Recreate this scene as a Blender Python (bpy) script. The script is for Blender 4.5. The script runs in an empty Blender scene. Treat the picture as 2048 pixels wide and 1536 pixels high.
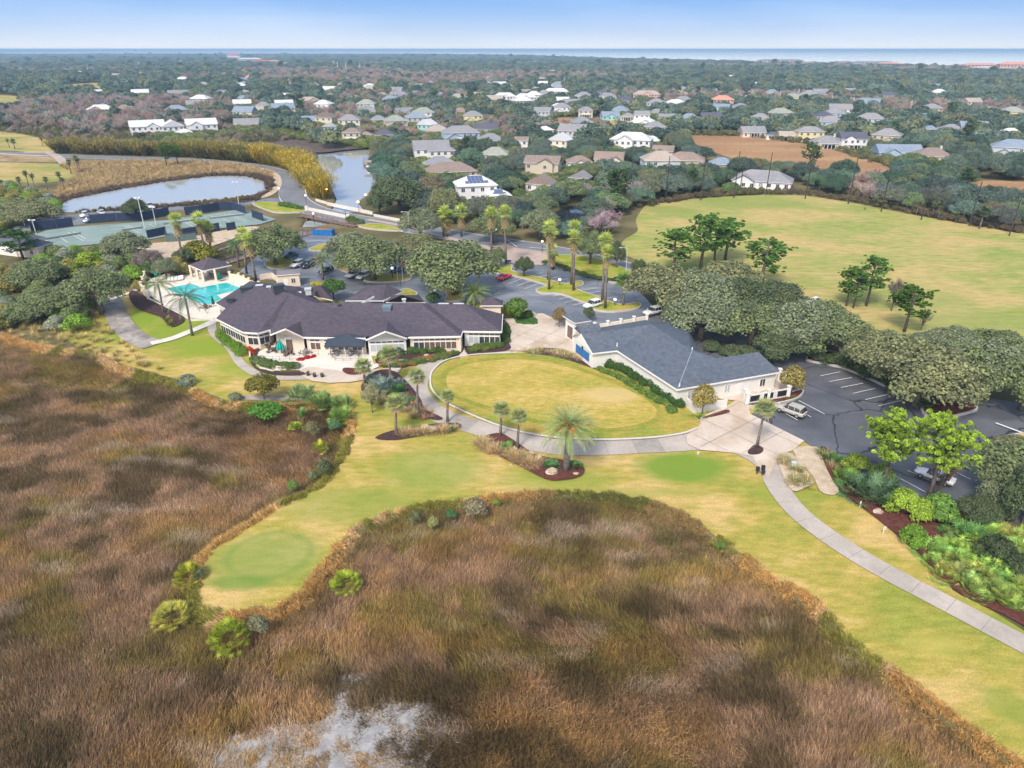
import bpy, math, random
import numpy as np
from mathutils import Vector, Matrix, geometry
random.seed(11); RNG = np.random.default_rng(5)
S = bpy.context.scene; COL = S.collection
R = math.radians
# ------------------------------------------------------------------ camera
CAM_H = 52.0; PITCH = R(26.15); FPX = 1365.0
cam = bpy.data.cameras.new('camera'); cam.sensor_width = 36; cam.lens = 24.0
cam.clip_start = 0.5; cam.clip_end = 120000
camo = bpy.data.objects.new('camera', cam); COL.objects.link(camo)
camo.location = (0, 0, CAM_H); camo.rotation_euler = (math.pi/2 - PITCH, 0, 0); S.camera = camo
# ------------------------------------------------------------------ sky, sun, exposure
SUN_EL, SUN_AZ = R(48), R(205)          # azimuth measured clockwise from +Y; the sun stands behind and left of the camera
W = bpy.data.worlds.new('World'); S.world = W; W.use_nodes = True
nt = W.node_tree; nt.nodes.clear()
sky = nt.nodes.new('ShaderNodeTexSky'); sky.sky_type = 'NISHITA'; sky.sun_disc = False
sky.sun_elevation = SUN_EL; sky.sun_rotation = SUN_AZ; sky.air_density = 1.0; sky.dust_density = 2.0; sky.ozone_density = 1.5
geo = nt.nodes.new('ShaderNodeTexCoord'); sep = nt.nodes.new('ShaderNodeSeparateXYZ')
nt.links.new(geo.outputs['Generated'], sep.inputs[0])
rmp = nt.nodes.new('ShaderNodeValToRGB'); nt.links.new(sep.outputs['Z'], rmp.inputs[0])
cr = rmp.color_ramp; cr.elements[0].position = 0.0; cr.elements[0].color = (1.55, 1.62, 1.72, 1)
cr.elements[1].position = 1.0; cr.elements[1].color = (2.05, 1.8, 1.5, 1)
for p_, c_ in ((0.008, (1.35, 1.48, 1.78)), (0.03, (0.98, 1.22, 1.85)), (0.065, (0.60, 0.95, 1.85)), (0.16, (1.2, 1.3, 1.6)), (0.35, (1.9, 1.72, 1.5))):
    e = cr.elements.new(p_); e.color = (*c_, 1)
mx = nt.nodes.new('ShaderNodeMix'); mx.data_type = 'RGBA'; mx.blend_type = 'MULTIPLY'; mx.inputs[0].default_value = 1
mx.clamp_result = False
nt.links.new(sky.outputs[0], mx.inputs['A']); nt.links.new(rmp.outputs[0], mx.inputs['B'])
# thin cloud veil over the whole dome
tcn = nt.nodes.new('ShaderNodeTexNoise'); tcn.inputs['Scale'].default_value = 3.0; tcn.inputs['Detail'].default_value = 5
mpn = nt.nodes.new('ShaderNodeMapping'); mpn.inputs['Scale'].default_value = (1, 1, 6)
nt.links.new(geo.outputs['Generated'], mpn.inputs[0]); nt.links.new(mpn.outputs[0], tcn.inputs['Vector'])
mr = nt.nodes.new('ShaderNodeMapRange'); mr.inputs[1].default_value = 0.45; mr.inputs[2].default_value = 0.75; mr.inputs[4].default_value = 0.10
nt.links.new(tcn.outputs[0], mr.inputs[0])
mx2 = nt.nodes.new('ShaderNodeMix'); mx2.data_type = 'RGBA'; mx2.inputs['B'].default_value = (9.5, 9.8, 10.2, 1)
nt.links.new(mr.outputs[0], mx2.inputs[0]); nt.links.new(mx.outputs['Result'], mx2.inputs['A'])
# pale lavender horizon rising to clear blue, the same all round the horizon
lowr = nt.nodes.new('ShaderNodeValToRGB'); nt.links.new(sep.outputs['Z'], lowr.inputs[0]); lc = lowr.color_ramp
lc.elements[0].position = 0; lc.elements[0].color = (.84, .90, .99, 1); lc.elements[1].position = .35; lc.elements[1].color = (.30, .50, .92, 1)
for p_, c_ in ((.018, (.62, .77, 1.0)), (.042, (.40, .63, 1.0)), (.072, (.22, .49, 1.0)), (.2, (.26, .47, .93))): lc.elements.new(p_).color = (*c_, 1)
lsc = nt.nodes.new('ShaderNodeMix'); lsc.data_type = 'RGBA'; lsc.blend_type = 'MULTIPLY'; lsc.inputs[0].default_value = 1; lsc.inputs['B'].default_value = (6.2, 6.2, 6.2, 1); lsc.clamp_result = False
nt.links.new(lowr.outputs[0], lsc.inputs['A'])
msk = nt.nodes.new('ShaderNodeMapRange'); msk.inputs[1].default_value = .10; msk.inputs[2].default_value = .35; nt.links.new(sep.outputs['Z'], msk.inputs[0])
mx3 = nt.nodes.new('ShaderNodeMix'); mx3.data_type = 'RGBA'; nt.links.new(msk.outputs[0], mx3.inputs[0]); nt.links.new(lsc.outputs['Result'], mx3.inputs['A']); nt.links.new(mx.outputs['Result'], mx3.inputs['B'])
nt.links.new(mx3.outputs['Result'], mx2.inputs['A'])
bg = nt.nodes.new('ShaderNodeBackground'); bg.inputs[1].default_value = 0.095
nt.links.new(mx2.outputs['Result'], bg.inputs[0])
out = nt.nodes.new('ShaderNodeOutputWorld'); nt.links.new(bg.outputs[0], out.inputs[0])
sl = bpy.data.lights.new('sun', 'SUN'); sl.energy = 1.9; sl.angle = R(12); sl.color = (1.0, 0.95, 0.87)
so = bpy.data.objects.new('sun', sl); COL.objects.link(so)
sd = Vector((math.sin(SUN_AZ)*math.cos(SUN_EL), math.cos(SUN_AZ)*math.cos(SUN_EL), math.sin(SUN_EL)))
so.rotation_euler = sd.to_track_quat('Z', 'Y').to_euler()
S.view_settings.view_transform = 'Standard'; S.view_settings.look = 'None'
S.view_settings.exposure = 0.68; S.view_settings.gamma = 1; S.view_settings.use_curve_mapping = False
S.cycles.volume_bounces = 0; S.cycles.max_bounces = 6; S.cycles.diffuse_bounces = 3
S.cycles.transparent_max_bounces = 6
# ------------------------------------------------------------------ helpers
CP, SP = math.cos(PITCH), math.sin(PITCH)
def P(u, v, z=0.0):
    "ground point seen at pixel (u, v) of the 2048 x 1536 photograph"
    a = (u-1024)/FPX; b = (768-v)/FPX
    dx, dy, dz = a, CP + b*SP, -SP + b*CP
    t = (z-CAM_H)/dz
    return Vector((dx*t, dy*t, z))
def scale_at(p):
    "photograph pixels per metre at a world point"
    return FPX/(p.y*CP + (CAM_H-p.z)*SP)
def proj(x, y, z):
    d = y*CP + (CAM_H-z)*SP; up = y*SP - (CAM_H-z)*CP
    return 1024+FPX*x/d, 768-FPX*up/d
def smooth(pts, n=4, closed=True):
    pts = [Vector(p) for p in pts]; out_ = []; m = len(pts)
    rng = range(m if closed else m-1)
    for i in rng:
        g = (lambda k: pts[k % m]) if closed else (lambda k: pts[max(0, min(m-1, k))])
        a, b, c, d = g(i-1), g(i), g(i+1), g(i+2)
        for k in range(n):
            t = k/n
            out_.append(0.5*((2*b)+(c-a)*t+(2*a-5*b+4*c-d)*t*t+(3*b-a-3*c+d)*t*t*t))
    if not closed: out_.append(pts[-1])
    return out_
class MB:
    def __init__(s): s.v, s.f, s.m, s.a = [], [], [], []
    def add(s, vs, fs, m=0):
        o = len(s.v); s.v += [tuple(p) for p in vs]
        for f in fs: s.f.append(tuple(i+o for i in f)); s.m.append(m)
    def box(s, x0, x1, y0, y1, z0, z1, m=0):
        s.add([(x0,y0,z0),(x1,y0,z0),(x1,y1,z0),(x0,y1,z0),(x0,y0,z1),(x1,y0,z1),(x1,y1,z1),(x0,y1,z1)],
              [(0,3,2,1),(4,5,6,7),(0,1,5,4),(1,2,6,5),(2,3,7,6),(3,0,4,7)], m)
    def prism(s, poly, z0, z1, m=0, top=True):
        poly = [Vector((p[0], p[1], 0)) for p in poly]; n = len(poly)
        if sum(poly[i].x*poly[(i+1) % n].y-poly[(i+1) % n].x*poly[i].y for i in range(n)) < 0: poly.reverse()
        s.add([(p.x,p.y,z0) for p in poly]+[(p.x,p.y,z1) for p in poly], [(i,(i+1) % n,n+(i+1) % n,n+i) for i in range(n)], m)
        if top:
            tr = geometry.tessellate_polygon([poly])
            fs = []
            for t in tr:
                a, b, c = (poly[k] for k in t)
                fs.append(t if (b-a).cross(c-a).z > 0 else (t[0], t[2], t[1]))
            s.add([(p.x,p.y,z1) for p in poly], fs, m)
    def tube(s, pts, rad, n=6, m=0, cap=True):
        pts = [Vector(p) for p in pts]; o = len(s.v); k = len(pts)
        rad = rad if isinstance(rad, (list, tuple)) else [rad]*k
        for i, p in enumerate(pts):
            d = (pts[min(i+1, k-1)]-pts[max(i-1, 0)]).normalized()
            a = d.cross(Vector((0, 0, 1)) if abs(d.z) < .95 else Vector((1, 0, 0))).normalized(); b = d.cross(a)
            for j in range(n):
                t = 2*math.pi*j/n; s.v.append(tuple(p+(a*math.cos(t)+b*math.sin(t))*rad[i]))
        for i in range(k-1):
            for j in range(n):
                s.f.append((o+i*n+j, o+(i+1)*n+j, o+(i+1)*n+(j+1) % n, o+i*n+(j+1) % n)); s.m.append(m)
        if cap:
            s.f.append(tuple(o+j for j in range(n))); s.m.append(m)
            s.f.append(tuple(o+(k-1)*n+j for j in reversed(range(n)))); s.m.append(m)
    def mesh(s, name, mats, shade=False):
        me = bpy.data.meshes.new(name); me.from_pydata(s.v, [], s.f)
        for m_ in (mats if isinstance(mats, (list, tuple)) else [mats]): me.materials.append(m_)
        me.polygons.foreach_set('material_index', s.m)
        if shade: me.polygons.foreach_set('use_smooth', [True]*len(s.f))
        me.update(); return me
    def build(s, name, mats, parent=None, shade=False, **k):
        return put(s.mesh(name, mats, shade), name, parent, **k)
def put(me, name, parent=None, loc=None, rz=None, sc=None, **k):
    o = bpy.data.objects.new(name, me); COL.objects.link(o)
    if parent is not None: o.parent = parent
    if loc is not None: o.location = loc
    if rz is not None: o.rotation_euler = (0, 0, rz)
    if sc is not None: o.scale = sc if isinstance(sc, (list, tuple)) else (sc,)*3
    for a, b in k.items(): o[a] = b
    return o
USED = {}
ORD = ['', ' second', ' third', ' fourth', ' fifth', ' sixth', ' seventh', ' eighth', ' ninth', ' tenth']
def tag(o, label, cat, group=None):
    USED[label] = USED.get(label, 0)+1
    o['label'] = label; o['category'] = cat
    if group: o['group'] = group
    return o
def root(name, loc, rz, label, cat, group=None):
    o = bpy.data.objects.new(name, None); COL.objects.link(o); o.empty_display_size = .3
    o.location = loc; o.rotation_euler = (0, 0, rz)
    return tag(o, label, cat, group)
def struct(o): o['kind'] = 'structure'; return o
def stuff(o, label=None): o['kind'] = 'stuff'; (label and o.__setitem__('label', label)); return o
# ------------------------------------------------------------------ materials
def base_mat(name, rough=.8, spec=.3):
    m = bpy.data.materials.new(name); m.use_nodes = True
    b = m.node_tree.nodes['Principled BSDF']; b.inputs['Roughness'].default_value = rough
    b.inputs['Specular IOR Level'].default_value = spec
    return m, m.node_tree, b
def ramp(n, stops):
    r = n.nodes.new('ShaderNodeValToRGB'); c = r.color_ramp
    while len(c.elements) > 1: c.elements.remove(c.elements[-1])
    c.elements[0].position = stops[0][0]; c.elements[0].color = (*stops[0][1], 1)
    for p, q in stops[1:]: e = c.elements.new(p); e.color = (*q, 1)
    return r
def noise(n, src, scale, detail=4, stretch=None, rough=.55):
    t = n.nodes.new('ShaderNodeTexNoise'); t.inputs['Scale'].default_value = scale
    t.inputs['Detail'].default_value = detail; t.inputs['Roughness'].default_value = rough
    if stretch:
        mp = n.nodes.new('ShaderNodeMapping'); mp.inputs['Scale'].default_value = stretch[:3]
        if len(stretch) > 3: mp.inputs['Rotation'].default_value = (0, 0, stretch[3])
        n.links.new(src, mp.inputs[0]); src = mp.outputs[0]
    n.links.new(src, t.inputs['Vector']); return t
def mixc(n, a, b, f, mode='MIX'):
    k = n.nodes.new('ShaderNodeMix'); k.data_type = 'RGBA'; k.blend_type = mode
    for s_, v_ in (('A', a), ('B', b)):
        if isinstance(v_, tuple): k.inputs[s_].default_value = (*v_, 1)
        else: n.links.new(v_, k.inputs[s_])
    if isinstance(f, (int, float)): k.inputs[0].default_value = f
    else: n.links.new(f, k.inputs[0])
    return k.outputs['Result']
def nmat(name, stops, scale=.3, detail=5, rough=.85, spec=.2, fine=None, bump=0, stretch=None, streak=None, crack=None):
    m, n, b = base_mat(name, rough, spec)
    g = n.nodes.new('ShaderNodeNewGeometry').outputs['Position']
    t = noise(n, g, scale, detail, stretch); r = ramp(n, stops); n.links.new(t.outputs[0], r.inputs[0])
    c = r.outputs[0]
    if fine:
        f = noise(n, g, fine[0], 3, fine[2] if len(fine) > 2 else None)
        rr = ramp(n, [(.3, (1-fine[1],)*3), (.7, (1+fine[1],)*3)]); n.links.new(f.outputs[0], rr.inputs[0])
        c = mixc(n, c, rr.outputs[0], 1.0, 'MULTIPLY')
        if bump:
            bp = n.nodes.new('ShaderNodeBump'); bp.inputs['Strength'].default_value = bump; bp.inputs['Distance'].default_value = .05
            n.links.new(f.outputs[0], bp.inputs['Height']); n.links.new(bp.outputs[0], b.inputs['Normal'])
    if streak:
        f = noise(n, g, streak[0], 4, streak[2]); rr = ramp(n, [(.5, (0,)*3), (.68, (1,)*3)]); n.links.new(f.outputs[0], rr.inputs[0])
        mu = n.nodes.new('ShaderNodeMath'); mu.operation = 'MULTIPLY'; mu.inputs[1].default_value = streak[3]
        n.links.new(rr.outputs[0], mu.inputs[0]); c = mixc(n, c, streak[1], mu.outputs[0])
    if crack:      # wandering sealed cracks
        wn = noise(n, g, .5, 4); ad = mixc(n, g, wn.outputs['Color'], .6); vo = n.nodes.new('ShaderNodeTexVoronoi'); vo.feature = 'DISTANCE_TO_EDGE'; vo.inputs['Scale'].default_value = crack[0]; n.links.new(ad, vo.inputs['Vector'])
        lt = n.nodes.new('ShaderNodeMapRange'); lt.inputs[1].default_value = crack[1]; lt.inputs[2].default_value = crack[1]*2; lt.inputs[3].default_value = crack[3]; lt.inputs[4].default_value = 0; n.links.new(vo.outputs[0], lt.inputs[0]); c = mixc(n, c, crack[2], lt.outputs[0])
    n.links.new(c, b.inputs['Base Color']); return m
_flat = {}
def flat(name, c, rough=.6, spec=.4, metal=0, var=.08, sc=1.5):
    key = (name, c)
    if key not in _flat:
        m = nmat(name, [(.3, tuple(x*(1-var) for x in c)), (.7, tuple(min(1, x*(1+var)) for x in c))], sc, 4, rough, spec)
        m.node_tree.nodes['Principled BSDF'].inputs['Metallic'].default_value = metal
        _flat[key] = m
    return _flat[key]
def glow(name, c, st):
    m, n, b = base_mat(name, .4); b.inputs['Base Color'].default_value = (*c, 1)
    b.inputs['Emission Color'].default_value = (*c, 1); b.inputs['Emission Strength'].default_value = st; return m
def leaf_mat(name, trans=.25, warm=(1.25, 1.1, .7), spread=.55):
    m, n, b = base_mat(name, .65, .25)
    a = n.nodes.new('ShaderNodeAttribute'); a.attribute_type = 'INSTANCER'; a.attribute_name = 'tint'
    l = n.nodes.new('ShaderNodeAttribute'); l.attribute_name = 'leaf'
    r = ramp(n, [(0, (1-spread,)*3), (.5, (1, 1, 1)), (1, tuple((1+spread)*w for w in warm))]); n.links.new(l.outputs['Fac'], r.inputs[0])
    c = mixc(n, a.outputs['Color'], r.outputs[0], 1.0, 'MULTIPLY')
    n.links.new(c, b.inputs['Base Color'])
    if trans:
        tr = n.nodes.new('ShaderNodeBsdfTranslucent'); n.links.new(c, tr.inputs[0])
        mixs = n.nodes.new('ShaderNodeMixShader'); mixs.inputs[0].default_value = trans
        n.links.new(b.outputs[0], mixs.inputs[1]); n.links.new(tr.outputs[0], mixs.inputs[2])
        n.links.new(mixs.outputs[0], n.nodes['Material Output'].inputs[0])
    return m
LEAF = leaf_mat('foliage', .3, (1.2, 1.15, .85), .6); BLADE = leaf_mat('grass_blades', .3, (1.35, 1.3, 1.25), .55)
BARK = nmat('bark', [(.3, (.075, .06, .05)), (.7, (.2, .17, .145))], 2, 5)
PALMBARK = nmat('palm_bark', [(.3, (.13, .105, .09)), (.7, (.27, .235, .21))], 3, 5)
def water_mat(name, c, rough=.04, ior=1.45):
    m, n, b = base_mat(name, rough, .5); b.inputs['IOR'].default_value = ior
    b.inputs['Base Color'].default_value = (*c, 1)
    g = n.nodes.new('ShaderNodeNewGeometry').outputs['Position']
    f = noise(n, g, .8, 3); bp = n.nodes.new('ShaderNodeBump'); bp.inputs['Strength'].default_value = .03; bp.inputs['Distance'].default_value = .05
    n.links.new(f.outputs[0], bp.inputs['Height']); n.links.new(bp.outputs[0], b.inputs['Normal']); return m
# ------------------------------------------------------------------ noise in python
class Fbm:
    def __init__(s, seed): s.t = np.random.default_rng(seed).random((256, 256))
    def __call__(s, x, y, sc, octv=3):
        o = 0; a = 1; tot = 0
        for k in range(octv):
            X = np.asarray(x)*sc*2**k+17.3*k; Y = np.asarray(y)*sc*2**k+5.1*k
            i = np.floor(X).astype(int); j = np.floor(Y).astype(int); fx = X-i; fy = Y-j
            fx = fx*fx*(3-2*fx); fy = fy*fy*(3-2*fy); i &= 255; j &= 255; i2 = (i+1) & 255; j2 = (j+1) & 255
            o = o+a*((s.t[i, j]*(1-fx)+s.t[i2, j]*fx)*(1-fy)+(s.t[i, j2]*(1-fx)+s.t[i2, j2]*fx)*fy); tot += a; a *= .5
        return o/tot
F1, F2, F3 = Fbm(1), Fbm(2), Fbm(3)
def inside(poly, x, y):
    x = np.asarray(x); y = np.asarray(y); r = np.zeros(x.shape, bool); n = len(poly)
    for i in range(n):
        x0, y0 = poly[i][0], poly[i][1]; x1, y1 = poly[(i+1) % n][0], poly[(i+1) % n][1]
        if y0 == y1: continue
        c = ((y0 > y) != (y1 > y)) & (x < (x1-x0)*(y-y0)/(y1-y0)+x0); r ^= c
    return r
def edist(poly, x, y, closed=True):
    d = np.full(np.shape(x), 1e9); n = len(poly)
    for i in range(n if closed else n-1):
        a = poly[i]; b = poly[(i+1) % n]; ex, ey = b[0]-a[0], b[1]-a[1]; L = ex*ex+ey*ey+1e-9
        t = np.clip(((x-a[0])*ex+(y-a[1])*ey)/L, 0, 1); d = np.minimum(d, np.hypot(x-a[0]-t*ex, y-a[1]-t*ey))
    return d
def W_(uv, z=0.0, sm=0, closed=True):
    p = [P(u, v, z) for u, v in uv]
    return smooth(p, sm, closed) if sm else p
# ================================================================== LAND
MARSH = [(-900,610),(-300,640),(0,668),(60,688),(130,700),(190,706),(240,735),(330,757),(400,785),(450,806),(500,806),(645,806),(690,816),(704,850),(700,880),(676,930),(636,975),(558,1012),(478,1062),(420,1100),(400,1145),(390,1200),(402,1224),(470,1230),(550,1217),(607,1187),(654,1127),(692,1080),(737,1044),(850,1012),(930,1002),(1000,992),(1100,988),(1200,988),(1290,1004),(1370,1034),(1440,1080),(1500,1122),(1535,1155),(1590,1178),(1650,1225),(1700,1283),(1760,1325),(1830,1373),(1880,1415),(1960,1473),(2048,1535),(2300,1710),(3100,2300),(3100,3300),(-1400,3300)]
POND = [(118,418),(135,402),(170,393),(240,379),(330,364),(420,353),(490,353),(530,364),(532,380),(500,398),(440,402),(360,408),(300,414),(200,421),(140,425)]
CREEK = [(628,300),(690,294),(748,290),(742,315),(738,335),(752,346),(762,360),(744,384),(724,400),(738,418),(700,425),(690,440),(640,452),(590,455),(600,438),(640,428),(655,415),(664,395),(650,362),(634,345),(630,322)]
CREEK2 = [(1085,440),(1100,420),(1140,404),(1195,412),(1185,440),(1160,470),(1125,468)]
SLOUGH = [(420,520),(500,495),(560,470),(612,452),(625,462),(560,485),(520,505),(440,532)]
wM, wP, wC, wC2, wS = (W_(q) for q in (MARSH, POND, CREEK, CREEK2, SLOUGH))
COAST = [(-900,104),(0,107),(300,106),(600,107.5),(900,110),(1050,112),(1200,118),(1400,124),(1500,127),(1700,132),(1850,137),(2048,142),(2300,150),(3000,175)]
def coast(u): return np.interp(u, [c[0] for c in COAST], [c[1] for c in COAST])
us = np.arange(-900, 2960, 6.0); ts = np.concatenate([[0, .8, 1.8, 3.2, 5], np.arange(8, 40, 4), np.arange(40, 160, 5), np.arange(160, 420, 2.5), np.arange(420, 1500, 5), np.arange(1500, 3100, 25)])
U, T = np.meshgrid(us, ts); cv = coast(U) + F1(U, U*0, .03)*1.5
V = cv + T*(1+(110-cv)/3000)
a = (U-1024)/FPX; b_ = (768-V)/FPX; dz = -SP+b_*CP; t_ = -CAM_H/dz
X = a*t_; Y = (CP+b_*SP)*t_
keep_rows = (Y > -25).all(axis=1); X, Y = X[keep_rows], Y[keep_rows]
Z = np.zeros_like(X)
def sink(poly, depth, w):
    m = inside(poly, X, Y); d = np.where(m, edist(poly, X, Y), 0); s = np.clip(d/w, 0, 1); s = s*s*(3-2*s)
    Z[m] = np.minimum(Z[m], (-depth*s)[m])
sink(wM, 1.1, 1.6); sink(wC, 2.0, 4); sink(wC2, 2.0, 4); sink(wS, 1.6, 2)
Z += (F2(X, Y, .25)-.5)*.18*(Z < -.9)
nr, nc = X.shape; idx = np.arange(nr*nc).reshape(nr, nc)
faces = np.stack([idx[:-1, :-1], idx[1:, :-1], idx[1:, 1:], idx[:-1, 1:]], -1).reshape(-1, 4)
gm = bpy.data.meshes.new('ground'); gm.from_pydata(np.stack([X, Y, Z], -1).reshape(-1, 3).tolist(), [], faces.tolist())
gm.polygons.foreach_set('use_smooth', [True]*len(gm.polygons))
# ground: leaf litter and rough grass on the land, dark peaty mud in the marsh
m, n, b = base_mat('rough_ground', .95, .1)
g = n.nodes.new('ShaderNodeNewGeometry').outputs['Position']
r1 = ramp(n, [(.3, (.075, .072, .03)), (.5, (.14, .125, .06)), (.62, (.21, .165, .085)), (.75, (.11, .12, .045))]); t1 = noise(n, g, .05, 6); n.links.new(t1.outputs[0], r1.inputs[0])
r2 = ramp(n, [(.3, (.05, .035, .025)), (.6, (.10, .075, .05))]); t2 = noise(n, g, 1.5, 5); n.links.new(t2.outputs[0], r2.inputs[0])
sx = n.nodes.new('ShaderNodeSeparateXYZ'); n.links.new(g, sx.inputs[0])
mr = n.nodes.new('ShaderNodeMapRange'); mr.inputs[1].default_value = -.35; mr.inputs[2].default_value = -.8; n.links.new(sx.outputs[2], mr.inputs[0])
n.links.new(mixc(n, r1.outputs[0], r2.outputs[0], mr.outputs[0]), b.inputs['Base Color'])
gm.materials.append(m); struct(put(gm, 'ground'))
# sea to the horizon
struct(put((lambda q: (q.add([(-70000,900,-2),(70000,900,-2),(70000,70000,-2),(-70000,70000,-2)], [(0,1,2,3)]), q.mesh('sea', (lambda: (lambda mm: mm)(nmat('sea_water', [(.3, (.80, .83, .66)), (.7, (.88, .89, .76))], .0006, 4, .35, .6, stretch=(.3, 1, 1))))()))[1])(MB()), 'sea'))
mb = MB(); mb.prism([P(u, v) for u, v in ((-1500,101),(-200,101.2),(90,101.4),(180,102),(235,102.6),(120,103.4),(0,104),(-200,104.3),(-1500,104))], -3, 14)
struct(mb.build('far_headland', flat('headland_scrub', (.09, .12, .07))))

Zc = [0.010]
def sheet(name, uv, mat, sm=4, z=None, skirt=0.0, kind='structure', **k):
    "flat slab laid on the ground, each a few millimetres above the last"
    if z is None: Zc[0] += .004; z = Zc[0]
    pts = W_(uv, 0, sm)
    mb = MB(); mb.prism(pts, -skirt if skirt else z-.012, z)
    o = mb.build(name, mat, **k)
    if kind: o['kind'] = kind
    return o
def ribbon_pts(pts, w):
    L, Rr = [], []
    for i, p in enumerate(pts):
        d = (pts[min(i+1, len(pts)-1)]-pts[max(i-1, 0)]); d.z = 0; d.normalize(); nrm = Vector((-d.y, d.x, 0))
        ww = w[i] if isinstance(w, (list, tuple)) else w
        L.append(p+nrm*ww/2); Rr.append(p-nrm*ww/2)
    return L+Rr[::-1], L, Rr
def ribbon(name, uv, w, mat, sm=5, z=None, kind='structure', h=None, slab=0, slab2=None):
    if z is None: Zc[0] += .004; z = Zc[0]
    pts = W_(uv, 0, sm, False) if sm else W_(uv)
    if isinstance(w, (list, tuple)):
        s_ = np.linspace(0, len(w)-1, len(pts)); w = list(np.interp(s_, range(len(w)), w))
    _, L, Rr = ribbon_pts(pts, w); mb = MB()
    n_ = len(L); lo = z-.015 if h is None else z-h
    mb.add([(p.x,p.y,z) for p in L]+[(p.x,p.y,z) for p in Rr]+[(p.x,p.y,lo) for p in L]+[(p.x,p.y,lo) for p in Rr],
           [(i+n_, i+1+n_, i+1, i) for i in range(n_-1)]+[(i, i+1, i+1+2*n_, i+2*n_) for i in range(n_-1)]+[(i+1+n_, i+n_, i+3*n_, i+1+3*n_) for i in range(n_-1)])
    o = mb.build(name, mat)
    if slab:      # cast bays with open joints on the strip
        o.data.materials.clear(); o.data.materials.append(JOINT); acc = [0]
        for i in range(n_-1): acc.append(acc[-1]+((L[i+1]+Rr[i+1])/2-(L[i]+Rr[i])/2).length)
        at_ = lambda q, s_: (lambda i: q[i].lerp(q[i+1], (s_-acc[i])/max(1e-6, acc[i+1]-acc[i])))(max(0, min(n_-2, int(np.searchsorted(acc, s_))-1)))
        s_ = 0
        while s_ < acc[-1]-.3:
            e = min(acc[-1], s_+slab*RNG.uniform(.92, 1.08)); ss = [s_+.02]+[a_ for a_ in acc if s_+.1 < a_ < e-.1]+[e-.02]; m2 = MB(); zt = z+.005+RNG.uniform(0, .006)
            A = [at_(L, q) for q in ss]; B = [at_(Rr, q) for q in ss]; k_ = len(ss)
            m2.add([(p.x,p.y,zt) for p in A]+[(p.x,p.y,zt) for p in B]+[(p.x,p.y,z-.02) for p in A]+[(p.x,p.y,z-.02) for p in B], [(i+k_, i+1+k_, i+1, i) for i in range(k_-1)]+[(i, i+1, i+1+2*k_, i+2*k_) for i in range(k_-1)]+[(i+1+k_, i+k_, i+3*k_, i+1+3*k_) for i in range(k_-1)])
            m2.build('slab', mat if RNG.random() > .12 else (slab2 or mat), o); s_ = e
        Zc[0] += .012
    if kind: o['kind'] = kind
    return o, pts
# ---- turf material: fine-mown grass with browned and greener patches of its own
def turf(name, base, gold, green, spots=(), scale=.06, amt=.5):
    m, n, b = base_mat(name, .9, .1); g = n.nodes.new('ShaderNodeNewGeometry').outputs['Position']
    t = noise(n, g, scale, 7, (1, 1.6, 1, .5), .62); r = ramp(n, [(.38, green), (.49, base), (.58, gold)]); n.links.new(t.outputs[0], r.inputs[0]); c = r.outputs[0]
    t2 = noise(n, g, scale*7, 4, (1, 3, 1, .3)); rr = ramp(n, [(.32, (.78, .84, .72)), (.68, (1.2, 1.12, 1.2))]); n.links.new(t2.outputs[0], rr.inputs[0]); c = mixc(n, c, rr.outputs[0], 1, 'MULTIPLY')
    t3 = noise(n, g, 5, 4); r3 = ramp(n, [(.3, (.80,)*3), (.7, (1.2,)*3)]); n.links.new(t3.outputs[0], r3.inputs[0]); c = mixc(n, c, r3.outputs[0], 1, 'MULTIPLY')
    for (u, v, ru, rv, col, k, ring) in spots:      # older greens and tees sown with other grass
        p = P(u, v); e = P(u+ru, v); f = P(u, v-rv)
        sb = n.nodes.new('ShaderNodeMapping'); sb.vector_type = 'TEXTURE'; sb.inputs['Location'].default_value = p
        sb.inputs['Scale'].default_value = (abs(e.x-p.x), abs(f.y-p.y), 1000); n.links.new(g, sb.inputs[0])
        ln = n.nodes.new('ShaderNodeVectorMath'); ln.operation = 'LENGTH'; n.links.new(sb.outputs[0], ln.inputs[0])
        w = noise(n, g, .35, 3); ad = n.nodes.new('ShaderNodeMath'); ad.operation = 'MULTIPLY_ADD'; ad.inputs[1].default_value = .35 if not ring else .12; n.links.new(w.outputs[0], ad.inputs[0]); n.links.new(ln.outputs['Value'], ad.inputs[2])
        q = n.nodes.new('ShaderNodeValToRGB'); qe = q.color_ramp.elements
        if ring:
            qe[0].position = .42; qe[0].color = (0,)*3+(1,); qe[1].position = .58; qe[1].color = (0,)*3+(1,); q.color_ramp.elements.new(.5).color = (k,)*3+(1,)
        else:
            qe[0].position = .40; qe[0].color = (k,)*3+(1,); qe[1].position = .66; qe[1].color = (0, 0, 0, 1)
        hf = n.nodes.new('ShaderNodeMath'); hf.operation = 'MULTIPLY'; hf.inputs[1].default_value = .5; n.links.new(ad.outputs[0], hf.inputs[0]); n.links.new(hf.outputs[0], q.inputs[0]); c = mixc(n, c, col, q.outputs[0])
    n.links.new(c, b.inputs['Base Color']); return m
G_, D_ = (.215, .27, .055), (.42, .30, .10)
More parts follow.
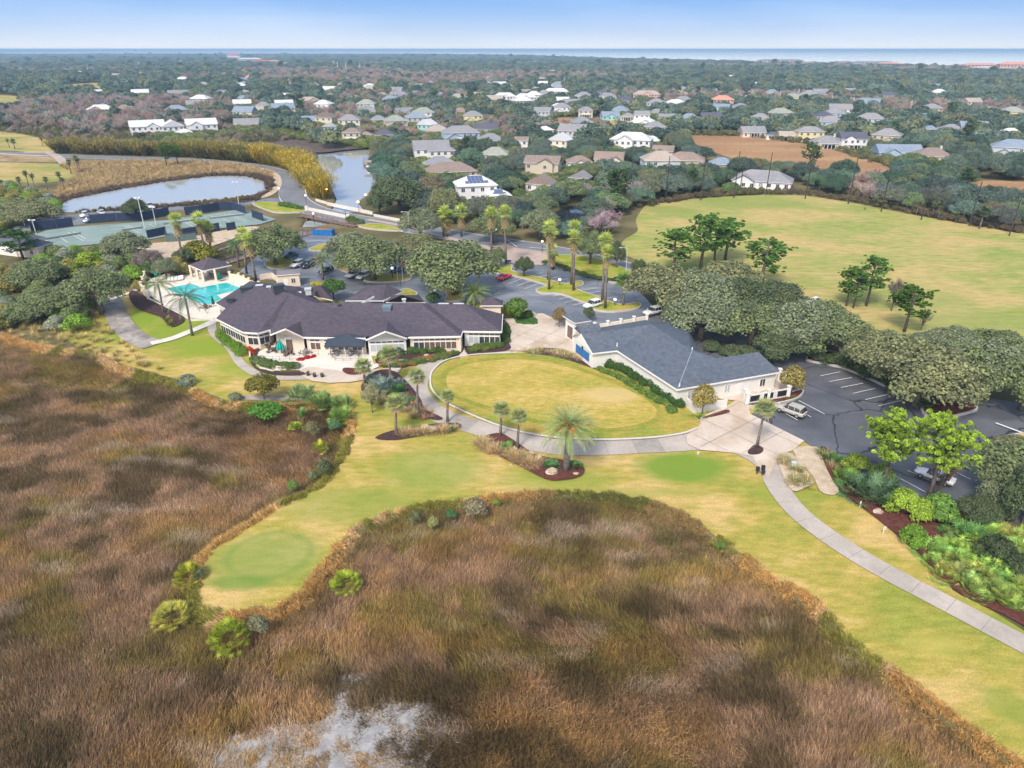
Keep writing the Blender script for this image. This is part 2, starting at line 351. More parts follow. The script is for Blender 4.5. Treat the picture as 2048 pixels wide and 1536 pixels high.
FAIR = turf('fairway_turf', (.385, .325, .075), (.53, .39, .15), (.27, .295, .055), [
    (1368,935,100,34,(.17,.27,.035),.95,False),(865,940,110,45,(.23,.30,.06),.7,False),(535,1115,120,55,(.22,.29,.07),.7,False),(700,1010,150,40,(.24,.29,.06),.55,False),
    (540,1110,85,48,(.16,.25,.05),.5,True),(1110,960,120,30,(.24,.31,.06),.5,False),(2015,1410,50,45,(.22,.28,.05),.6,False),(1120,950,60,15,(.2,.3,.05),.4,False),
    (480,1165,70,16,(.13,.24,.04),.7,False),(430,690,90,26,(.22,.30,.03),.9,False),(520,735,110,22,(.24,.31,.04),.7,False),(360,655,70,40,(.2,.29,.03),.9,False),(300,625,45,60,(.2,.29,.03),.9,False),(1000,870,70,12,(.27,.29,.06),.6,False),
    (1560,985,60,30,(.28,.30,.05),.6,False),(1870,1290,60,25,(.42,.38,.09),.5,False),(2030,1250,90,25,(.20,.28,.04),.7,False),(850,855,60,20,(.24,.3,.05),.7,False),(1250,985,200,10,(.3,.31,.07),.6,False)])
RANGE = turf('range_turf', (.36, .345, .115), (.45, .36, .145), (.27, .315, .08), [(1500,405,130,14,(.24,.29,.07),.7,False),(1340,420,60,10,(.24,.29,.07),.7,False),(1800,600,160,20,(.27,.30,.09),.5,False),(1950,640,120,20,(.27,.30,.09),.5,False)], .035)
FARTURF = turf('far_fairway_turf', (.35, .31, .10), (.47, .36, .15), (.25, .28, .07), (), .03)
lawn = [(128,640),(165,612),(205,585),(240,585),(262,585),(330,610),(420,600),(600,580),(1000,600),(1050,640),(1180,608),(1300,640),(1420,690),(1560,740),(1600,850),(1660,900),(1645,960),(1700,1000),(1762,1040),(1842,1110),(1905,1180),(1965,1210),(2048,1262),(2300,1420),(2900,1760),(3100,2300),(2300,1700),(2048,1532),(1960,1470),(1880,1412),(1830,1370),(1760,1322),(1700,1280),(1650,1222),(1590,1175),(1535,1152),(1500,1120),(1440,1078),(1370,1032),(1290,1002),(1200,986),(1100,986),(1000,990),(930,1000),(850,1010),(735,1042),(690,1078),(652,1125),(605,1185),(550,1215),(470,1228),(405,1222),(393,1200),(403,1145),(423,1102),(480,1062),(560,1012),(640,975),(680,930),(706,880),(712,850),(700,818),(645,802),(500,802),(460,803),(340,755),(260,733),(200,710),(150,690),(105,655)]
sheet('lawn', lawn, FAIR, 3, skirt=.5)
sheet('driving_range', [(1285,418),(1300,408),(1350,402),(1400,397),(1500,391),(1560,389),(1620,393),(1700,405),(1800,425),(1900,443),(2048,468),(2400,530),(2700,600),(2700,760),(2100,715),(1900,700),(1760,690),(1640,650),(1560,610),(1450,570),(1340,545),(1262,515),(1240,500),(1248,480),(1275,462),(1272,440)], RANGE, 4)
for q in ([(-300,322),(0,325),(60,326),(120,328),(158,336),(150,352),(110,363),(60,366),(0,363),(-300,372)], [(-300,255),(0,264),(60,272),(112,287),(118,303),(60,306),(0,301),(-300,300)],
          [(110,178),(130,170),(205,166),(205,182),(150,187)], [(-100,168),(20,170),(0,176),(-100,176)], [(-60,190),(35,193),(45,205),(38,222),(-60,228)],
          [(1205,244),(1250,238),(1330,248),(1260,252)], [(1900,292),(1990,285),(2048,290),(2048,300)],[(1790,325),(1850,318),(1880,330),(1830,336)]):
    sheet('fairway', q, FARTURF, 4, kind='structure')
SALT = nmat('salt_marsh_grass', [(.3, (.26, .15, .075)), (.5, (.36, .21, .11)), (.7, (.43, .30, .14))], .03, 6, .95, .1, fine=(.5, .2), stretch=(.4, 1, 1))
TUSS = nmat('dry_tussock_ground', [(.3, (.20, .15, .07)), (.5, (.36, .26, .14)), (.7, (.45, .35, .21))], .12, 6, .95, .1, fine=(.7, .25))
MUD = nmat('marsh_mud', [(.3, (.06, .045, .035)), (.6, (.13, .09, .065))], .3, 5, .7, .3, fine=(1, .3))
MULCH = nmat('bark_mulch', [(.3, (.075, .03, .025)), (.7, (.16, .06, .05))], 2.5, 5, .95, .1, fine=(8, .3))
DMULCH = nmat('dark_mulch', [(.3, (.05, .03, .03)), (.7, (.10, .06, .06))], 2.5, 5, .95, .1, fine=(8, .3))
SAND = nmat('sand', [(.3, (.42, .33, .24)), (.7, (.60, .50, .38))], .6, 6, .95, .1, fine=(4, .15))
for q in ([(1360,274),(1400,270),(1480,272),(1540,278),(1620,290),(1700,310),(1790,338),(1760,352),(1700,342),(1560,330),(1470,318),(1420,300)], [(1095,240),(1130,236),(1205,248),(1200,256),(1120,252)],
          [(1915,372),(1960,362),(2048,364),(2300,380),(2300,420),(2048,412),(1980,400),(1930,388)]):
    sheet('salt_marsh', q, SALT, 4)
sheet('tussock_field', [(118,330),(160,324),(300,321),(430,324),(510,334),(548,345),(560,362),(545,392),(480,408),(330,416),(150,428),(115,428),(100,400),(120,370),(155,352)], TUSS, 4, z=-.02)
sheet('tussock_field', [(-200,306),(0,308),(110,310),(125,322),(60,324),(0,323),(-200,320)], TUSS, 4)
sheet('mud_bank', [(560,268),(640,275),(690,285),(745,286),(748,294),(690,300),(630,305),(560,292),(500,285),(490,275)], MUD, 4)
# water
POOLW = water_mat('pond_surface', (.43, .44, .41), .03, 2.2); CREEKW = water_mat('creek_surface', (.37, .38, .36), .03, 2.2); DARKW = water_mat('dark_creek_surface', (.03, .04, .05), .05)
sheet('pond_water', POND, POOLW, 4)
sheet('creek_water', CREEK, CREEKW, 4, z=-.8)
sheet('creek_water', CREEK2, DARKW, 4, z=-.8)
sheet('creek_water', SLOUGH, DARKW, 4, z=-.8)
# roads, lots, paths
ASP = nmat('road_asphalt', [(.3, (.155, .165, .185)), (.7, (.22, .235, .26))], .15, 6, .75, .3, fine=(5, .08))
LOT = nmat('wet_sheen_lot_asphalt', [(.3, (.10, .11, .135)), (.55, (.17, .185, .215)), (.75, (.27, .29, .33))], .09, 6, .42, .45, fine=(5, .1), stretch=(.5, 1.2, 1, .6), streak=(.16, (.36, .38, .42), (.35, 1.5, 1, .5), .55), crack=(.25, .006, (.05,.05,.06), .7))  # pale streaks paint the wet sheen of the sky into the asphalt colour
LOT2 = nmat('dark_lot_asphalt', [(.3, (.07, .076, .092)), (.55, (.11, .117, .135)), (.75, (.165, .17, .19))], .09, 6, .55, .4, fine=(5, .12), streak=(.2, (.17, .18, .21), (.5, 1.2, 1, .9), .5), crack=(.22, .007, (.02,.02,.025), .8))
CONC = nmat('path_concrete', [(.3, (.37, .33, .29)), (.7, (.53, .475, .42))], .25, 6, .85, .2, fine=(3, .08), streak=(.5, (.30, .28, .27), (1, 1, 1), .5))
CONC2 = nmat('greyer_path_concrete', [(.3, (.29, .27, .245)), (.7, (.44, .40, .36))], .25, 6, .85, .2, fine=(3, .1), streak=(.5, (.2, .19, .18), (1, 1, 1), .6)); JOINT = flat('joint_filler', (.2, .18, .16), .95)
APR = nmat('apron_concrete', [(.3, (.50, .42, .35)), (.7, (.66, .58, .49))], .15, 6, .85, .2, fine=(2, .06), streak=(.22, (.42, .29, .19), (1, .6, 1, .4), .6))
PALE = nmat('pale_concrete', [(.3, (.62, .58, .52)), (.7, (.74, .70, .63))], .3, 5, .85, .2, fine=(3, .05))
STAIN = nmat('stained_concrete', [(.3, (.16, .14, .13)), (.5, (.30, .27, .25)), (.7, (.44, .41, .38))], .25, 6, .9, .2, fine=(2, .15))
PAVE = nmat('pink_pavers', [(.3, (.40, .31, .27)), (.7, (.50, .40, .35))], .5, 5, .85, .2, fine=(4, .1))
PAINT = nmat('road_paint', [(.3, (.62, .63, .64)), (.7, (.8, .8, .8))], 3, 4, .6)
sheet('parking_lot', [(470,552),(520,508),(560,500),(602,462),(640,466),(700,474),(760,480),(900,492),(985,505),(1040,525),(1085,522),(1150,528),(1235,552),(1285,590),(1335,645),(1300,650),(1180,662),(1125,656),(1085,629),(1040,632),(1000,602),(840,612),(700,612),(655,592),(600,575),(540,560)], LOT, 0)
sheet('parking_lot', [(1285,640),(1300,622),(1360,630),(1480,665),(1620,715),(1740,765),(1840,800),(1960,795),(2100,815),(2600,900),(2600,1100),(2100,1060),(1950,1030),(1860,1010),(1780,985),(1690,950),(1640,903),(1607,884),(1500,830),(1550,800),(1590,775),(1570,745),(1470,742),(1400,720),(1330,672)], LOT2, 0)
sheet('parking_lot', [(20,448),(90,436),(200,424),(330,410),(470,399),(520,398),(560,400),(520,409),(470,408),(400,416),(330,424),(200,444),(150,452),(60,462),(30,462)], ASP, 0)
rd, RD = ribbon('road', [(-300,300),(-60,305),(60,309),(120,312),(220,316),(330,319),(430,324),(510,334),(560,347),(583,364),(585,385),(592,402),(625,420),(680,433),(760,447),(860,463),(960,480),(1050,493),(1150,512),(1240,535),(1330,570),(1420,620)], 11, ASP, 6)
ribbon('road', [(583,405),(540,402),(505,405),(470,402)], [13,10,9,9], ASP, 5)
for off in (5.1, -5.1):
    _, L, Rr = ribbon_pts(RD, abs(off)*2); ln = (L if off > 0 else Rr)[::1]
    mb = MB(); _, A, B = ribbon_pts(ln, .25); n_ = len(A)
    mb.add([(p.x,p.y,Zc[0]+.006) for p in A]+[(p.x,p.y,Zc[0]+.006) for p in B], [(i+n_, i+1+n_, i+1, i) for i in range(n_-1)])
    struct(mb.build('road_edge_line', PAINT))
Zc[0] += .006
sheet('paved_entrance', [(985,503),(1000,484),(1035,497),(1098,505),(1120,512),(1090,524),(1085,530),(1040,530),(998,520)], PAVE, 0)
ribbon('cart_path', [(1015,697),(960,706),(905,720),(862,735),(835,757),(832,782),(852,812),(890,836),(955,856),(1035,878),(1100,893),(1175,896),(1280,891),(1370,884),(1440,872)], [6,4.6,4.6,4.6,4.4,4.2,4.2,4.0,4.0,4.2,4.2,4.2,4.4,5,6], CONC, 6, slab=4.2, slab2=CONC2)
ribbon('cart_path', [(1440,885),(1500,905),(1540,935),(1556,975),(1590,1020),(1640,1062),(1715,1112),(1800,1160),(1900,1212),(2048,1290),(2300,1420),(2700,1620)], [4,4,3.6,3,2.9,2.9,2.9,2.8,2.8,2.8,2.8,2.8], CONC, 6, slab=3.4, slab2=CONC2)
ribbon('sidewalk', [(424,640),(428,668),(462,698),(482,728),(520,752),(560,757),(620,756)], 1.7, CONC, 6, slab=1.8)
ribbon('cart_path', [(185,560),(212,580),(222,602),(232,628),(248,655),(272,676),(308,692)], 4.4, STAIN, 6, slab=3.0, slab2=CONC2)
ribbon('sidewalk', [(302,688),(345,678),(378,665),(405,654),(436,640)], 2.0, PALE, 4, slab=2.0)
ribbon('sidewalk', [(222,600),(262,586),(285,575)], 1.2, PALE, 3)
ribbon('sidewalk', [(470,400),(520,396),(545,385),(556,370),(550,350),(520,338),(470,333)], 3.2, SAND, 5)
ribbon('cart_path', [(95,304),(115,314),(130,328)], 4.5, CONC, 3)
ribbon('cart_path', [(-100,300),(30,310),(100,312)], 3, SAND, 3)
ribbon('sidewalk', [(480,798),(560,797),(645,799)], 1.6, STAIN, 3)
ribbon('sidewalk', [(735,770),(790,740),(800,715)], 2, PALE, 3)
ribbon('sidewalk', [(735,440),(790,450),(850,465),(930,485),(985,500)], 2.2, PAVE, 3)
sheet('concrete_apron', [(1000,645),(1015,638),(1045,632),(1085,628),(1115,642),(1142,660),(1155,690),(1180,730),(1150,722),(1100,702),(1060,704),(1015,703),(1018,690),(1006,680)], APR, 0)
sheet('concrete_apron', [(1393,850),(1398,838),(1432,822),(1457,812),(1470,803),(1440,800),(1425,785),(1500,760),(1572,744),(1576,778),(1495,806),(1500,830),(1608,884),(1585,903),(1562,910),(1550,930),(1535,960),(1520,945),(1505,915),(1470,908),(1400,902),(1375,890),(1372,876),(1384,862)], APR, 0)
sheet('gravel_strip', [(1585,903),(1632,896),(1655,925),(1676,975),(1668,992),(1640,985),(1625,955)], SAND, 3)
sheet('patio_terrace', [(505,712),(540,695),(560,680),(610,680),(650,690),(740,700),(748,730),(775,728),(735,745),(700,752),(650,752),(605,742),(560,742),(520,730)], PALE, 0)
sheet('patio_terrace', [(600,742),(620,735),(690,745),(735,742),(790,738),(800,745),(780,752),(740,760),(700,766),(660,768),(625,764),(605,755)], APR, 0)
sheet('entry_walk', [(919,702),(935,697),(938,716),(920,722)], APR, 0)
sheet('tennis_court', [(72,470),(95,462),(150,455),(340,441),(480,420),(515,428),(553,440),(520,450),(440,458),(350,472),(300,480),(160,493),(112,503),(90,500)], nmat('court_acrylic', [(.3, (.19, .27, .25)), (.7, (.26, .34, .32))], .12, 5, .8, .2, fine=(2, .06)), 0)
sheet('sand_yard', [(290,492),(350,482),(470,458),(520,456),(470,478),(410,498),(330,520),(270,540),(230,520)], SAND, 3)
POOLDECK = nmat('pool_deck', [(.3, (.66, .58, .50)), (.7, (.78, .71, .62))], .4, 5, .8, .2, fine=(2, .05))
sheet('pool_deck', [(288,578),(300,560),(345,545),(385,540),(440,548),(500,565),(530,580),(470,600),(432,606),(458,622),(432,640),(385,638),(330,612),(295,590)], POOLDECK, 0)
LAWN2 = turf('bright_turf', (.30, .33, .045), (.40, .34, .08), (.20, .29, .03), (), .2)
mb_ = [ (.345,.60), ]
sheet('mulch_bed', [(258,590),(270,583),(300,600),(345,620),(370,640),(348,655),(335,650),(320,635),(290,625),(268,612)], DMULCH, 4)
# beds
BEDS = [([(962,880),(985,870),(1010,872),(1060,905),(1085,915),(1140,925),(1168,938),(1160,955),(1120,963),(1090,960),(1040,935),(1000,915),(975,900)], MULCH),
        ([(750,878),(790,862),(850,852),(915,848),(915,862),(850,872),(790,882)], DMULCH), ([(722,775),(750,745),(790,745),(835,790),(850,820),(885,838),(870,842),(830,830),(790,800),(740,795)], DMULCH),
        ([(1060,704),(1080,698),(1130,702),(1175,722),(1190,738),(1230,760),(1300,790),(1345,815),(1398,838),(1385,842),(1330,822),(1250,780),(1180,745),(1110,718),(1060,712)], DMULCH),
        ([(1404,838),(1420,832),(1452,822),(1457,828),(1415,838)], MULCH), ([(1495,905),(1510,892),(1526,900),(1520,910),(1500,912)], DMULCH),
        ([(1555,915),(1575,908),(1600,925),(1618,955),(1628,968),(1610,978),(1585,985),(1565,955)], SAND), ([(1638,900),(1660,905),(1700,960),(1760,1000),(1810,1010),(1880,1030),(1960,1050),(2100,1080),(2300,1150),(2300,1420),(2048,1256),(1960,1212),(1900,1176),(1838,1112),(1758,1044),(1700,1000),(1665,965)], MULCH),
        ([(686,745),(690,738),(720,740),(735,742),(725,750),(700,752)], MULCH), ([(505,705),(520,700),(510,735),(560,745),(600,745),(610,752),(560,752),(520,745),(500,725)], DMULCH),
        ([(750,722),(790,700),(840,690),(920,695),(918,712),(870,722),(830,730),(800,738),(770,735)], DMULCH), ([(935,690),(1000,688),(1018,690),(1018,702),(970,708),(936,712)], DMULCH), ([(1000,640),(1020,655),(1018,690),(1003,688)], DMULCH)]
for q, mt in BEDS: sheet('planting_bed', q, mt, 3)
# putting green with its collar
sheet('putting_green', [(864,762),(868,745),(895,725),(950,714),(1035,709),(1110,717),(1180,738),(1240,762),(1310,795),(1360,820),(1398,842),(1392,858),(1360,868),(1290,877),(1180,880),(1085,872),(1010,855),(940,828),(890,803),(868,782)], turf('collar_turf', (.33, .31, .06), (.40, .31, .07), (.23, .285, .05), (), .08), 4)
sheet('putting_green', [(890,760),(905,742),(960,727),(1040,722),(1110,731),(1180,752),(1245,778),(1295,805),(1313,828),(1290,848),(1210,860),(1120,851),(1030,830),(950,806),(900,784)], turf('green_turf', (.42, .34, .075), (.49, .375, .115), (.35, .325, .07), [(1225,792,70,16,(.58,.44,.2),.7,False)], .1), 4)
ribbon('cut_collar', [(886,760),(901,740),(958,724),(1040,719),(1112,728),(1184,749),(1250,775),(1301,803),(1320,829),(1294,851),(1210,864),(1118,855),(1026,834),(945,809),(895,786),(886,760)], 1.1, turf('fringe_turf', (.26, .27, .045), (.33, .29, .06), (.22, .26, .04), (), .2), 5)
ribbon('green_kerb', [(1035,707.5),(950,712),(893,723),(866,744),(861,763),(865,783),(887,805),(938,830.5),(1008,857.5),(1084,874.5),(1180,882.5),(1290,879.5),(1362,870.5),(1394,859.5)], .32, flat('pale_kerb', (.62,.58,.52)), 6, z=Zc[0]+.09, h=.1)
# kerbed islands in the lots
ISL = [[(529,530),(545,520),(565,515),(585,522),(592,532),(572,539),(545,539)],[(618,502),(648,490),(690,496),(652,503)],[(663,534),(700,533),(725,545),(755,548),(818,554),(814,563),(760,567),(728,563),(742,553),(700,548)],
       [(888,582),(895,570),(925,566),(931,570),(923,580),(928,602),(890,604),(895,593)],[(975,541),(1020,532),(1024,538),(1028,546),(1090,560),(1130,570),(1160,564),(1166,572),(1152,580),(1200,598),(1240,612),(1276,608),(1277,618),(1230,626),(1188,622),(1190,614),(1168,608),(1120,590),(1085,589),(1072,582),(1093,573),(1040,557),(1000,549)],
       [(1085,526),(1110,514),(1150,513),(1200,520),(1250,540),(1290,560),(1262,566),(1225,561),(1150,545)],[(1217,565),(1235,555),(1262,562),(1240,569)],[(715,452),(762,450),(805,463),(745,460)],[(795,590),(812,580),(835,590),(815,600)],[(1000,640),(1010,625),(1040,620),(1072,632),(1042,640)],
       [(1612,722),(1680,736),(1750,765),(1812,797),(1838,813),(1850,833),(1890,838),(1945,825),(1948,815),(1900,790),(1800,750),(1700,715),(1640,705)],[(1490,812),(1560,795),(1600,783),(1604,790),(1585,803),(1520,815)],[(1990,885),(2048,870),(2200,860),(2200,900),(2060,905)],[(505,408),(540,406),(575,412),(612,424),(560,427),(530,420)]]
KERB = flat('kerb_concrete', (.5, .48, .45))
for i, q in enumerate(ISL):
    z = Zc[0]+.13
    o = sheet('grass_island' if i not in (10, 11) else 'planting_island', q, (FAIR, LAWN2)[i in (4, 5, 7, 13)] if i not in (10, 11) else MULCH, 3, z=z, skirt=.01)
    pts = W_(q, 0, 3); pts = [p for p in pts]+[pts[0]]; _, A, B = ribbon_pts(pts, .28); n_ = len(A); mb = MB()
    for P1, P2, s_ in ((A, B, 1),):
        mb.add([(p.x,p.y,z+.02) for p in P1]+[(p.x,p.y,z+.02) for p in P2]+[(p.x,p.y,0) for p in P1]+[(p.x,p.y,0) for p in P2],
               [(k+n_, k+1+n_, k+1, k) for k in range(n_-1)]+[(k, k+1, k+1+2*n_, k+2*n_) for k in range(n_-1)]+[(k+1+n_, k+n_, k+3*n_, k+1+3*n_) for k in range(n_-1)])
    mb.build('kerb', KERB, o)
# painted bay lines
c5 = lambda x, y: (940+x/5.12, 440+y/5.12); c6 = lambda x, y: (1640+x/4.8, 680+y/4.8); c7 = lambda x, y: (1340+x/5.689, 640+y/5.689)
LINES = [(c5(*a_), c5(*b_)) for a_, b_ in [((720,470),(790,445)),((825,485),(925,440)),((885,508),(1005,460)),((970,525),(1090,480)),((1060,538),(1175,495)),((1140,563),(1258,518)),((1218,585),(1345,535)),((1310,603),(1435,557)),((530,550),(600,532)),((640,575),(745,548)),((690,600),(820,570)),((780,618),(920,590)),((870,640),(1000,612)),((1120,735),(1300,708)),((1180,765),(1340,742)),((1270,795),(1450,770)),((1370,820),(1510,798)),((1420,850),(1560,833)),((310,630),(450,585)),((395,665),(540,610)),((475,690),(625,635)),((560,718),(715,660)),((850,795),(1010,755)),((910,825),(1085,783)),((970,858),(1150,815)),((1045,888),(1230,845)),((240,780),(310,760))]]
LINES += [(c6(*a_), c6(*b_)) for a_, b_ in [((0,360),(190,320)),((85,415),(300,375)),((195,472),(410,430)),((312,528),(525,480)),((430,588),(650,538)),((557,648),(785,595)),((1480,1080),(1700,1178)),((1355,1115),(1640,1245)),((1240,1165),(1570,1320)),((1100,1195),(1440,1355)),((835,1270),(1060,1370)),((695,1310),(1000,1475)),((560,1350),(860,1510))]]
LINES += [(c7(*a_), c7(*b_)) for a_, b_ in [((870,235),(1065,200)),((930,300),(1110,265)),((1060,350),(1290,310)),((1165,412),(1410,362)),((1170,1003),(1450,1160)),((1460,935),(1755,1090)),((1490,1060),(1600,1125)),((700,130),(760,115))]]
LINES += [((x_, 449-(x_-120)*.135), (x_+16, 444.5-(x_-120)*.135)) for x_ in (128,148,165,185,204,225,244,262,284)]
LINES += [((612,505-k*6),(645,500-k*6)) for k in range(4)]
Zc[0] += .004
for a_, b_ in LINES:
    A, B = P(*a_), P(*b_); d = (B-A).normalized(); nn = Vector((-d.y, d.x, 0))*.07; mb = MB(); z = Zc[0]
    mb.add([(p.x, p.y, z) for p in (A-nn, B-nn, B+nn, A+nn)], [(0,1,2,3)]); struct(mb.build('bay_line', PAINT))
A, B = P(*c6(1680,812)), P(*c6(1958,915)); d = (B-A).normalized(); nn = Vector((-d.y, d.x, 0))*.2; mb = MB(); mb.add([(p.x,p.y,z) for p in (A-nn,B-nn,B+nn,A+nn)], [(0,1,2,3)]); struct(mb.build('stop_line', PAINT))
for a_, b_ in [((1035,497),(1015,482)),((1060,497),(1100,500)),((1015,490),(1050,484))]:
    A, B = P(*a_), P(*b_); d = (B-A).normalized(); nn = Vector((-d.y, d.x, 0))*.15; mb = MB(); mb.add([(p.x,p.y,z+.01) for p in (A-nn,B-nn,B+nn,A+nn)], [(0,1,2,3)]); struct(mb.build('road_line', PAINT))
# court lines
Zc[0] += .004; z = Zc[0]
c8 = lambda x, y: (40+x/6.827, 390+y/6.827); c9 = lambda x, y: (320+x/6.827, 370+y/6.827)
for f_, segs in ((c8, [((290,575),(430,690)),((330,635),(480,730)),((655,520),(870,640)),((735,515),(900,615)),((290,575),(655,520)),((345,610),(830,565)),((545,585),(655,660)),((1100,465),(1480,420)),((1110,500),(1400,470)),((1420,430),(1640,530)),((1470,420),(1650,500)),((1680,520),(1560,530)),((1760,410),(1850,445)),((1760,410),(2040,385)),((1900,440),(2048,430))]),
                 (c9, [((0,520),(330,480)),((0,575),(500,520)),((330,505),(500,610)),((380,500),(560,600)),((620,440),(900,400)),((640,485),(1130,440)),((880,405),(1180,520)),((940,405),(1230,510)),((700,520),(850,570)),((860,475),(1020,545))])):
    for a_, b_ in segs:
        A, B = P(*f_(*a_)), P(*f_(*b_)); d = (B-A).normalized(); nn = Vector((-d.y, d.x, 0))*.09; mb = MB()
        mb.add([(p.x,p.y,z) for p in (A-nn,B-nn,B+nn,A+nn)], [(0,1,2,3)]); struct(mb.build('court_line', PAINT))
# pool
c10 = lambda x, y: (280+x/7.314, 490+y/7.314)
pool = [c10(*q) for q in [(400,655),(755,585),(905,640),(1270,570),(1510,665),(1130,750),(1200,810),(1050,880),(960,900),(640,770),(480,700)]]
o = sheet('pool_coping', [(u+(u-390)*.03, v+(v-590)*.05) for u, v in pool], PALE, 0, z=Zc[0]+.05, skirt=.01)
m, n, b = base_mat('pool_water', .08, .6); g = n.nodes.new('ShaderNodeNewGeometry').outputs['Position']
vo = n.nodes.new('ShaderNodeTexVoronoi'); vo.feature = 'SMOOTH_F1'; vo.inputs['Scale'].default_value = .8; n.links.new(g, vo.inputs['Vector'])
r = ramp(n, [(.15, (.10, .62, .60)), (.6, (.03, .44, .47))]); n.links.new(vo.outputs[0], r.inputs[0]); n.links.new(r.outputs[0], b.inputs['Base Color'])
sheet('pool_water', pool, m, 0, z=Zc[0]+.056)
for a_, b_ in (((905,660),(1130,780)), ((790,720),(1090,850))):
    A, B = P(*c10(*a_)), P(*c10(*b_)); mb = MB(); mb.tube([A+Vector((0,0,.12)), B+Vector((0,0,.12))], .09, 5)
    tag(mb.build('lane_rope', flat('lane_rope_blue', (.03, .05, .12))), 'dark lane rope across the pool, %s of the two' % ('farther from the roof' if a_[0] > 800 else 'nearer the roof'), 'rope', 'ropes across the pool')

def joints(uv, step, mat, w=.05):
    q = W_(uv); z = Zc[0]+.006; ang = math.atan2(q[1].y-q[0].y, q[1].x-q[0].x); xs = [p.x for p in q]; ys = [p.y for p in q]; cx, cy = sum(xs)/len(xs), sum(ys)/len(ys); mb = MB()
    for k2 in range(2):
        a = ang+k2*math.pi/2; dx, dy = math.cos(a), math.sin(a)
        for i in range(-14, 15):
            ox, oy = cx-dy*i*step, cy+dx*i*step; t = np.arange(-40, 40, .25); X_ = ox+dx*t; Y_ = oy+dy*t; m_ = inside(q, X_, Y_); j = 0
            while j < len(t):
                if m_[j]:
                    e = j
                    while e+1 < len(t) and m_[e+1]: e += 1
                    if e > j+1: mb.add([(X_[j]+dy*w/2, Y_[j]-dx*w/2, z), (X_[e]+dy*w/2, Y_[e]-dx*w/2, z), (X_[e]-dy*w/2, Y_[e]+dx*w/2, z), (X_[j]-dy*w/2, Y_[j]+dx*w/2, z)], [(0,1,2,3)])
                    j = e+1
                else: j += 1
    struct(mb.build('pavement_joint', mat))
JT = flat('pavement_joint_dark', (.24, .20, .17), .9)
joints([(1000,645),(1015,638),(1045,632),(1085,628),(1115,642),(1142,660),(1155,690),(1060,704),(1015,703),(1006,680)], 4.5, JT)
joints([(1398,838),(1432,822),(1470,803),(1572,744),(1576,778),(1495,806),(1500,830),(1608,884),(1585,903),(1550,930),(1505,915),(1470,908),(1400,902),(1384,862)], 4.8, JT)
joints([(288,578),(300,560),(345,545),(440,548),(520,572),(470,600),(432,606),(458,622),(432,640),(385,638),(330,612)], 3.5, flat('deck_joint', (.5,.44,.38), .9), .04)
# ================================================================== PLANT SHAPES
def leaf_mesh(name, cen, nrm, size, mat, extra=None, lv=None, aspect=1.0, seed=0):
    "cloud of small square leaf sprays; extra = MB whose faces (twigs) are joined in"
    rg = np.random.default_rng(seed); n_ = len(cen); cen = np.asarray(cen, float); nrm = np.asarray(nrm, float)
    nrm = nrm/np.maximum(np.linalg.norm(nrm, axis=1, keepdims=True), 1e-6)+rg.normal(0, .45, (n_, 3)); nrm /= np.linalg.norm(nrm, axis=1, keepdims=True)
    t = np.cross(nrm, rg.normal(0, 1, (n_, 3))); t /= np.maximum(np.linalg.norm(t, axis=1, keepdims=True), 1e-6); b_ = np.cross(nrm, t)
    s = size*rg.uniform(.6, 1.35, (n_, 1))*.5
    v = np.stack([cen-t*s-b_*s*aspect*.4, cen+t*s*.3-b_*s*aspect, cen+t*s+b_*s*aspect*.4, cen-t*s*.3+b_*s*aspect], 1).reshape(-1, 3)
    f = (np.arange(n_*4).reshape(-1, 4)).tolist(); v = v.tolist(); k = n_*4
    me = bpy.data.meshes.new(name); me.from_pydata(v, [], f); me.materials.append(mat)
    at = me.attributes.new('leaf', 'FLOAT', 'POINT'); q = lv if lv is not None else rg.random(n_)
    at.data.foreach_set('value', np.repeat(np.clip(q, 0, 1), 4).astype(np.float32)); return me
def lobed(lobes, n, size, name, seed, mat=LEAF, up=.25, low=.35, shell=(.72, 1.04), clump=0):
    rg = np.random.default_rng(seed); L = np.array(lobes, float); ar = L[:, 3]*L[:, 3]; pick = rg.choice(len(L), n*2, p=ar/ar.sum())
    d = rg.normal(0, 1, (n*2, 3)); d /= np.linalg.norm(d, axis=1, keepdims=True)
    d = d[:]; keep = d[:, 2] > -low-rg.random(n*2)*.4
    r = rg.uniform(*shell, n*2)[:, None]; c = L[pick, :3]; rad = np.stack([L[pick, 3], L[pick, 3], L[pick, 4]], 1)
    bump_ = 1+.14*np.sin(d[:, :1]*9+pick[:, None])*np.cos(d[:, 1:2]*8+pick[:, None]*2)
    p = c+d*rad*r*bump_
    for i in range(len(L)):      # drop leaves buried inside another lobe
        q = (p-L[i, :3])/np.array([L[i, 3], L[i, 3], L[i, 4]]); keep &= ~((np.linalg.norm(q, axis=1) < .68) & (pick != i))
    p, d, pk = p[keep][:n], d[keep][:n], pick[keep][:n]
    d = d+np.array([0, 0, up]); lv = rg.random(len(p))*.6+.25*((pk*7919 % 13)/13)+.15
    return leaf_mesh(name, p, d, size, mat, lv=lv, seed=seed)
def dome(rg, w, h0, h1, nl, r0, r1, flatn=.7):
    out_ = []
    for i in range(nl):
        a = rg.random()*6.283; q = math.sqrt(rg.random())*.98; rr = rg.uniform(r0, r1)
        R_ = max(0, w/2-rr)*q; z = h0+(h1-h0-rr*flatn)*math.sqrt(max(0, 1-q*q*.9))*rg.uniform(.72, 1.0)
        out_.append((R_*math.cos(a), R_*math.sin(a), z, rr, rr*flatn))
    return out_
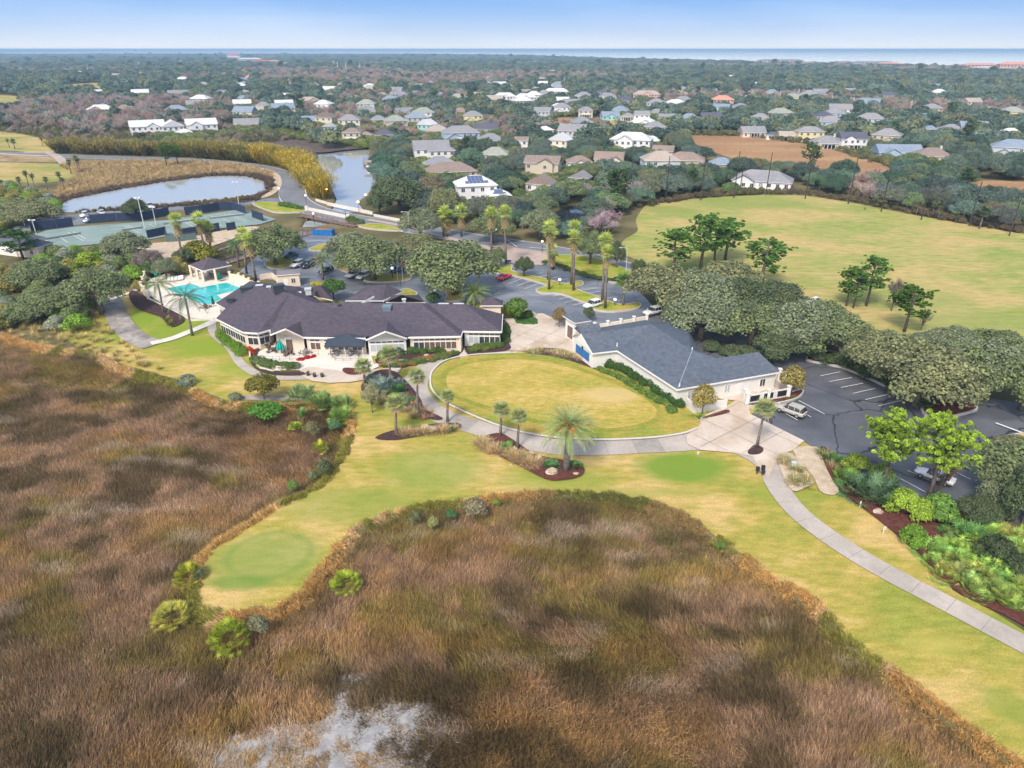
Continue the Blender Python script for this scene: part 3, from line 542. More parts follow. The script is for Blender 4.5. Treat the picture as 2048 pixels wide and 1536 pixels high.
def limb_mesh(name, lobes, th, r0, seed, mat=None, lean=0, n_twig=0):
    rg = np.random.default_rng(seed+99); mb = MB(); top = Vector((lean, 0, th))
    mb.tube([(0,0,-.3),(lean*.3,0,th*.4),top], [r0*1.25, r0, r0*.85], 8)
    for l in sorted(lobes, key=lambda q: -q[3])[:14]:
        e = Vector(l[:3]); m_ = top.lerp(e, .5)+Vector((rg.normal(0,.3), rg.normal(0,.3), -.1*e.length*.3))
        mb.tube([top, m_, e], [r0*.55, r0*.32, r0*.12], 5, cap=False)
    return mb.mesh(name, mat or BARK, True)
PR = {}
def proto(kind, parts, w, h): PR.setdefault(kind, []).append((parts, w, h))
for i in range(6):       # live oak
    rg = np.random.default_rng(40+i); w, h = 12, 8.5; lb = dome(rg, w, 2.0, h, 50, .8, 1.9, .9)
    proto('oak', [('crown', lobed(lb, 11500, .29, 'oak_crown', 40+i, shell=(.5, 1.12))), ('trunk', limb_mesh('oak_limbs', lb, 2.4, .42, i))], w, h)
    lbl = dome(rg, w, 1.5, h, 16, 1.8, 2.8, .7); proto('oak_far', [('crown', lobed(lbl, 1500, .80, 'far_oak_crown', 60+i, low=.1))], w, h)
for i in range(3):       # small round broadleaf tree
    rg = np.random.default_rng(80+i); w, h = 5, 6; lb = [(x*.5, y*.5, 1.6+(z-1.6)*.98, r, s) for x, y, z, r, s in dome(rg, 6.5, 1.7, 6.2, 22, .8, 1.3, 1.0)]
    lb = [(x*1.5, y*1.5, z, r, s) for x, y, z, r, s in lb]
    proto('small_tree', [('crown', lobed(lb, 2600, .26, 'small_tree_crown', 80+i, low=.8)), ('trunk', limb_mesh('small_tree_limbs', lb, 1.6, .12, i))], w, h)
for i in range(6):       # pine; the last two with a high umbrella crown
    z_0 = 4.4 if i < 4 else 6.2
    rg = np.random.default_rng(120+i); w, h = 9, 13; mb = MB(); cs, ns = [], []; lv = []
    mb.tube([(0,0,-.3),(.2,0,4),(.1,.3,8),(0,0,h-1)], [.34,.27,.18,.05], 7)
    for k in range(44):
        z = rg.uniform(z_0, h-.6); q = (z-z_0)/(h-z_0-.6); a = rg.random()*6.283; ln_ = 4.3*(math.sin(math.pi*(.22+.70*q))**.8)*rg.uniform(.6, 1.05)
        e = Vector((math.cos(a)*ln_, math.sin(a)*ln_, z+ln_*.18)); s0 = Vector((0, 0, z-.4)); mb.tube([s0, s0.lerp(e, .6)+Vector((0,0,-.1)), e], [.09,.05,.02], 4, cap=False)
        for j in range(9):
            c = s0.lerp(e, rg.uniform(.5, 1.05))+Vector(rg.normal(0, .5, 3))*Vector((1,1,.5)) if False else s0.lerp(e, rg.uniform(.45, 1.05))+Vector((rg.normal(0,.55), rg.normal(0,.55), rg.normal(0,.28)))
            tl = rg.random()
            for t in range(34):
                d = rg.normal(0, 1, 3); d[2] = abs(d[2])*.8; d /= np.linalg.norm(d); cs.append(np.array(c)+d*.26); ns.append(np.cross(d, rg.normal(0, 1, 3))); lv.append(.75*tl+.25*rg.random())
    proto('pine' if i < 4 else 'umbrella_pine', [('crown', leaf_mesh('pine_crown', cs, ns, .34, LEAF, lv=np.array(lv), aspect=.55, seed=i)), ('trunk', mb.mesh('pine_trunk', BARK, True))], w, h)
    proto('pine_far', [('crown', leaf_mesh('far_pine_crown', cs[::9], ns[::9], .8, LEAF, lv=np.array(lv)[::9], seed=i))], w, h)
TWIG = leaf_mat('twigs', 0, (1.1, 1, .95), .4)
for i in range(3):       # leafless tree: limbs and a haze of real twigs
    rg = np.random.default_rng(150+i); w, h = 8, 8; mb = MB(); V_, F_, A_ = [], [], []
    mb.tube([(0,0,-.3),(.1,0,1.2),(0,.1,2.4)], [.2,.16,.13], 6)
    for k in range(26):
        a = rg.random()*6.283; q = rg.uniform(.1, 1); e = Vector((math.cos(a)*3.6*q, math.sin(a)*3.6*q, 3+4.6*math.sqrt(1-q*q*.7)*rg.uniform(.7, 1)))
        s0 = Vector((0, 0, rg.uniform(1.2, 2.6))); md = s0.lerp(e, .5)+Vector((rg.normal(0,.25),rg.normal(0,.25),.2)); mb.tube([s0, md, e], [.09,.05,.015], 4, cap=False)
        for j in range(46):
            p = md.lerp(e, rg.uniform(0, 1)); d = ((e-md).normalized()+Vector(rg.normal(0, .6, 3))).normalized(); L_ = rg.uniform(.5, 1.3); q_ = p+d*L_; sd_ = d.cross(Vector(rg.normal(0, 1, 3))).normalized()*.035
            o_ = len(V_); V_ += [tuple(p-sd_), tuple(p+sd_), tuple(q_+sd_*.4), tuple(q_-sd_*.4)]; F_.append((o_, o_+1, o_+2, o_+3)); A_ += [rg.random()]*4
    me = bpy.data.meshes.new('bare_twigs'); me.from_pydata(V_, [], F_); me.materials.append(TWIG); me.attributes.new('leaf', 'FLOAT', 'POINT').data.foreach_set('value', A_)
    proto('bare', [('crown', me), ('trunk', mb.mesh('bare_limbs', BARK, True))], w, h)
for i in range(4):       # shrub
    rg = np.random.default_rng(180+i); w, h = 3, 2.2; lb = dome(rg, w, .1, h, 12, .5, .85, .85); proto('shrub', [('foliage', lobed(lb, 1500, .17, 'shrub_leaves', 180+i, low=.2))], w, h)
    lb = dome(rg, 6, .1, 4.2, 20, .9, 1.5, .8); proto('big_shrub', [('foliage', lobed(lb, 4200, .28, 'big_shrub_leaves', 190+i, low=.2))], 6, 4.2)
def strip(V_, F_, A_, p, d0, L_, w0, droop, lv, seg=3, side=None, tip=.15):
    side = (side or d0.cross(Vector((0,0,1)))).normalized(); o_ = len(V_); q = Vector(p); d = Vector(d0)
    for k in range(seg+1):
        ww = w0*(1-(1-tip)*(k/seg)); V_.append(tuple(q-side*ww)); V_.append(tuple(q+side*ww)); A_ += [lv, lv]
        q = q+d*(L_/seg); d = (d+Vector((0,0,-droop/seg))).normalized()
    for k in range(seg): F_.append((o_+2*k, o_+2*k+1, o_+2*k+3, o_+2*k+2))
def amesh(name, V_, F_, A_, mat=BLADE):
    me = bpy.data.meshes.new(name); me.from_pydata(V_, [], F_); me.materials.append(mat); me.attributes.new('leaf', 'FLOAT', 'POINT').data.foreach_set('value', A_); return me
def fan(V_, F_, A_, rg, base, d, pet, r, lv, n_=9):
    "one palmate leaf"
    s0 = Vector(base); side = d.cross(Vector((0,0,1))); side = side.normalized() if side.length > .01 else Vector((1,0,0)); up = side.cross(d).normalized()
    strip(V_, F_, A_, s0, d, pet, .025, .25, lv*.8, 1, side, 1); c = s0+d*pet*.97+Vector((0,0,-.06*pet))
    for k in range(n_):
        a = (k/(n_-1)-.5)*4.2; dd = (d*math.cos(a)+side*math.sin(a)+up*.12).normalized(); sd_ = (d*-math.sin(a)+side*math.cos(a))
        strip(V_, F_, A_, c, dd, r*rg.uniform(.85, 1.1), r*.15, .55, lv*rg.uniform(.8, 1.1), 2, sd_, .05)
def fan_leaf_mesh(seed, r=.85, pet=.8):
    rg = np.random.default_rng(seed); V_, F_, A_ = [], [], []; fan(V_, F_, A_, rg, (0,0,0), Vector((1,0,0)), pet, r, .55+.25*rg.random(), 9); return amesh('fan_leaf', V_, F_, A_)
FANL = [fan_leaf_mesh(k) for k in range(3)]
def trunk_mesh(h, r, bulge=0, lean=.2, boots=False):
    mb = MB(); rg = np.random.default_rng(int(h*10)); mb.tube([(0,0,-.2),(lean*.3,0,h*.35),(lean,.1,h*.7),(lean,0,h)], [r*1.3, r, r*.9, r*(1+bulge)], 8)
    if boots:
        for k in range(26):
            a = k*2.4; z = h-1.3+k*.05; p = Vector((lean+math.cos(a)*r, math.sin(a)*r, z)); mb.tube([p, p+Vector((math.cos(a)*.28, math.sin(a)*.28, .3))], [.06,.04], 4)
    return mb.mesh('palm_trunk', PALMBARK, True)
for i in range(3):       # cabbage palm seen at a distance: leaves in one crown
    rg = np.random.default_rng(210+i); V_, F_, A_ = [], [], []
    for k in range(34):
        el = rg.uniform(-.75, 1.35); a = k*2.4; d = Vector((math.cos(a)*math.cos(el), math.sin(a)*math.cos(el), math.sin(el))); fan(V_, F_, A_, rg, (.2,0,4.6), d, .8, .8, (.65 if el > -.2 else .4)*rg.uniform(.7, 1.2), 8)
    proto('cabbage_palm', [('crown', amesh('cabbage_palm_crown', V_, F_, A_)), ('trunk', trunk_mesh(4.6, .17, .3, boots=True))], 3.2, 6)
    V_, F_, A_ = [], [], []
    for k in range(30):
        el = rg.uniform(-.6, 1.4); a = k*2.4; d = Vector((math.cos(a)*math.cos(el), math.sin(a)*math.cos(el), math.sin(el))); fan(V_, F_, A_, rg, (.3,0,15.0), d, .85, .85, (.7 if el > 0 else .4)*rg.uniform(.7, 1.2), 7)
    skirt = []
    S_, SF, SA = [], [], []
    for k in range(34):
        a = k*2.4; fan(S_, SF, SA, rg, (.3+.1*math.cos(a), .1*math.sin(a), 14.7-.05*k), Vector((math.cos(a)*.55, math.sin(a)*.55, -.8)).normalized(), .5, .7, .5*rg.uniform(.6, 1.2), 4)
    proto('fan_palm', [('crown', amesh('fan_palm_crown', V_, F_, A_)), ('dead_skirt', amesh('fan_palm_skirt', S_, SF, SA)), ('trunk', trunk_mesh(15, .2, 0, .3))], 3.4, 16.5)
    V_, F_, A_ = [], [], []
    for k in range(56):
        a = k*2.4; el = rg.uniform(-.05, 1.35); q = rg.random()*.9; fan(V_, F_, A_, rg, (math.cos(a)*q*.7, math.sin(a)*q*.7, .05), Vector((math.cos(a)*math.cos(el), math.sin(a)*math.cos(el), math.sin(el))), rg.uniform(.55, 1.1), .46, rg.uniform(.25, .95), 8)
    proto('palmetto', [('foliage', amesh('palmetto_leaves', V_, F_, A_))], 3.0, 1.8)
    V_, F_, A_ = [], [], []
    for k in range(130):
        a = k*2.4; q = math.sqrt(rg.random()); el = .95-.85*q+rg.normal(0, .2); fan(V_, F_, A_, rg, (math.cos(a)*q*.9, math.sin(a)*q*.9, .15+.55*(1-q)), Vector((math.cos(a)*math.cos(el), math.sin(a)*math.cos(el), math.sin(el))), rg.uniform(.35, .6), .34, rg.uniform(.15, .8)*(1 if q < .85 else .6), 7)
    proto('palmetto_mound', [('foliage', amesh('palmetto_mound_leaves', V_, F_, A_))], 3.2, 1.7)
def frond_mesh(seed, L_=3.2, droop=.9, leaflet=.42, n_=24, hang=0):
    rg = np.random.default_rng(seed); V_, F_, A_ = [], [], []; q = Vector((0,0,0)); d = Vector((1,0,0)); st = L_/n_
    for k in range(n_):
        t = k/n_; lv = .55+.3*rg.random()
        strip(V_, F_, A_, q, d, st, .035*(1-t*.7), 0, .5, 1, Vector((0,1,0)), 1)
        if k > 2:
            ll = leaflet*math.sin(math.pi*min(.98, .15+t*.85))**.6
            for s_ in (-1, 1):
                dd = (d*.5+Vector((0, s_, 0))+Vector((0,0,-.25-hang))).normalized(); strip(V_, F_, A_, q, dd, ll, .045, .5+hang, lv*rg.uniform(.8,1.1), 2, d.copy(), .2)
        q = q+d*st; d = (d+Vector((0,0,-droop*1.6*st/L_*(0.4+t)))).normalized()
    return amesh('frond', V_, F_, A_)
FROND = [frond_mesh(k) for k in range(3)]; QFROND = [frond_mesh(10+k, 3.4, 1.7, .6, 24, .7) for k in range(3)]
for i in range(3):       # tussocks of dry grass, bamboo, agave
    rg = np.random.default_rng(300+i); V_, F_, A_ = [], [], []
    for k in range(130):
        a = rg.random()*6.283; el = rg.uniform(.5, 1.5); q = rg.random()*.25
        strip(V_, F_, A_, Vector((math.cos(a)*q, math.sin(a)*q, 0)), Vector((math.cos(a)*math.cos(el), math.sin(a)*math.cos(el), math.sin(el))), rg.uniform(.7, 1.25), .022, rg.uniform(.5, 1.4), rg.random(), 3)
    proto('grass_clump', [('blades', amesh('grass_clump_blades', V_, F_, A_))], 1.6, 1.1)
    V_, F_, A_ = [], [], []
    for k in range(110):
        a = rg.random()*6.283; q = rg.random()*1.3; x_, y_ = math.cos(a)*q, math.sin(a)*q; d = Vector((math.cos(a)*.3*q, math.sin(a)*.3*q, 1)).normalized(); hh = rg.uniform(4.5, 8); lv0 = rg.random()
        strip(V_, F_, A_, Vector((x_, y_, 0)), d, hh, .05, .35, .4*lv0, 4, None, .4)
        for j in range(26):
            t = rg.uniform(.2, 1)**.8; p = Vector((x_, y_, 0))+d*hh*t+Vector((math.cos(a)*t*t*.5, math.sin(a)*t*t*.5, 0)); dd = (Vector(rg.normal(0, 1, 3))+Vector((0,0,-.1))).normalized()
            strip(V_, F_, A_, p, dd, rg.uniform(.4, .9), .06, .6, .3*lv0+.7*rg.random()*(.4+.6*t), 1)
    proto('bamboo', [('foliage', amesh('bamboo_leaves', V_, F_, A_, LEAF))], 5, 8)
    V_, F_, A_ = [], [], []
    for k in range(34):
        a = k*2.4; el = .15+1.25*k/34; strip(V_, F_, A_, Vector((0,0,.1)), Vector((math.cos(a)*math.cos(el), math.sin(a)*math.cos(el), math.sin(el))), .9, .07, -.1, rg.random(), 2, None, .05)
    proto('agave', [('leaves', amesh('agave_leaves', V_, F_, A_))], 1.8, 1)
def tuft(name, seed, n_, L0, L1, spread, wid, lean=.35):
    rg = np.random.default_rng(seed); V_, F_, A_ = [], [], []
    for k in range(n_):
        a = rg.random()*6.283; q = math.sqrt(rg.random())*spread; d = Vector((lean+rg.normal(0,.3), rg.normal(0,.3), 1)).normalized()
        strip(V_, F_, A_, Vector((math.cos(a)*q, math.sin(a)*q, 0)), d, rg.uniform(L0, L1), wid, rg.uniform(-.2, 1.0), rg.random(), 2, Vector((rg.normal(), rg.normal(), 0)), .25)
    return amesh(name, V_, F_, A_)
TUFTS = [tuft('marsh_tuft', 400+k, 105, .45, 1.0, .75, .024) for k in range(4)]
BTUFTS = [tuft('bank_tuft', 410+k, 120, .3, .8, .6, .024, .6) for k in range(3)]
# ------------------------------------------------------------------ scatter of uncountable growth by geometry nodes
def scatter(name, pts, rot, scl, var, tint, meshes, label=None):
    pm = bpy.data.meshes.new(name); pm.from_pydata(np.asarray(pts, float).tolist(), [], []); N_ = len(pts)
    for nm, tp, arr, key in (('rot', 'FLOAT_VECTOR', rot, 'vector'), ('scl', 'FLOAT_VECTOR', scl, 'vector'), ('var', 'INT', var, 'value'), ('tint', 'FLOAT_COLOR', np.concatenate([tint, np.ones((N_, 1))], 1), 'color')):
        at = pm.attributes.new(nm, tp, 'POINT'); at.data.foreach_set(key, np.asarray(arr, np.int32 if tp == 'INT' else np.float32).ravel())
    ob = put(pm, name); g = bpy.data.node_groups.new(name, 'GeometryNodeTree')
    for io in ('INPUT', 'OUTPUT'): g.interface.new_socket('Geometry', in_out=io, socket_type='NodeSocketGeometry')
    gi = g.nodes.new('NodeGroupInput'); go = g.nodes.new('NodeGroupOutput'); jn = g.nodes.new('GeometryNodeJoinGeometry')
    def attr(nm, tp): k = g.nodes.new('GeometryNodeInputNamedAttribute'); k.data_type = tp; k.inputs['Name'].default_value = nm; return k.outputs[0]
    ra, sa, va = attr('rot', 'FLOAT_VECTOR'), attr('scl', 'FLOAT_VECTOR'), attr('var', 'INT')
    for i, me in enumerate(meshes):
        po = bpy.data.objects.new(name+'_sprig', me); oi = g.nodes.new('GeometryNodeObjectInfo'); oi.inputs[0].default_value = po
        cmp_ = g.nodes.new('FunctionNodeCompare'); cmp_.data_type = 'INT'; cmp_.operation = 'EQUAL'; g.links.new(va, cmp_.inputs[2]); cmp_.inputs[3].default_value = i
        ip = g.nodes.new('GeometryNodeInstanceOnPoints'); g.links.new(gi.outputs[0], ip.inputs['Points']); g.links.new(oi.outputs['Geometry'], ip.inputs['Instance'])
        g.links.new(cmp_.outputs[0], ip.inputs['Selection']); g.links.new(ra, ip.inputs['Rotation']); g.links.new(sa, ip.inputs['Scale']); g.links.new(ip.outputs[0], jn.inputs[0])
    g.links.new(jn.outputs[0], go.inputs[0]); md = ob.modifiers.new('scatter', 'NODES'); md.node_group = g
    return stuff(ob, label)
# ------------------------------------------------------------------ single plants
_vi = {}
def plant(kind, name, p, w, h, tint, label, cat, group=None, rz=None, var=None):
    lst = PR[kind]; k = _vi.get(kind, 0) if var is None else var; _vi[kind] = k+1; parts, w0, h0 = lst[k % len(lst)]
    rz = random.random()*6.283 if rz is None else rz
    one = len(parts) == 1
    if kind in ('fan_palm', 'cabbage_palm'):      # the crown keeps its round shape whatever the height of the trunk
        r_ = root(name, p, rz, label, cat, group); s_ = w/w0; cz, th0 = (15.0, 15.0) if kind == 'fan_palm' else (4.6, 4.6); th = max(.8, h-s_*1.25)
        for pn, me in parts:
            c = put(me, pn, r_)
            if pn == 'trunk': c.scale = (min(1.3, s_), min(1.3, s_), th/th0)
            else: c.scale = (s_, s_, s_); c.location = (0, 0, th-cz*s_)
            c['tint'] = tint if pn == 'crown' else ((.50, .40, .20) if pn == 'dead_skirt' else (.2, .17, .14))
        return r_
    if one:
        r_ = put(parts[0][1], name, None, p, rz, (w/w0, w/w0, h/h0)); tag(r_, label, cat, group); r_['tint'] = tint
    else:
        r_ = root(name, p, rz, label, cat, group); r_.scale = (w/w0, w/w0, h/h0)
        for pn, me in parts:
            c = put(me, pn, r_)
            c['tint'] = tint if pn == 'crown' else ((.30, .22, .12) if pn == 'dead_skirt' else (.2, .17, .14))
    return r_
# ---- marsh grass
def marsh_pts(step, ylim=(20, 150)):
    xs = np.arange(-150, 150, step); ys = np.arange(ylim[0], ylim[1], step); X_, Y_ = np.meshgrid(xs, ys); X_ = X_.ravel(); Y_ = Y_.ravel()
    X_ = X_+RNG.uniform(-.5, .5, X_.size)*step; Y_ = Y_+RNG.uniform(-.5, .5, X_.size)*step
    d = Y_*CP+(CAM_H+1)*SP; u = 1024+FPX*X_/d; v = 768-FPX*(Y_*SP-(CAM_H+1)*CP)/d
    k = (u > -160) & (u < 2200) & (v < 1640) & inside(wM, X_, Y_); return X_[k], Y_[k], u[k], v[k]
X_, Y_, u_, v_ = marsh_pts(.62)
dE = edist(wM, X_, Y_)
POOLS = [(540,1450),(640,1440),(662,1418),(684,1350),(752,1346),(757,1388),(705,1400),(730,1420),(790,1400),(855,1408),(845,1450),(812,1500),(812,1640),(400,1640),(430,1500),(475,1470)]
wq = W_(POOLS, -1.1); wq2 = W_([(420,1520),(450,1490),(475,1495),(500,1470),(500,1536)], -1.1); nz = F3(X_, Y_*.8, 1.3, 4); ip_ = inside(wq, X_, Y_)
dI = np.where(ip_, edist(wq, X_, Y_), 0); keepm = ~(ip_ & (nz > .58-.14*np.clip(dI/3.0, 0, 1)))
ditches = [[(408,1295),(440,1340),(462,1400),(468,1440),(465,1490)], [(640,1290),(675,1345),(685,1355)], [(540,1280),(547,1340),(560,1430)], [(684,1400),(680,1440),(672,1480),(662,1536)], [(1165,1190),(1160,1240)]]
for q in ditches: keepm &= edist(W_(q, -1.1), X_, Y_, False) > .45
keepm &= dE > .5
X_, Y_, u_, v_, dE = (q[keepm] for q in (X_, Y_, u_, v_, dE)); N_ = len(X_)
a1 = F1(X_+.5*Y_, Y_*1.2, .14, 5); a2 = F2(X_*.8, Y_*1.2, .17, 5); a3 = F3(X_, Y_, .4, 3)
def sstep(x, a, b): t = np.clip((x-a)/(b-a), 0, 1); return (t*t*(3-2*t))[:, None]
mauve, olive, ochre, dark, pale = (np.array(c) for c in ((.39,.265,.165), (.27,.215,.07), (.39,.25,.09), (.14,.105,.05), (.58,.47,.37)))
tn = np.tile(mauve, (N_, 1)); tn = tn+(olive-tn)*sstep(a1, .50, .62); tn = tn+(ochre-tn)*sstep(a2, .54, .66)*.55
tn = tn+(ochre-tn)*sstep(v_+60*(a1-.5), 1330, 1480)*sstep(-np.abs(u_-850), -650, -250)*.85
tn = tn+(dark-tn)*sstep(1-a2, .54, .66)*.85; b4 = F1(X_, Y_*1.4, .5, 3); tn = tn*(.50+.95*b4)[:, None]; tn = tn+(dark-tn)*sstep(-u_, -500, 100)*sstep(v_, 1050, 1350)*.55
tn = tn+(pale-tn)*sstep(F3(X_*.5, Y_*1.5, .3, 3)*.7+a1*.3, .62, .69)*.5
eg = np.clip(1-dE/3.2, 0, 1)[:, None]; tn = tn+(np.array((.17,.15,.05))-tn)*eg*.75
tn *= RNG.uniform(.8, 1.2, (N_, 1)); zz = np.full(N_, -1.12)
th = 6.283*F1(X_, Y_, .03, 2)*1.2-.6
scatter('marsh_grass', np.stack([X_, Y_, zz], 1), np.stack([RNG.normal(0, .12, N_), RNG.normal(0, .12, N_), th+RNG.normal(0, .35, N_)], 1),
        np.stack([np.ones(N_)*1.05, np.ones(N_)*1.05, (.45+1.25*F2(X_, Y_, .22, 4))*np.where(inside(wq, X_, Y_), .42, 1)], 1), RNG.integers(0, 4, N_), tn, TUFTS)
mm = nmat('grey_tidal_mud', [(.3, (.24, .24, .25)), (.7, (.42, .41, .40))], .8, 5, .4, .5, fine=(4, .12))
sheet('tidal_mud', [(420,1470),(540,1435),(640,1425),(672,1338),(765,1335),(790,1385),(880,1395),(890,1460),(850,1520),(860,1700),(380,1700),(400,1500)], mm, 3, z=-1.02); 
# ---- long golden grass on the bank between turf and marsh
bank = [(0,668),(60,688),(130,700),(190,706),(240,735),(330,757),(400,785),(450,806),(560,812),(645,806),(690,816),(704,850),(700,880),(676,930),(636,975),(558,1012),(478,1062),(420,1100),(400,1145),(390,1200),(402,1224),(470,1230),(550,1217),(607,1187),(654,1127),(692,1080),(737,1044),(850,1012),(930,1002),(1000,992),(1100,988),(1200,988),(1290,1004),(1370,1034),(1440,1080),(1500,1122),(1535,1155),(1590,1178),(1650,1225),(1700,1283),(1760,1325),(1830,1373),(1880,1415),(1960,1473),(2048,1535),(2200,1640)]
wb = W_(bank, 0, 6, False); px_, py_, pz_, tt, sc_ = [], [], [], [], []
for i in range(len(wb)-1):
    A, B = wb[i], wb[i+1]; L_ = (B-A).length; uu, vv = proj(A.x, A.y, 0); d = (B-A).normalized(); nn = Vector((d.y, -d.x, 0))
    wide = 3.0 if uu < 720 and vv < 1000 else (5.5 if 720 < uu < 1420 and vv < 1110 else 3.4)
    if uu < 330: wide = 7
    if 380 < uu < 620 and vv > 1180: wide = 3.2
    for k in range(int(L_*wide*6.5)+1):
        s_ = RNG.uniform(-.35, wide); q = A.lerp(B, RNG.random())+nn*s_
        if RNG.random() < .35*s_/wide: continue
        px_.append(q.x); py_.append(q.y); pz_.append(-min(1.1, max(0, s_*.75))); c = F1(q.x, q.y, .12, 3); c2 = F2(q.x, q.y, .3, 2)
        col = np.array((.66,.45,.18)) if c < .48 else (np.array((.74,.56,.30)) if c < .56 else np.array((.36,.34,.08)))
        if 1050 < uu < 1420 and vv < 1110: col = np.array((.25,.26,.07)) if c2 > .45 else np.array((.46,.34,.15))
        if 330 < uu < 700 and vv < 1050 and s_ > 1.2: col = np.array((.2,.17,.06))
        tt.append(col*RNG.uniform(.75, 1.2)); sc_.append(RNG.uniform(.6, 1.1))
N_ = len(px_); sc_ = np.array(sc_)
scatter('bank_grass', np.stack([px_, py_, pz_], 1), np.stack([RNG.normal(0, .2, N_), RNG.normal(0, .2, N_), RNG.normal(3.9, .8, N_)], 1), np.stack([sc_, sc_, sc_], 1), RNG.integers(0, 3, N_), np.array(tt), BTUFTS)
print('marsh', len(X_), 'bank', N_)
# ================================================================== BUILDINGS
WHITE = flat('white_paint', (.74, .72, .68), .6, .3, 0, .04); CREAM = flat('cream_stucco', (.72, .62, .50), .8, .2, 0, .04); TRIM = flat('white_trim', (.80, .78, .74), .5, .3, 0, .03)
GLASS = flat('dark_glass', (.05, .055, .065), .12, .6, 0, .2); GLASSB = flat('warm_glass', (.15, .10, .075), .15, .5, 0, .3); GLASSL = flat('pale_glass', (.42, .46, .48), .15, .5, 0, .1)
def shingle(name, c, v=.22):
    m, n, b = base_mat(name, .85, .25); g = n.nodes.new('ShaderNodeNewGeometry').outputs['Position']
    t = noise(n, g, 1.2, 6, (1, 1, 3)); r = ramp(n, [(.3, tuple(x*(1-v) for x in c)), (.7, tuple(x*(1+v) for x in c))]); n.links.new(t.outputs[0], r.inputs[0])
    t2 = noise(n, g, 7, 3, (1, 1, 2)); r2 = ramp(n, [(.3, (.8,)*3), (.7, (1.2,)*3)]); n.links.new(t2.outputs[0], r2.inputs[0]); c1 = mixc(n, r.outputs[0], r2.outputs[0], 1, 'MULTIPLY')
    t3 = noise(n, g, .09, 5); r3 = ramp(n, [(.35, (1, .98, .96)), (.65, (1.22, 1.08, 1.0))]); n.links.new(t3.outputs[0], r3.inputs[0])
    n.links.new(mixc(n, c1, r3.outputs[0], 1, 'MULTIPLY'), b.inputs['Base Color']); return m
ROOFP = shingle('purple_grey_shingles', (.078, .072, .098)); ROOFB = shingle('blue_grey_shingles', (.092, .120, .160))
RC = {'grey': shingle('grey_shingles', (.23, .25, .28)), 'dark': shingle('dark_shingles', (.09, .10, .14)), 'brown': shingle('brown_shingles', (.24, .20, .18)), 'tan': shingle('tan_shingles', (.34, .32, .29)),
      'blue': shingle('slate_blue_shingles', (.20, .27, .36)), 'white': flat('white_metal_roof', (.62, .63, .64), .45, .4, 0, .06), 'coral': shingle('coral_tile', (.55, .27, .20)), 'green': shingle('grey_green_shingles', (.27, .31, .28)), 'red': shingle('red_tile', (.5, .10, .07))}
WC = {'white': flat('white_siding', (.74, .74, .74), .7), 'cream': flat('cream_siding', (.70, .63, .50), .7), 'beige': flat('beige_siding', (.56, .49, .38), .7), 'yellow': flat('yellow_siding', (.72, .64, .36), .7), 'turquoise': flat('turquoise_siding', (.30, .60, .60), .7),
      'blue': flat('blue_siding', (.36, .48, .60), .7), 'green': flat('sage_siding', (.46, .52, .46), .7), 'grey': flat('grey_siding', (.50, .53, .55), .7), 'pink': flat('pink_stucco', (.70, .42, .34), .7), 'tan': flat('tan_siding', (.52, .44, .36), .7)}
SOLAR = flat('solar_glass', (.10, .14, .25), .2, .6, 0, .1); WOOD = flat('weathered_wood', (.24, .17, .14), .9, .1, 0, .3)
def roof_faces(mb, x0, x1, y0, y1, z, h, kind, ov=.5, m=0, axis='x', th=.18):
    "hip or gable roof with thickness over a rectangle; ridge along axis"
    x0 -= ov; x1 += ov; y0 -= ov; y1 += ov; sw = axis == 'y'
    if sw: x0, x1, y0, y1 = y0, y1, x0, x1
    cy = (y0+y1)/2; ins = min((y1-y0)/2, (x1-x0)/2-.01) if kind == 'hip' else 0
    v = [(x0,y0,z),(x1,y0,z),(x1,y1,z),(x0,y1,z),(x0+ins,cy,z+h),(x1-ins,cy,z+h)]+[(x0,y0,z-th),(x1,y0,z-th),(x1,y1,z-th),(x0,y1,z-th)]
    f = [(0,1,5,4),(2,3,4,5),(1,2,5),(3,0,4)]; e = [(6,7,1,0),(7,8,2,1),(8,9,3,2),(9,6,0,3),(9,8,7,6)]
    if sw: v = [(b_, a_, c_) for a_, b_, c_ in v]; f = [q[::-1] for q in f]; e = [q[::-1] for q in e]
    mb.add(v, f, m); mb.add(v, e, m+1)
def win_mesh(w, h, glass, panes=2, key={}):
    k = (round(w, 1), round(h, 1), glass.name, panes)
    if k not in key:
        a, b = MB(), MB(); t = .07
        for x0, x1, z0, z1 in ((-w/2-t, w/2+t, -t, 0), (-w/2-t, w/2+t, h, h+t), (-w/2-t, -w/2, 0, h), (w/2, w/2+t, 0, h)): a.box(x0, x1, -.07, .02, z0, z1)
        for j in range(1, panes): a.box(-w/2+w*j/panes-.04, -w/2+w*j/panes+.04, -.06, .02, 0, h)
        b.box(-w/2, w/2, -.035, .015, 0, h); key[k] = (a.mesh('window_frame', TRIM), b.mesh('window_pane', glass))
    return key[k]
def window(parent, x, y, z, rz, w=1.0, h=1.3, glass=None, panes=2, sub=True):
    fr, pn = win_mesh(w, h, glass or GLASS, panes); o = put(fr, 'window', parent, (x, y, z), rz); put(pn, 'pane', o); return o
HOUSES = []; FOOT = []
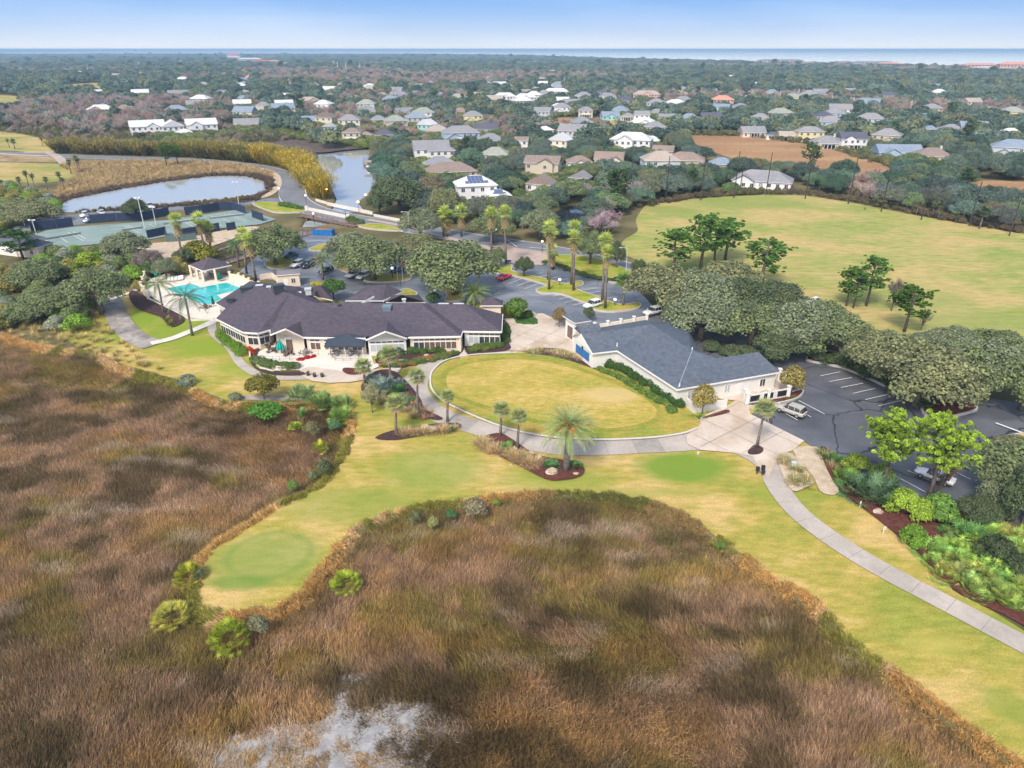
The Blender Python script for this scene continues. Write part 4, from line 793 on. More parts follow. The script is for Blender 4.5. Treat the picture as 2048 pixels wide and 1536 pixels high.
def house(u, v, wpx, st, kind, wall, roof, where, yaw=None, axis='x', dr=.75, wing=None, porch=0, solar=0, chim=0, hr=None, dorm=0, name='house', extra='', metal=False):
    p = P(u, v); s = scale_at(p); w = max(7.5, min(30, wpx/s)); d = min(w*dr, 12); hh = st*2.9+.2; i = len(HOUSES)
    yaw = R(((i*37) % 50)-25) if yaw is None else R(yaw)
    yaw -= math.atan2(p.x, p.y)*.6
    c, s_ = math.cos(yaw), math.sin(yaw); ctr = Vector((p.x-s_*d/2*1, p.y+c*d/2, 0))
    sz = {1: 'single storey', 2: 'two storey', 3: 'three storey'}[st]; rn = {'hip': 'hipped', 'gable': 'gabled'}[kind]; rcn = {'blue': 'slate blue', 'white': 'white metal', 'coral': 'coral tile', 'red': 'red tile', 'green': 'grey green'}.get(roof, roof)
    lab = f"{wall} {sz.split()[0]}-storey house, {rcn} roof, {where}"; lab = ' '.join(lab.split()[:16])
    t = root(name, ctr, yaw, lab, 'house', 'houses of the neighbourhood'); HOUSES.append((ctr, f"the {wall} house|{where}", w))
    FOOT.append((ctr.x, ctr.y, max(w, d)*.62+3, u, v, wpx))
    RM, WM = RC[roof], WC[wall]; mb = MB(); x0, x1, y0, y1 = -w/2, w/2, -d/2, d/2; mb.box(x0, x1, y0, y1, 0, hh)
    rb = MB(); rh = hr or (min(d, w)*.30 if kind == 'hip' else (d if axis == 'x' else w)*.30); rh = min(rh, 3.6)
    roof_faces(rb, x0, x1, y0, y1, hh, rh, kind, .5, 0, axis)
    def gable_wall(a0, a1, b0, b1, z, h, ax):   # wall triangles under a gable
        if ax == 'x':
            m_ = (b0+b1)/2; mb.add([(a0,b0,z),(a0,b1,z),(a0,m_,z+h*.98),(a1,b0,z),(a1,b1,z),(a1,m_,z+h*.98)], [(0,2,1),(3,4,5)])
        else:
            m_ = (a0+a1)/2; mb.add([(a0,b0,z),(a1,b0,z),(m_,b0,z+h*.98),(a0,b1,z),(a1,b1,z),(m_,b1,z+h*.98)], [(0,1,2),(3,5,4)])
    if kind == 'gable': gable_wall(x0, x1, y0, y1, hh, rh*.92, axis)
    if wing:       # cross-gabled wing standing out at the front or side: (fx, width, depth, storeys)
        fx, ww, wd, ws = wing; ww *= w; wd *= d; cx = fx*w/2; wh = ws*2.9+.15; mb.box(cx-ww/2, cx+ww/2, y0-wd, y0+.5, 0, wh)
        rr = ww*.30; v_ = [(cx-ww/2-.4,y0-wd-.4,wh),(cx+ww/2+.4,y0-wd-.4,wh),(cx,y0-wd-.4,wh+rr),(cx-ww/2-.4,y0+2.5,wh),(cx+ww/2+.4,y0+2.5,wh),(cx,y0+min(d*.5,4),wh+rr)]
        rb.add(v_, [(0,2,5,3),(2,1,4,5)], 0); mb.add([(cx-ww/2,y0-wd,wh),(cx+ww/2,y0-wd,wh),(cx,y0-wd,wh+rr*.86)], [(0,1,2)])
    mb.build('wall', WM, t); ro = rb.build('roof', [RM, TRIM], t)
    if chim: q = MB(); q.box(w*.2, w*.2+.9, -.4, .5, hh, hh+rh+.9); q.build('chimney', WM, ro)
    nn = max(2, int(w/3.2)); far = s < 2.2
    wy = y0-.01
    for k in range(st):
        for j in range(nn):
            xx = x0+w*(j+.5)/nn; yy = wy
            if wing and abs(xx-wing[0]*w/2) < wing[1]*w/2 and k < wing[3]: yy = y0-wing[2]*d-.01
            elif wing and abs(xx-wing[0]*w/2) < wing[1]*w/2+.7: continue
            if porch and k == 0 and j == nn//2: continue
            window(t, xx, yy, k*2.9+.95, 0, 1.3 if not far else 1.6, 1.4, GLASS)
        for j in range(0 if far else 2):
            for sg in (-1, 1): window(t, sg*(w/2+.01), -d*.25+d*.5*j, k*2.9+.95, sg*math.pi/2, 1.1, 1.4, GLASS)
    q = MB(); q.box(-.5, .5, y0-.06, y0+.03, 0, 2.15)
    if not (wing and abs(wing[0]) < .2): q.build('door', flat('door_grey', (.35, .36, .38)), t)
    if porch:
        pw = w*porch; q = MB(); q.box(-pw/2, pw/2, y0-2.6, y0-.02, 2.55, 2.75); q.build('porch_roof', RM, t)
        for k in range(4):
            q = MB(); x_ = -pw/2+.15+(pw-.3)*k/3; q.box(x_-.12, x_+.12, y0-2.55, y0-2.3, 0, 2.55); q.build('column', TRIM, t)
        q = MB(); q.box(-pw/2+.3, pw/2-.3, y0-.15, y0-.03, .2, 2.4); q.build('screen', GLASS, t)
        if st > 1: q = MB(); q.box(-pw/2, pw/2, y0-2.6, y0-2.5, 2.76, 3.7); q.build('balcony_rail', TRIM, t)
    if solar:
        q = MB(); sl_ = math.atan2(rh, d/2)
        for a_ in range(3):
            for b2 in range(6 if a_ == 0 else 4):
                xx = -w*.3+b2*w*.1+(w*.08 if a_ else 0); yy = -d*.42+a_*d*.13; z0 = hh+rh*(1-abs(yy)/(d/2+.5))+.09; y2 = yy+d*.12; z1 = hh+rh*(1-abs(y2)/(d/2+.5))+.09
                q = MB(); q.add([(xx,yy,z0),(xx+w*.095,yy,z0),(xx+w*.095,y2,z1),(xx,y2,z1),(xx,yy,z0-.05),(xx+w*.095,yy,z0-.05),(xx+w*.095,y2,z1-.05),(xx,y2,z1-.05)], [(0,1,2,3),(0,4,5,1),(1,5,6,2),(2,6,7,3),(3,7,4,0)]); q.build('solar_panel', SOLAR, ro)
    if dorm:
        q = MB(); dm = rh*.5
        for k in range(dorm):
            xx = -w*.25+w*.5*k/max(1, dorm-1) if dorm > 1 else 0; q.box(xx-.9, xx+.9, -d*.3, 0, hh+.3, hh+dm+.5); roof_faces(q, xx-.9, xx+.9, -d*.3, 1, hh+dm+.5, .7, 'gable', .2, 1, 'y')
        q.build('dormer', [WM, RM, TRIM], ro)
    return t
H = house
H(956,404,78,2,'hip','white','white','with solar panels, beside the creek trees',12,solar=1,dr=.7); H(1000,408,44,1,'hip','white','white','annex with solar panels right of the two storey one',12,solar=1,porch=.5)
H(908,358,95,1,'hip','tan','brown','wide and low behind the solar-panelled house',15,hr=3.4); H(888,343,60,1,'hip','grey','grey','long and low between brown roof and white gables',20)
H(866,322,70,2,'gable','white','grey','right of the boat docks',10); H(885,326,52,2,'hip','white','grey','in front of the gabled one by the docks',10)
H(988,322,56,1,'hip','green','green','facing the trees with a dark screened porch',-8,porch=.4); H(704,286,36,2,'hip','beige','brown','with white balconies at the head of the creek',-5,porch=.6); H(732,280,24,1,'hip','beige','brown','garage wing right of the balconied one',-5)
H(769,280,40,1,'hip','cream','dark','with screened porch by the creek head',0,porch=.5); H(924,286,72,2,'hip','blue','grey','largest in the middle of the neighbourhood',10,wing=(-.4,.4,.2,1),porch=.3)
H(983,292,52,1,'hip','green','grey','right of the large pale blue one',5,porch=.4); H(972,268,46,1,'gable','grey','dark','behind the large pale blue one',0); H(849,268,32,2,'gable','turquoise','white','with bright wall and steep gable',-30,axis='y')
H(878,272,46,1,'hip','beige','tan','right of the turquoise gable',10); H(836,252,42,2,'hip','grey','blue','behind the turquoise gable',12); H(813,232,34,1,'gable','cream','grey','in the trees left of the pink woods',20,wing=(.3,.4,.2,1))
H(735,232,34,1,'gable','yellow','grey','among oaks beyond the creek head',18,wing=(0,.45,.2,1)); H(755,248,32,1,'hip','tan','grey','between the yellow one and the creek head'); H(620,250,36,1,'gable','blue','blue','left of the double gable by the reeds',10); H(648,252,34,2,'gable','cream','brown','with cream gable by the reeds',-10,axis='y')
H(661,272,26,2,'hip','blue','green','small beside the mud flats',0); H(525,218,28,1,'hip','cream','grey','at the left of the white cluster'); H(570,215,34,1,'gable','white','white','in the white cluster left of the tan one',10,wing=(.2,.4,.2,1)); H(616,208,46,1,'hip','tan','tan','behind the white cluster',5,wing=(.5,.4,.3,1)); H(661,198,20,1,'gable','white','tan','alone in the far oaks',0,axis='y')
H(918,232,34,1,'hip','beige','brown','right of the pink woods'); H(1010,205,44,2,'hip','white','white','left half of the long white row',3,wing=(0,.3,.2,2)); H(1052,207,44,2,'hip','white','white','right half of the long white row',3,wing=(0,.3,.2,2))
H(1042,303,26,2,'gable','white','brown','small between oaks left of the cream gable',-10); H(1114,303,40,2,'gable','cream','white','with broad cream gable',-25,axis='y',porch=.6); H(1093,270,30,1,'hip','white','white','behind the cream gable')
H(1082,354,68,2,'gable','beige','brown','with grey-brown roof above the dark oaks',-12,wing=(.25,.45,.15,2),dr=.6); H(1075,384,52,1,'gable','white','brown','lower one in front of the beige two storey',-20,axis='y'); H(1160,338,48,1,'hip','white','brown','in the middle of the row of brown roofs',6,wing=(0,.35,.2,1)); H(1216,332,56,1,'gable','cream','brown','right end of the row of brown roofs',-8,wing=(.5,.4,.3,1))
H(1156,371,38,1,'gable','grey','grey','small and pale among the near oaks',-20,axis='y'); H(1258,302,80,2,'hip','white','white','largest white one with cupola and several gables',-14,wing=(-.2,.4,.3,2),dorm=2); H(1300,292,34,1,'hip','white','white','porch wing right of the cupola house',-14,porch=.8)
H(1324,314,40,1,'gable','tan','brown','small brown roof below the cupola house',-10); H(1368,334,76,1,'hip','tan','brown','wide brown one near the net poles',-6,hr=3.3); H(1440,342,48,1,'hip','grey','blue','behind the net poles'); H(1520,378,112,1,'hip','white','grey','nearest one beyond the range fence',-12,hr=3.6,wing=(-.6,.35,.2,1))
H(1171,236,28,2,'hip','beige','grey','left end of the row across the salt marsh',0,porch=.5); H(1222,240,34,1,'gable','turquoise','blue','in the row across the salt marsh',10,wing=(0,.4,.2,1)); H(1254,242,28,1,'hip','grey','grey','right of the turquoise one in the marsh row',porch=.5); H(1283,246,30,2,'gable','white','grey','tallest in the marsh row',0,porch=.6)
H(1340,247,42,1,'gable','white','grey','half hidden by a large oak in the marsh row',5,wing=(.4,.4,.2,1)); H(1379,246,40,1,'hip','blue','blue','right of centre in the marsh row'); H(1424,244,40,1,'gable','white','dark','with bright white gable in the marsh row',8,wing=(-.4,.45,.3,1)); H(1508,275,46,1,'gable','cream','grey','near the right pond edge of the salt marsh',12,porch=.4)
H(1112,194,66,2,'hip','cream','cream' if False else 'white','long pale one in the far woods',0,dr=.4); H(1126,208,30,1,'gable','white','white','small one below the long pale one',0,wing=(0,.4,.2,1)); H(1293,200,54,2,'hip','pink','tan','pinkish villa in the far woods',0,wing=(0,.3,.2,2)); H(1355,214,42,1,'hip','white','white','below and right of the pinkish villa'); H(1446,212,40,2,'hip','pink','coral','coral villa in the right far woods')
H(1545,280,24,1,'hip','white','dark','first of the row on the right'); H(1576,282,34,1,'gable','white','tan','second of the row on the right',5,porch=.6); H(1620,284,50,2,'hip','yellow','grey','yellow one of the row on the right',8,dr=.6); H(1656,298,56,1,'hip','cream','grey','with a pale chimney in the right row',5,chim=1,porch=.4); H(1706,300,50,2,'gable','white','dark','tall white one ending the right row',14,wing=(-.4,.45,.1,2),porch=.5)
H(1800,318,84,1,'gable','blue','blue','long blue one by the right marsh',12,wing=(-.5,.35,.3,1),porch=.3); H(1868,326,68,1,'hip','cream','brown','brown-roofed with white chimney by the right marsh',10,chim=1); H(1860,268,26,1,'hip','grey','blue','small in the right woods'); H(1902,270,44,1,'hip','grey','grey','green-grey one in the right woods',0,wing=(-.2,.3,.2,1))
H(300,272,62,2,'gable','white','white','left part of the white complex by the bamboo',14,wing=(.3,.35,.2,2),porch=.8); H(350,272,40,2,'gable','white','white','middle part of the white complex',14,axis='y'); H(408,268,56,2,'gable','white','white','right part of the white complex',14,wing=(-.4,.4,.2,2)); H(372,276,30,1,'hip','white','white','low link in the white complex',14)
H(200,226,48,1,'hip','blue','white','aqua-walled at the left wood edge',-5,wing=(-.2,.4,.2,1)); H(250,226,34,1,'hip','cream','brown','tan one right of the aqua-walled one',5); H(352,227,42,1,'hip','blue','blue','low blue one behind the white complex'); H(270,182,30,1,'hip','white','white','by the far left fairway'); H(345,170,34,1,'hip','grey','green','green-grey roof in the far left woods'); H(362,192,44,1,'gable','white','grey','long grey roof in the far left woods',15)
H(366,166,24,2,'hip','turquoise','white','mint one in the far left woods'); H(232,154,24,1,'hip','white','tan','distant one left of the lighthouse line'); H(450,192,34,1,'hip','white','grey','in the far left centre woods'); H(486,214,34,1,'gable','white','white','left of the cream one in the white cluster',10); H(512,228,30,1,'gable','tan','tan','in front of the white cluster',0); H(55,122,40,1,'hip','tan','brown','far away at the left edge'); H(195,156,22,1,'gable','white','tan','far away left of the tan one',10)
H(1885,186,30,2,'hip','pink','coral','lone pink one near the coast woods') if False else None
def ordn(k): return ['nearest','second','third','fourth','fifth','sixth','seventh','eighth','ninth','tenth','eleventh','twelfth','thirteenth','fourteenth','fifteenth'][min(14, k)]
NHAND = len(FOOT); hr_ = random.Random(77); hc = {}
ZON = [('between the pond creek and the pink woods', 470, 1150, 176, 296, 50), ('in the woods beyond the net poles', 1120, 1700, 186, 350, 30), ('in the left woods beyond the bamboo', 150, 520, 146, 232, 26), ('in the far woods toward the sea, left half', 60, 900, 118, 160, 22), ('in the far woods toward the sea, right half', 900, 1980, 136, 184, 24), ('in the woods at far right', 1700, 2040, 196, 330, 12)]
for zn, u0, u1, v0, v1, n_ in ZON:
    got = 0; tries = 0
    while got < n_ and tries < 900:
        tries += 1; u = hr_.uniform(u0, u1); v = v0+(v1-v0)*hr_.random()**1.25; p = P(u, v); s_ = scale_at(p)
        if zn.startswith('between') and (u < 760 and v > 262): continue
        if any(inside(q, [p.x], [p.y])[0] for q in (wC, W_([(1340,262),(1500,256),(1640,280),(1800,326),(1800,360),(1560,340),(1400,310)]), W_([(1085,238),(1260,232),(1340,248),(1110,256)]))): continue
        if any(math.hypot(p.x-f[0], (p.y-f[1])*.75) < max(26, f[2]+9) for f in FOOT): continue
        wl = hr_.choice(['white','white','white','cream','beige','blue','green','grey','grey','yellow','tan'] if v > 165 else ['white','white','cream','beige']); rfc = hr_.choice(['grey','grey','grey','tan','white','white','grey','blue','green','dark'] if v > 165 else ['white','tan','grey','coral']); key = (wl, rfc, zn); hc[key] = hc.get(key, 0)+1
        H(u, v, hr_.uniform(13, 19)*s_, hr_.choice([1, 2, 2]), hr_.choice(['hip','hip','gable']), wl, rfc, f"{zn}, {ordn(hc[key]-1)}", None, wing=hr_.choice([None, (-.4,.4,.25,1), (.3,.45,.2,1)]) if v > 170 else None); got += 1
def place_far(name, u, v, w, d, h, wall, roof, label, cat='building', n=8, st=3, yaw=0):
    p = P(u, v); t = root(name, p, R(yaw)-math.atan2(p.x, p.y)*.5, label, cat); mb = MB(); mb.box(-w/2, w/2, 0, d, 0, h); mb.build('wall', WC[wall], t); rb = MB(); roof_faces(rb, -w/2, w/2, 0, d, h, h*.25, 'hip', 1); rb.build('roof', [RC[roof], TRIM], t)
    q = MB()
    for k in range(st):
        for j in range(n): window(t, -w/2+w*(j+.5)/n, -.01, h*(k+.25)/st, 0, w/n*.5, h/st*.5)
    return t
k_ = [(1560,131,150,16,'beige','grey','long beige hotel on the coast at the left of the shoreline row'),(1620,134,60,12,'cream','brown','low cream building right of the long coastal hotel'),(1690,135,50,14,'pink','brown','small pink block on the coast'),(1745,136,120,15,'beige','grey','long grey-roofed block in the middle of the coast row'),
      (1780,138,60,14,'pink','coral','orange-pink block in the middle of the coast row'),(1850,141,50,10,'white','grey','low white block on the coast'),(1960,144,80,16,'pink','coral','wide terracotta hotel toward the right of the coast'),(1990,147,90,12,'white','white','long white block below the terracotta hotel'),(2030,148,70,20,'pink','coral','tall coral hotel at the right edge'),(1715,137,40,12,'tan','grey','tan block between the pink and grey-roofed blocks')]
for u, v, w, h, wl, rf, lb in k_: place_far('coastal_hotel', u, v, w, 30, h, wl, rf, lb, 'hotel', 10)
for u, v, w, h, wl, rf, lb in [(468,121,60,26,'white','red','white hotel tower with red roof in the far woods'),(500,127,90,16,'white','white','long white hotel wing below the red-roofed tower'),(520,130,60,14,'white','red','small red-roofed block right of the hotel wing'),(546,131,40,14,'cream','coral','last coral-roofed block of the far hotel'),(572,134,50,10,'white','tan','low pale block right of the far hotel'),(120,118,60,10,'pink','coral','low coral-roofed block in the far left woods'),(165,122,70,9,'tan','brown','low brown block in the far left woods')]:
    place_far('far_hotel', u, v, w, 30, h, wl, rf, lb, 'hotel', 8)
# lighthouse with spiral bands
p = P(272, 111.5); t = root('lighthouse', p, 0, 'black and white banded lighthouse with red top on the left horizon', 'lighthouse'); t.scale = (1.25, 1.25, 1.12)
for k in range(8):
    mb = MB(); mb.tube([(0,0,k*4.6),(0,0,(k+1)*4.6)], [4.6-k*.25, 4.6-(k+1)*.25], 10); mb.build('band', flat('lighthouse_black', (.04,.04,.05)) if k % 2 else flat('lighthouse_white', (.8,.8,.8)), t)
mb = MB(); mb.tube([(0,0,36.8),(0,0,40)], [3.4,3.4], 10); mb.build('gallery', flat('gallery_black', (.05,.04,.04)), t); mb = MB(); mb.tube([(0,0,40),(0,0,43),(0,0,46)], [2.4,2.4,.2], 10); mb.build('lantern', flat('lantern_red', (.4,.04,.03)), t)
for u, v, lb in ((1519,106,'tiny white sailboat at sea, left one of the two'), (1559,107,'tiny white sailboat at sea, right one of the two')):
    t = root('sailboat', P(u, v, -2), 0, lb, 'sailboat', 'sailboats on the sea'); mb = MB(); mb.add([(-5,0,0),(5,0,0),(6,0,1.6),(-6,0,1.6),(-5,2.4,0),(5,2.4,0),(6,2.6,1.6),(-6,2.6,1.6)], [(0,1,2,3),(5,4,7,6),(3,2,6,7),(1,5,6,2),(4,0,3,7)]); mb.build('hull', TRIM, t)
    mb = MB(); mb.add([(0,1,2.4),(6,1,2.6),(0,1,17),(0,1.1,2.4),(6,1.1,2.6),(0,1.1,17)], [(0,1,2),(3,5,4),(0,3,4,1),(1,4,5,2)]); mb.build('sail', TRIM, t); mb = MB(); mb.tube([(0,1,1.6),(0,1,17.5)], .15, 5); mb.build('mast', TRIM, t)
# ------------------------------------------------------------------ clubhouse
def Q3(u, v, z): return P(u, v, z)
cl = root('clubhouse', P(720, 690), 0, 'long cream clubhouse with big purple-grey hipped roof overlooking the putting green', 'clubhouse'); clp = cl.location.copy()
def addw(name, faces, mats, parent=None):
    "faces of world points, rooted at the clubhouse"
    mb = MB()
    for f in faces:
        pts, m_ = f if isinstance(f, tuple) else (f, 0); mb.add([q-org for q in pts], [tuple(range(len(pts)))], m_)
    return mb.build(name, mats, parent)
org = clp; EZ = 3.6
E1 = [Q3(432,637,EZ), Q3(486,664,EZ), Q3(516,666,EZ), Q3(541,659,EZ), Q3(560,668,EZ)]
A_, B_, C_, D_ = E1[:4]; Fl, Fr = Q3(607,674,EZ), Q3(922,672,EZ); R1, R2 = Q3(632,606,7.6), Q3(841,606,7.6)
L1, Lb, L2 = Q3(579,587,8.0), Q3(563,578,8.0), Q3(514,571,7.4); Gw = Q3(541,669,EZ); 
NW1, NW2 = Q3(456,620,EZ), Q3(431,606,EZ); Gr, Gf = Q3(601,643,6.3), Q3(571,657,6.0)
Bk = [Q3(500,562,EZ), Q3(600,574,EZ), Q3(650,590,EZ)]
R3, R4, E3, E4 = Q3(856,607,7.0), Q3(929,608,7.0), Q3(925,662,EZ), Q3(1003,663,EZ); E5 = Q3(1005,628,EZ); X1 = Q3(922,672,EZ)
def back(p, d, z=EZ): q = p.copy(); q.y += d; q.z = z; return q
bR1, bR2, bR3, bR4 = back(R1, 9), back(R2, 9), back(R3, 7), back(R4, 7)
rf = [[A_,B_,L1,L2],[B_,C_,L1],[C_,D_,L1],[D_,Gw,Gr,R1,L1],[A_,L2,Q3(470,596,5.4),NW1],[NW1,Q3(470,596,5.4),L2,NW2],[Fl,Fr,R2,R1,Gr],[Fr,R3,R2],[Fr,E3,R3] ,[E3,E4,R4,R3],[E4,E5,R4],
      [E5,bR4,R4],[R3,R4,bR4,bR3],[R1,R2,bR2,bR1],[R2,R3,bR3,bR2],[L2,L1,R1,bR1,Bk[1]],[L2,Bk[1],Bk[0]],[NW2,L2,Bk[0]],[Gw,Gf,Gr],[Gf,Fl,Gr]]
# gabled bay over the right windows
g2l, g2p, g2r, g2t = Q3(732,679,EZ), Q3(771,662,5.7), Q3(814,676,EZ), Q3(776,643,5.7)
rf += [[g2l,g2p,g2t],[g2p,g2r,g2t]]
ro = addw('roof', rf, [ROOFP], cl)
# rear hips and the porte-cochere
def hiproof(parent, pts, apex, mats=None, nm='roof', o_=None, zf=.22):
    mb = MB(); oo = o_ if o_ is not None else org; n_ = len(pts); ap = apex if isinstance(apex, list) else [apex]
    for i in range(n_):
        a, b = pts[i], pts[(i+1) % n_]; m_ = (a+b)/2
        if len(ap) == 1: f = [a, b, ap[0]]
        else:
            k1 = min(ap, key=lambda q: (q-a).length); k2 = min(ap, key=lambda q: (q-b).length); f = [a, b, k2] if k1 is k2 else [a, b, k2, k1]
        mb.add([q-oo for q in f], [tuple(range(len(f)))], 0)
        lo = Vector((0,0,-zf)); mb.add([a-oo, b-oo, b+lo-oo, a+lo-oo], [(0,3,2,1)], 1)
    return mb.build(nm, mats or [ROOFP, TRIM], parent)
rr_ = lambda u0, v0, u1, v1, z: None
hiproof(cl, [Q3(586,583,EZ), Q3(669,601,EZ), Q3(668,604,EZ), Q3(690,596,EZ) if False else Q3(655,574,EZ)], Q3(639,570,6.2))
pc = [Q3(690,601,4.0), Q3(766,601,4.0), Q3(806,583,4.0), Q3(735,570,4.0)]; hiproof(cl, pc, [Q3(738,577,6.0), Q3(765,568,6.0)] if False else [Q3(746,574,6.0), Q3(771,569,6.0)])
hiproof(cl, [Q3(772,604,4.2), Q3(850,604,4.2), Q3(838,590,4.2), Q3(785,590,4.2)], Q3(803,590,6.6))
hiproof(cl, [Q3(960,611,4.6), Q3(1006,611,4.6), Q3(1007,601,4.6), Q3(964,600,4.6)], Q3(984,594,6.2))
# walls: follow the eaves half a metre in
def wallrun(parent, pts, h, inset, mat, z0=0, nm='wall', th=.25, o_=None, closed=False):
    mb = MB(); oo = o_ if o_ is not None else org; n_ = len(pts); F = [Vector((q.x, q.y, 0)) for q in pts]
    def off(i, w):      # mitred offset of corner i
        pr = F[i-1] if (i > 0 or closed) else None; nx = F[(i+1) % n_] if (i < n_-1 or closed) else None
        ds = [(F[i]-pr).normalized() if pr is not None else None, (nx-F[i]).normalized() if nx is not None else None]; ns = [Vector((-q.y, q.x, 0)) for q in ds if q is not None]
        if len(ns) == 1: return F[i]+ns[0]*w+(ds[1]*inset*.6 if ds[1] is not None else -ds[0]*inset*.6)
        m_ = (ns[0]+ns[1]); m_ = m_.normalized() if m_.length > .2 else ns[0]; return F[i]+m_*min(w/max(.3, m_.dot(ns[0])), w*2)
    for i in range(n_ if closed else n_-1):
        j = (i+1) % n_; mb.prism([off(i, inset)-oo, off(j, inset)-oo, off(j, inset+th)-oo, off(i, inset+th)-oo], z0, h, 0)
    return mb.build(nm, mat, parent)
front = [A_, B_, C_, D_]
wallrun(cl, front+[back(D_, 3)], EZ-.02, .5, CREAM); wallrun(cl, [Gw, Fl], EZ+.0, .9, CREAM); wallrun(cl, [Fl, Q3(732,676,EZ)], EZ-.02, .5, CREAM); wallrun(cl, [g2l, g2r], EZ-.02, .45, WHITE); wallrun(cl, [Q3(816,674,EZ), Fr], EZ-.02, .5, CREAM); wallrun(cl, [Fr, E3], EZ-.02, .1, CREAM); wallrun(cl, [E3, E4, E5, bR4], EZ-.02, .5, WHITE); wallrun(cl, [NW2, NW1, A_+Vector((1,1,0))], EZ-.02, .5, CREAM)
wallrun(cl, [bR4, bR3, bR2, bR1, Bk[1], Bk[0], NW2], EZ-.02, .5, CREAM)
wallrun(cl, [Q3(960,611,4.6), Q3(1006,611,4.6), Q3(1007,601,4.6), Q3(964,600,4.6)], 4.5, .5, CREAM, closed=True)
for f in ([Gw,Fl,Gf], [g2l,g2r,g2p]):   # gable triangles set back under the rakes
    q = [x+Vector((0,.45,-.06)) for x in f]; addw('gable_wall', [(q, 0)], [CREAM if f[0] is Gw else WHITE], cl)
def board(parent, pts, mat, h=.28, w=.12, nm='fascia', o_=None):
    mb = MB(); oo = o_ if o_ is not None else org
    for a, b in zip(pts[:-1], pts[1:]):
        d = (b-a); dn = Vector((d.x, d.y, 0)).normalized(); nn = Vector((dn.y, -dn.x, 0))*w; lo = Vector((0,0,-h)); hi = Vector((0,0,.03))
        mb.add([a+hi-oo, b+hi-oo, b+hi+nn-oo, a+hi+nn-oo, a+lo-oo, b+lo-oo, b+lo+nn-oo, a+lo+nn-oo], [(0,1,2,3),(3,2,6,7),(7,6,5,4),(0,3,7,4),(1,5,6,2)])
    return mb.build(nm, mat, parent)
for r_ in ([A_,B_,C_,D_,Gw], [Gw,Gf,Fl], [Fl,Q3(732,676,EZ)], [g2l,g2p,g2r], [Q3(816,674,EZ),Fr], [E3,E4,E5], [NW2,NW1,A_], [R3,bR3] if False else [Fr,E3]): board(cl, r_, TRIM)
def winrow(parent, a, b, n_, zs, w, h, glass, inset=.5, m0=.6, pair=True, o_=None, clere=True):
    oo = o_ if o_ is not None else org; a = a.copy(); b = b.copy(); a.z = b.z = 0; d = (b-a).normalized(); nn = Vector((-d.y, d.x, 0)); L_ = (b-a).length; rz = math.atan2(d.y, d.x)
    for i in range(n_):
        c = a+d*(m0+(L_-2*m0)*(i+.5)/n_)+nn*(inset-.015); g_ = glass[i % len(glass)] if isinstance(glass, list) else glass
        window(parent, *(c+Vector((0,0,zs))-oo), rz, w, h, g_)
        if clere: window(parent, *(c+Vector((0,0,zs+h+.32))-oo), rz, w, .32, GLASS)
winrow(cl, A_, B_, 5, .95, 1.9, 1.35, GLASS); winrow(cl, B_, C_, 1, .95, 2.0, 1.35, GLASS, m0=.5); winrow(cl, C_, D_, 1, .95, 1.9, 1.35, GLASS, m0=.5)
winrow(cl, Fl, Q3(732,676,EZ), 4, .95, 1.8, 1.35, GLASSB); winrow(cl, g2l, g2r, 3, .95, 2.0, 1.35, GLASSL, .45); winrow(cl, Q3(816,674,EZ), Fr, 4, .95, 1.9, 1.35, [GLASS, GLASSB, GLASSB, GLASSB], m0=.9); winrow(cl, Q3(933,662,EZ), E4, 3, .95, 1.9, 1.35, [GLASSL, GLASS, GLASS], m0=.3); winrow(cl, Fr, E3, 1, .2, .9, 2.0, GLASS, .1, m0=0, clere=False)
winrow(cl, NW2, NW1, 4, .95, 1.2, 1.35, GLASS, clere=False)
# arched entrance in the first gable
c_ = (Gw+Fl)/2; 
for nm, w_, z0_, z1_, m_, dx, dy in (('door', 1.3, .1, 2.5, GLASSB, 0, .86), ('door_frame', 1.7, .0, 2.9, TRIM, 0, .89), ('side_window', .8, .9, 2.2, GLASSB, -2.3, .86), ('side_window', .8, .9, 2.2, GLASSB, 2.3, .86)):
    mb = MB(); mb.box(-w_/2+dx, w_/2+dx, dy-.05, dy, z0_, z1_); o = mb.build(nm, m_, cl); o.location = (c_.x-org.x, c_.y-org.y, 0)
mb = MB(); mb.tube([(math.cos(t)*1.1, .8, 3.0+math.sin(t)*.9) for t in np.linspace(0, math.pi, 9)], .1, 5); o = mb.build('arch', TRIM, cl); o.location = (c_.x-org.x, c_.y-org.y, 0)
# things on the roof
def on_roof(u, v, z, w, d, h, mat, nm, rz=0.2):
    w *= .78; d *= .8; h *= .72; p = Q3(u, v, z); mb = MB(); mb.box(-w/2, w/2, -d/2, d/2, -.35, h*.65); mb.box(-w/2-.12, w/2+.12, -d/2-.12, d/2+.12, h*.68, h); o = mb.build(nm, mat, ro); o.location = p-org; o.rotation_euler = (0, 0, rz)
DKM = flat('dark_metal', (.05, .06, .07), .4); LTM = flat('light_metal', (.55, .58, .6), .35)
on_roof(461,601,5.6,1.8,1.0,.8,DKM,'roof_vent'); on_roof(494,582,6.3,2.8,1.5,1.4,DKM,'exhaust_fan'); on_roof(558,582,8.0,2.6,1.6,2.0,DKM,'exhaust_fan',.5); on_roof(538,577,7.4,.9,.9,.7,LTM,'roof_vent'); on_roof(566,576,7.6,.8,.8,1.1,LTM,'roof_vent')
on_roof(519,572,7.2,1.6,1.1,.35,LTM,'skylight'); on_roof(599,588,5.2,.9,.9,.6,LTM,'roof_vent'); on_roof(617,586,5.4,1.5,1.2,1.5,LTM,'exhaust_fan'); on_roof(623,579,5.6,.7,.7,.6,DKM,'roof_vent'); on_roof(775,623,6.3,1.9,1.6,1.7,flat('teal_grey_metal', (.16,.22,.26), .35),'exhaust_fan',0)
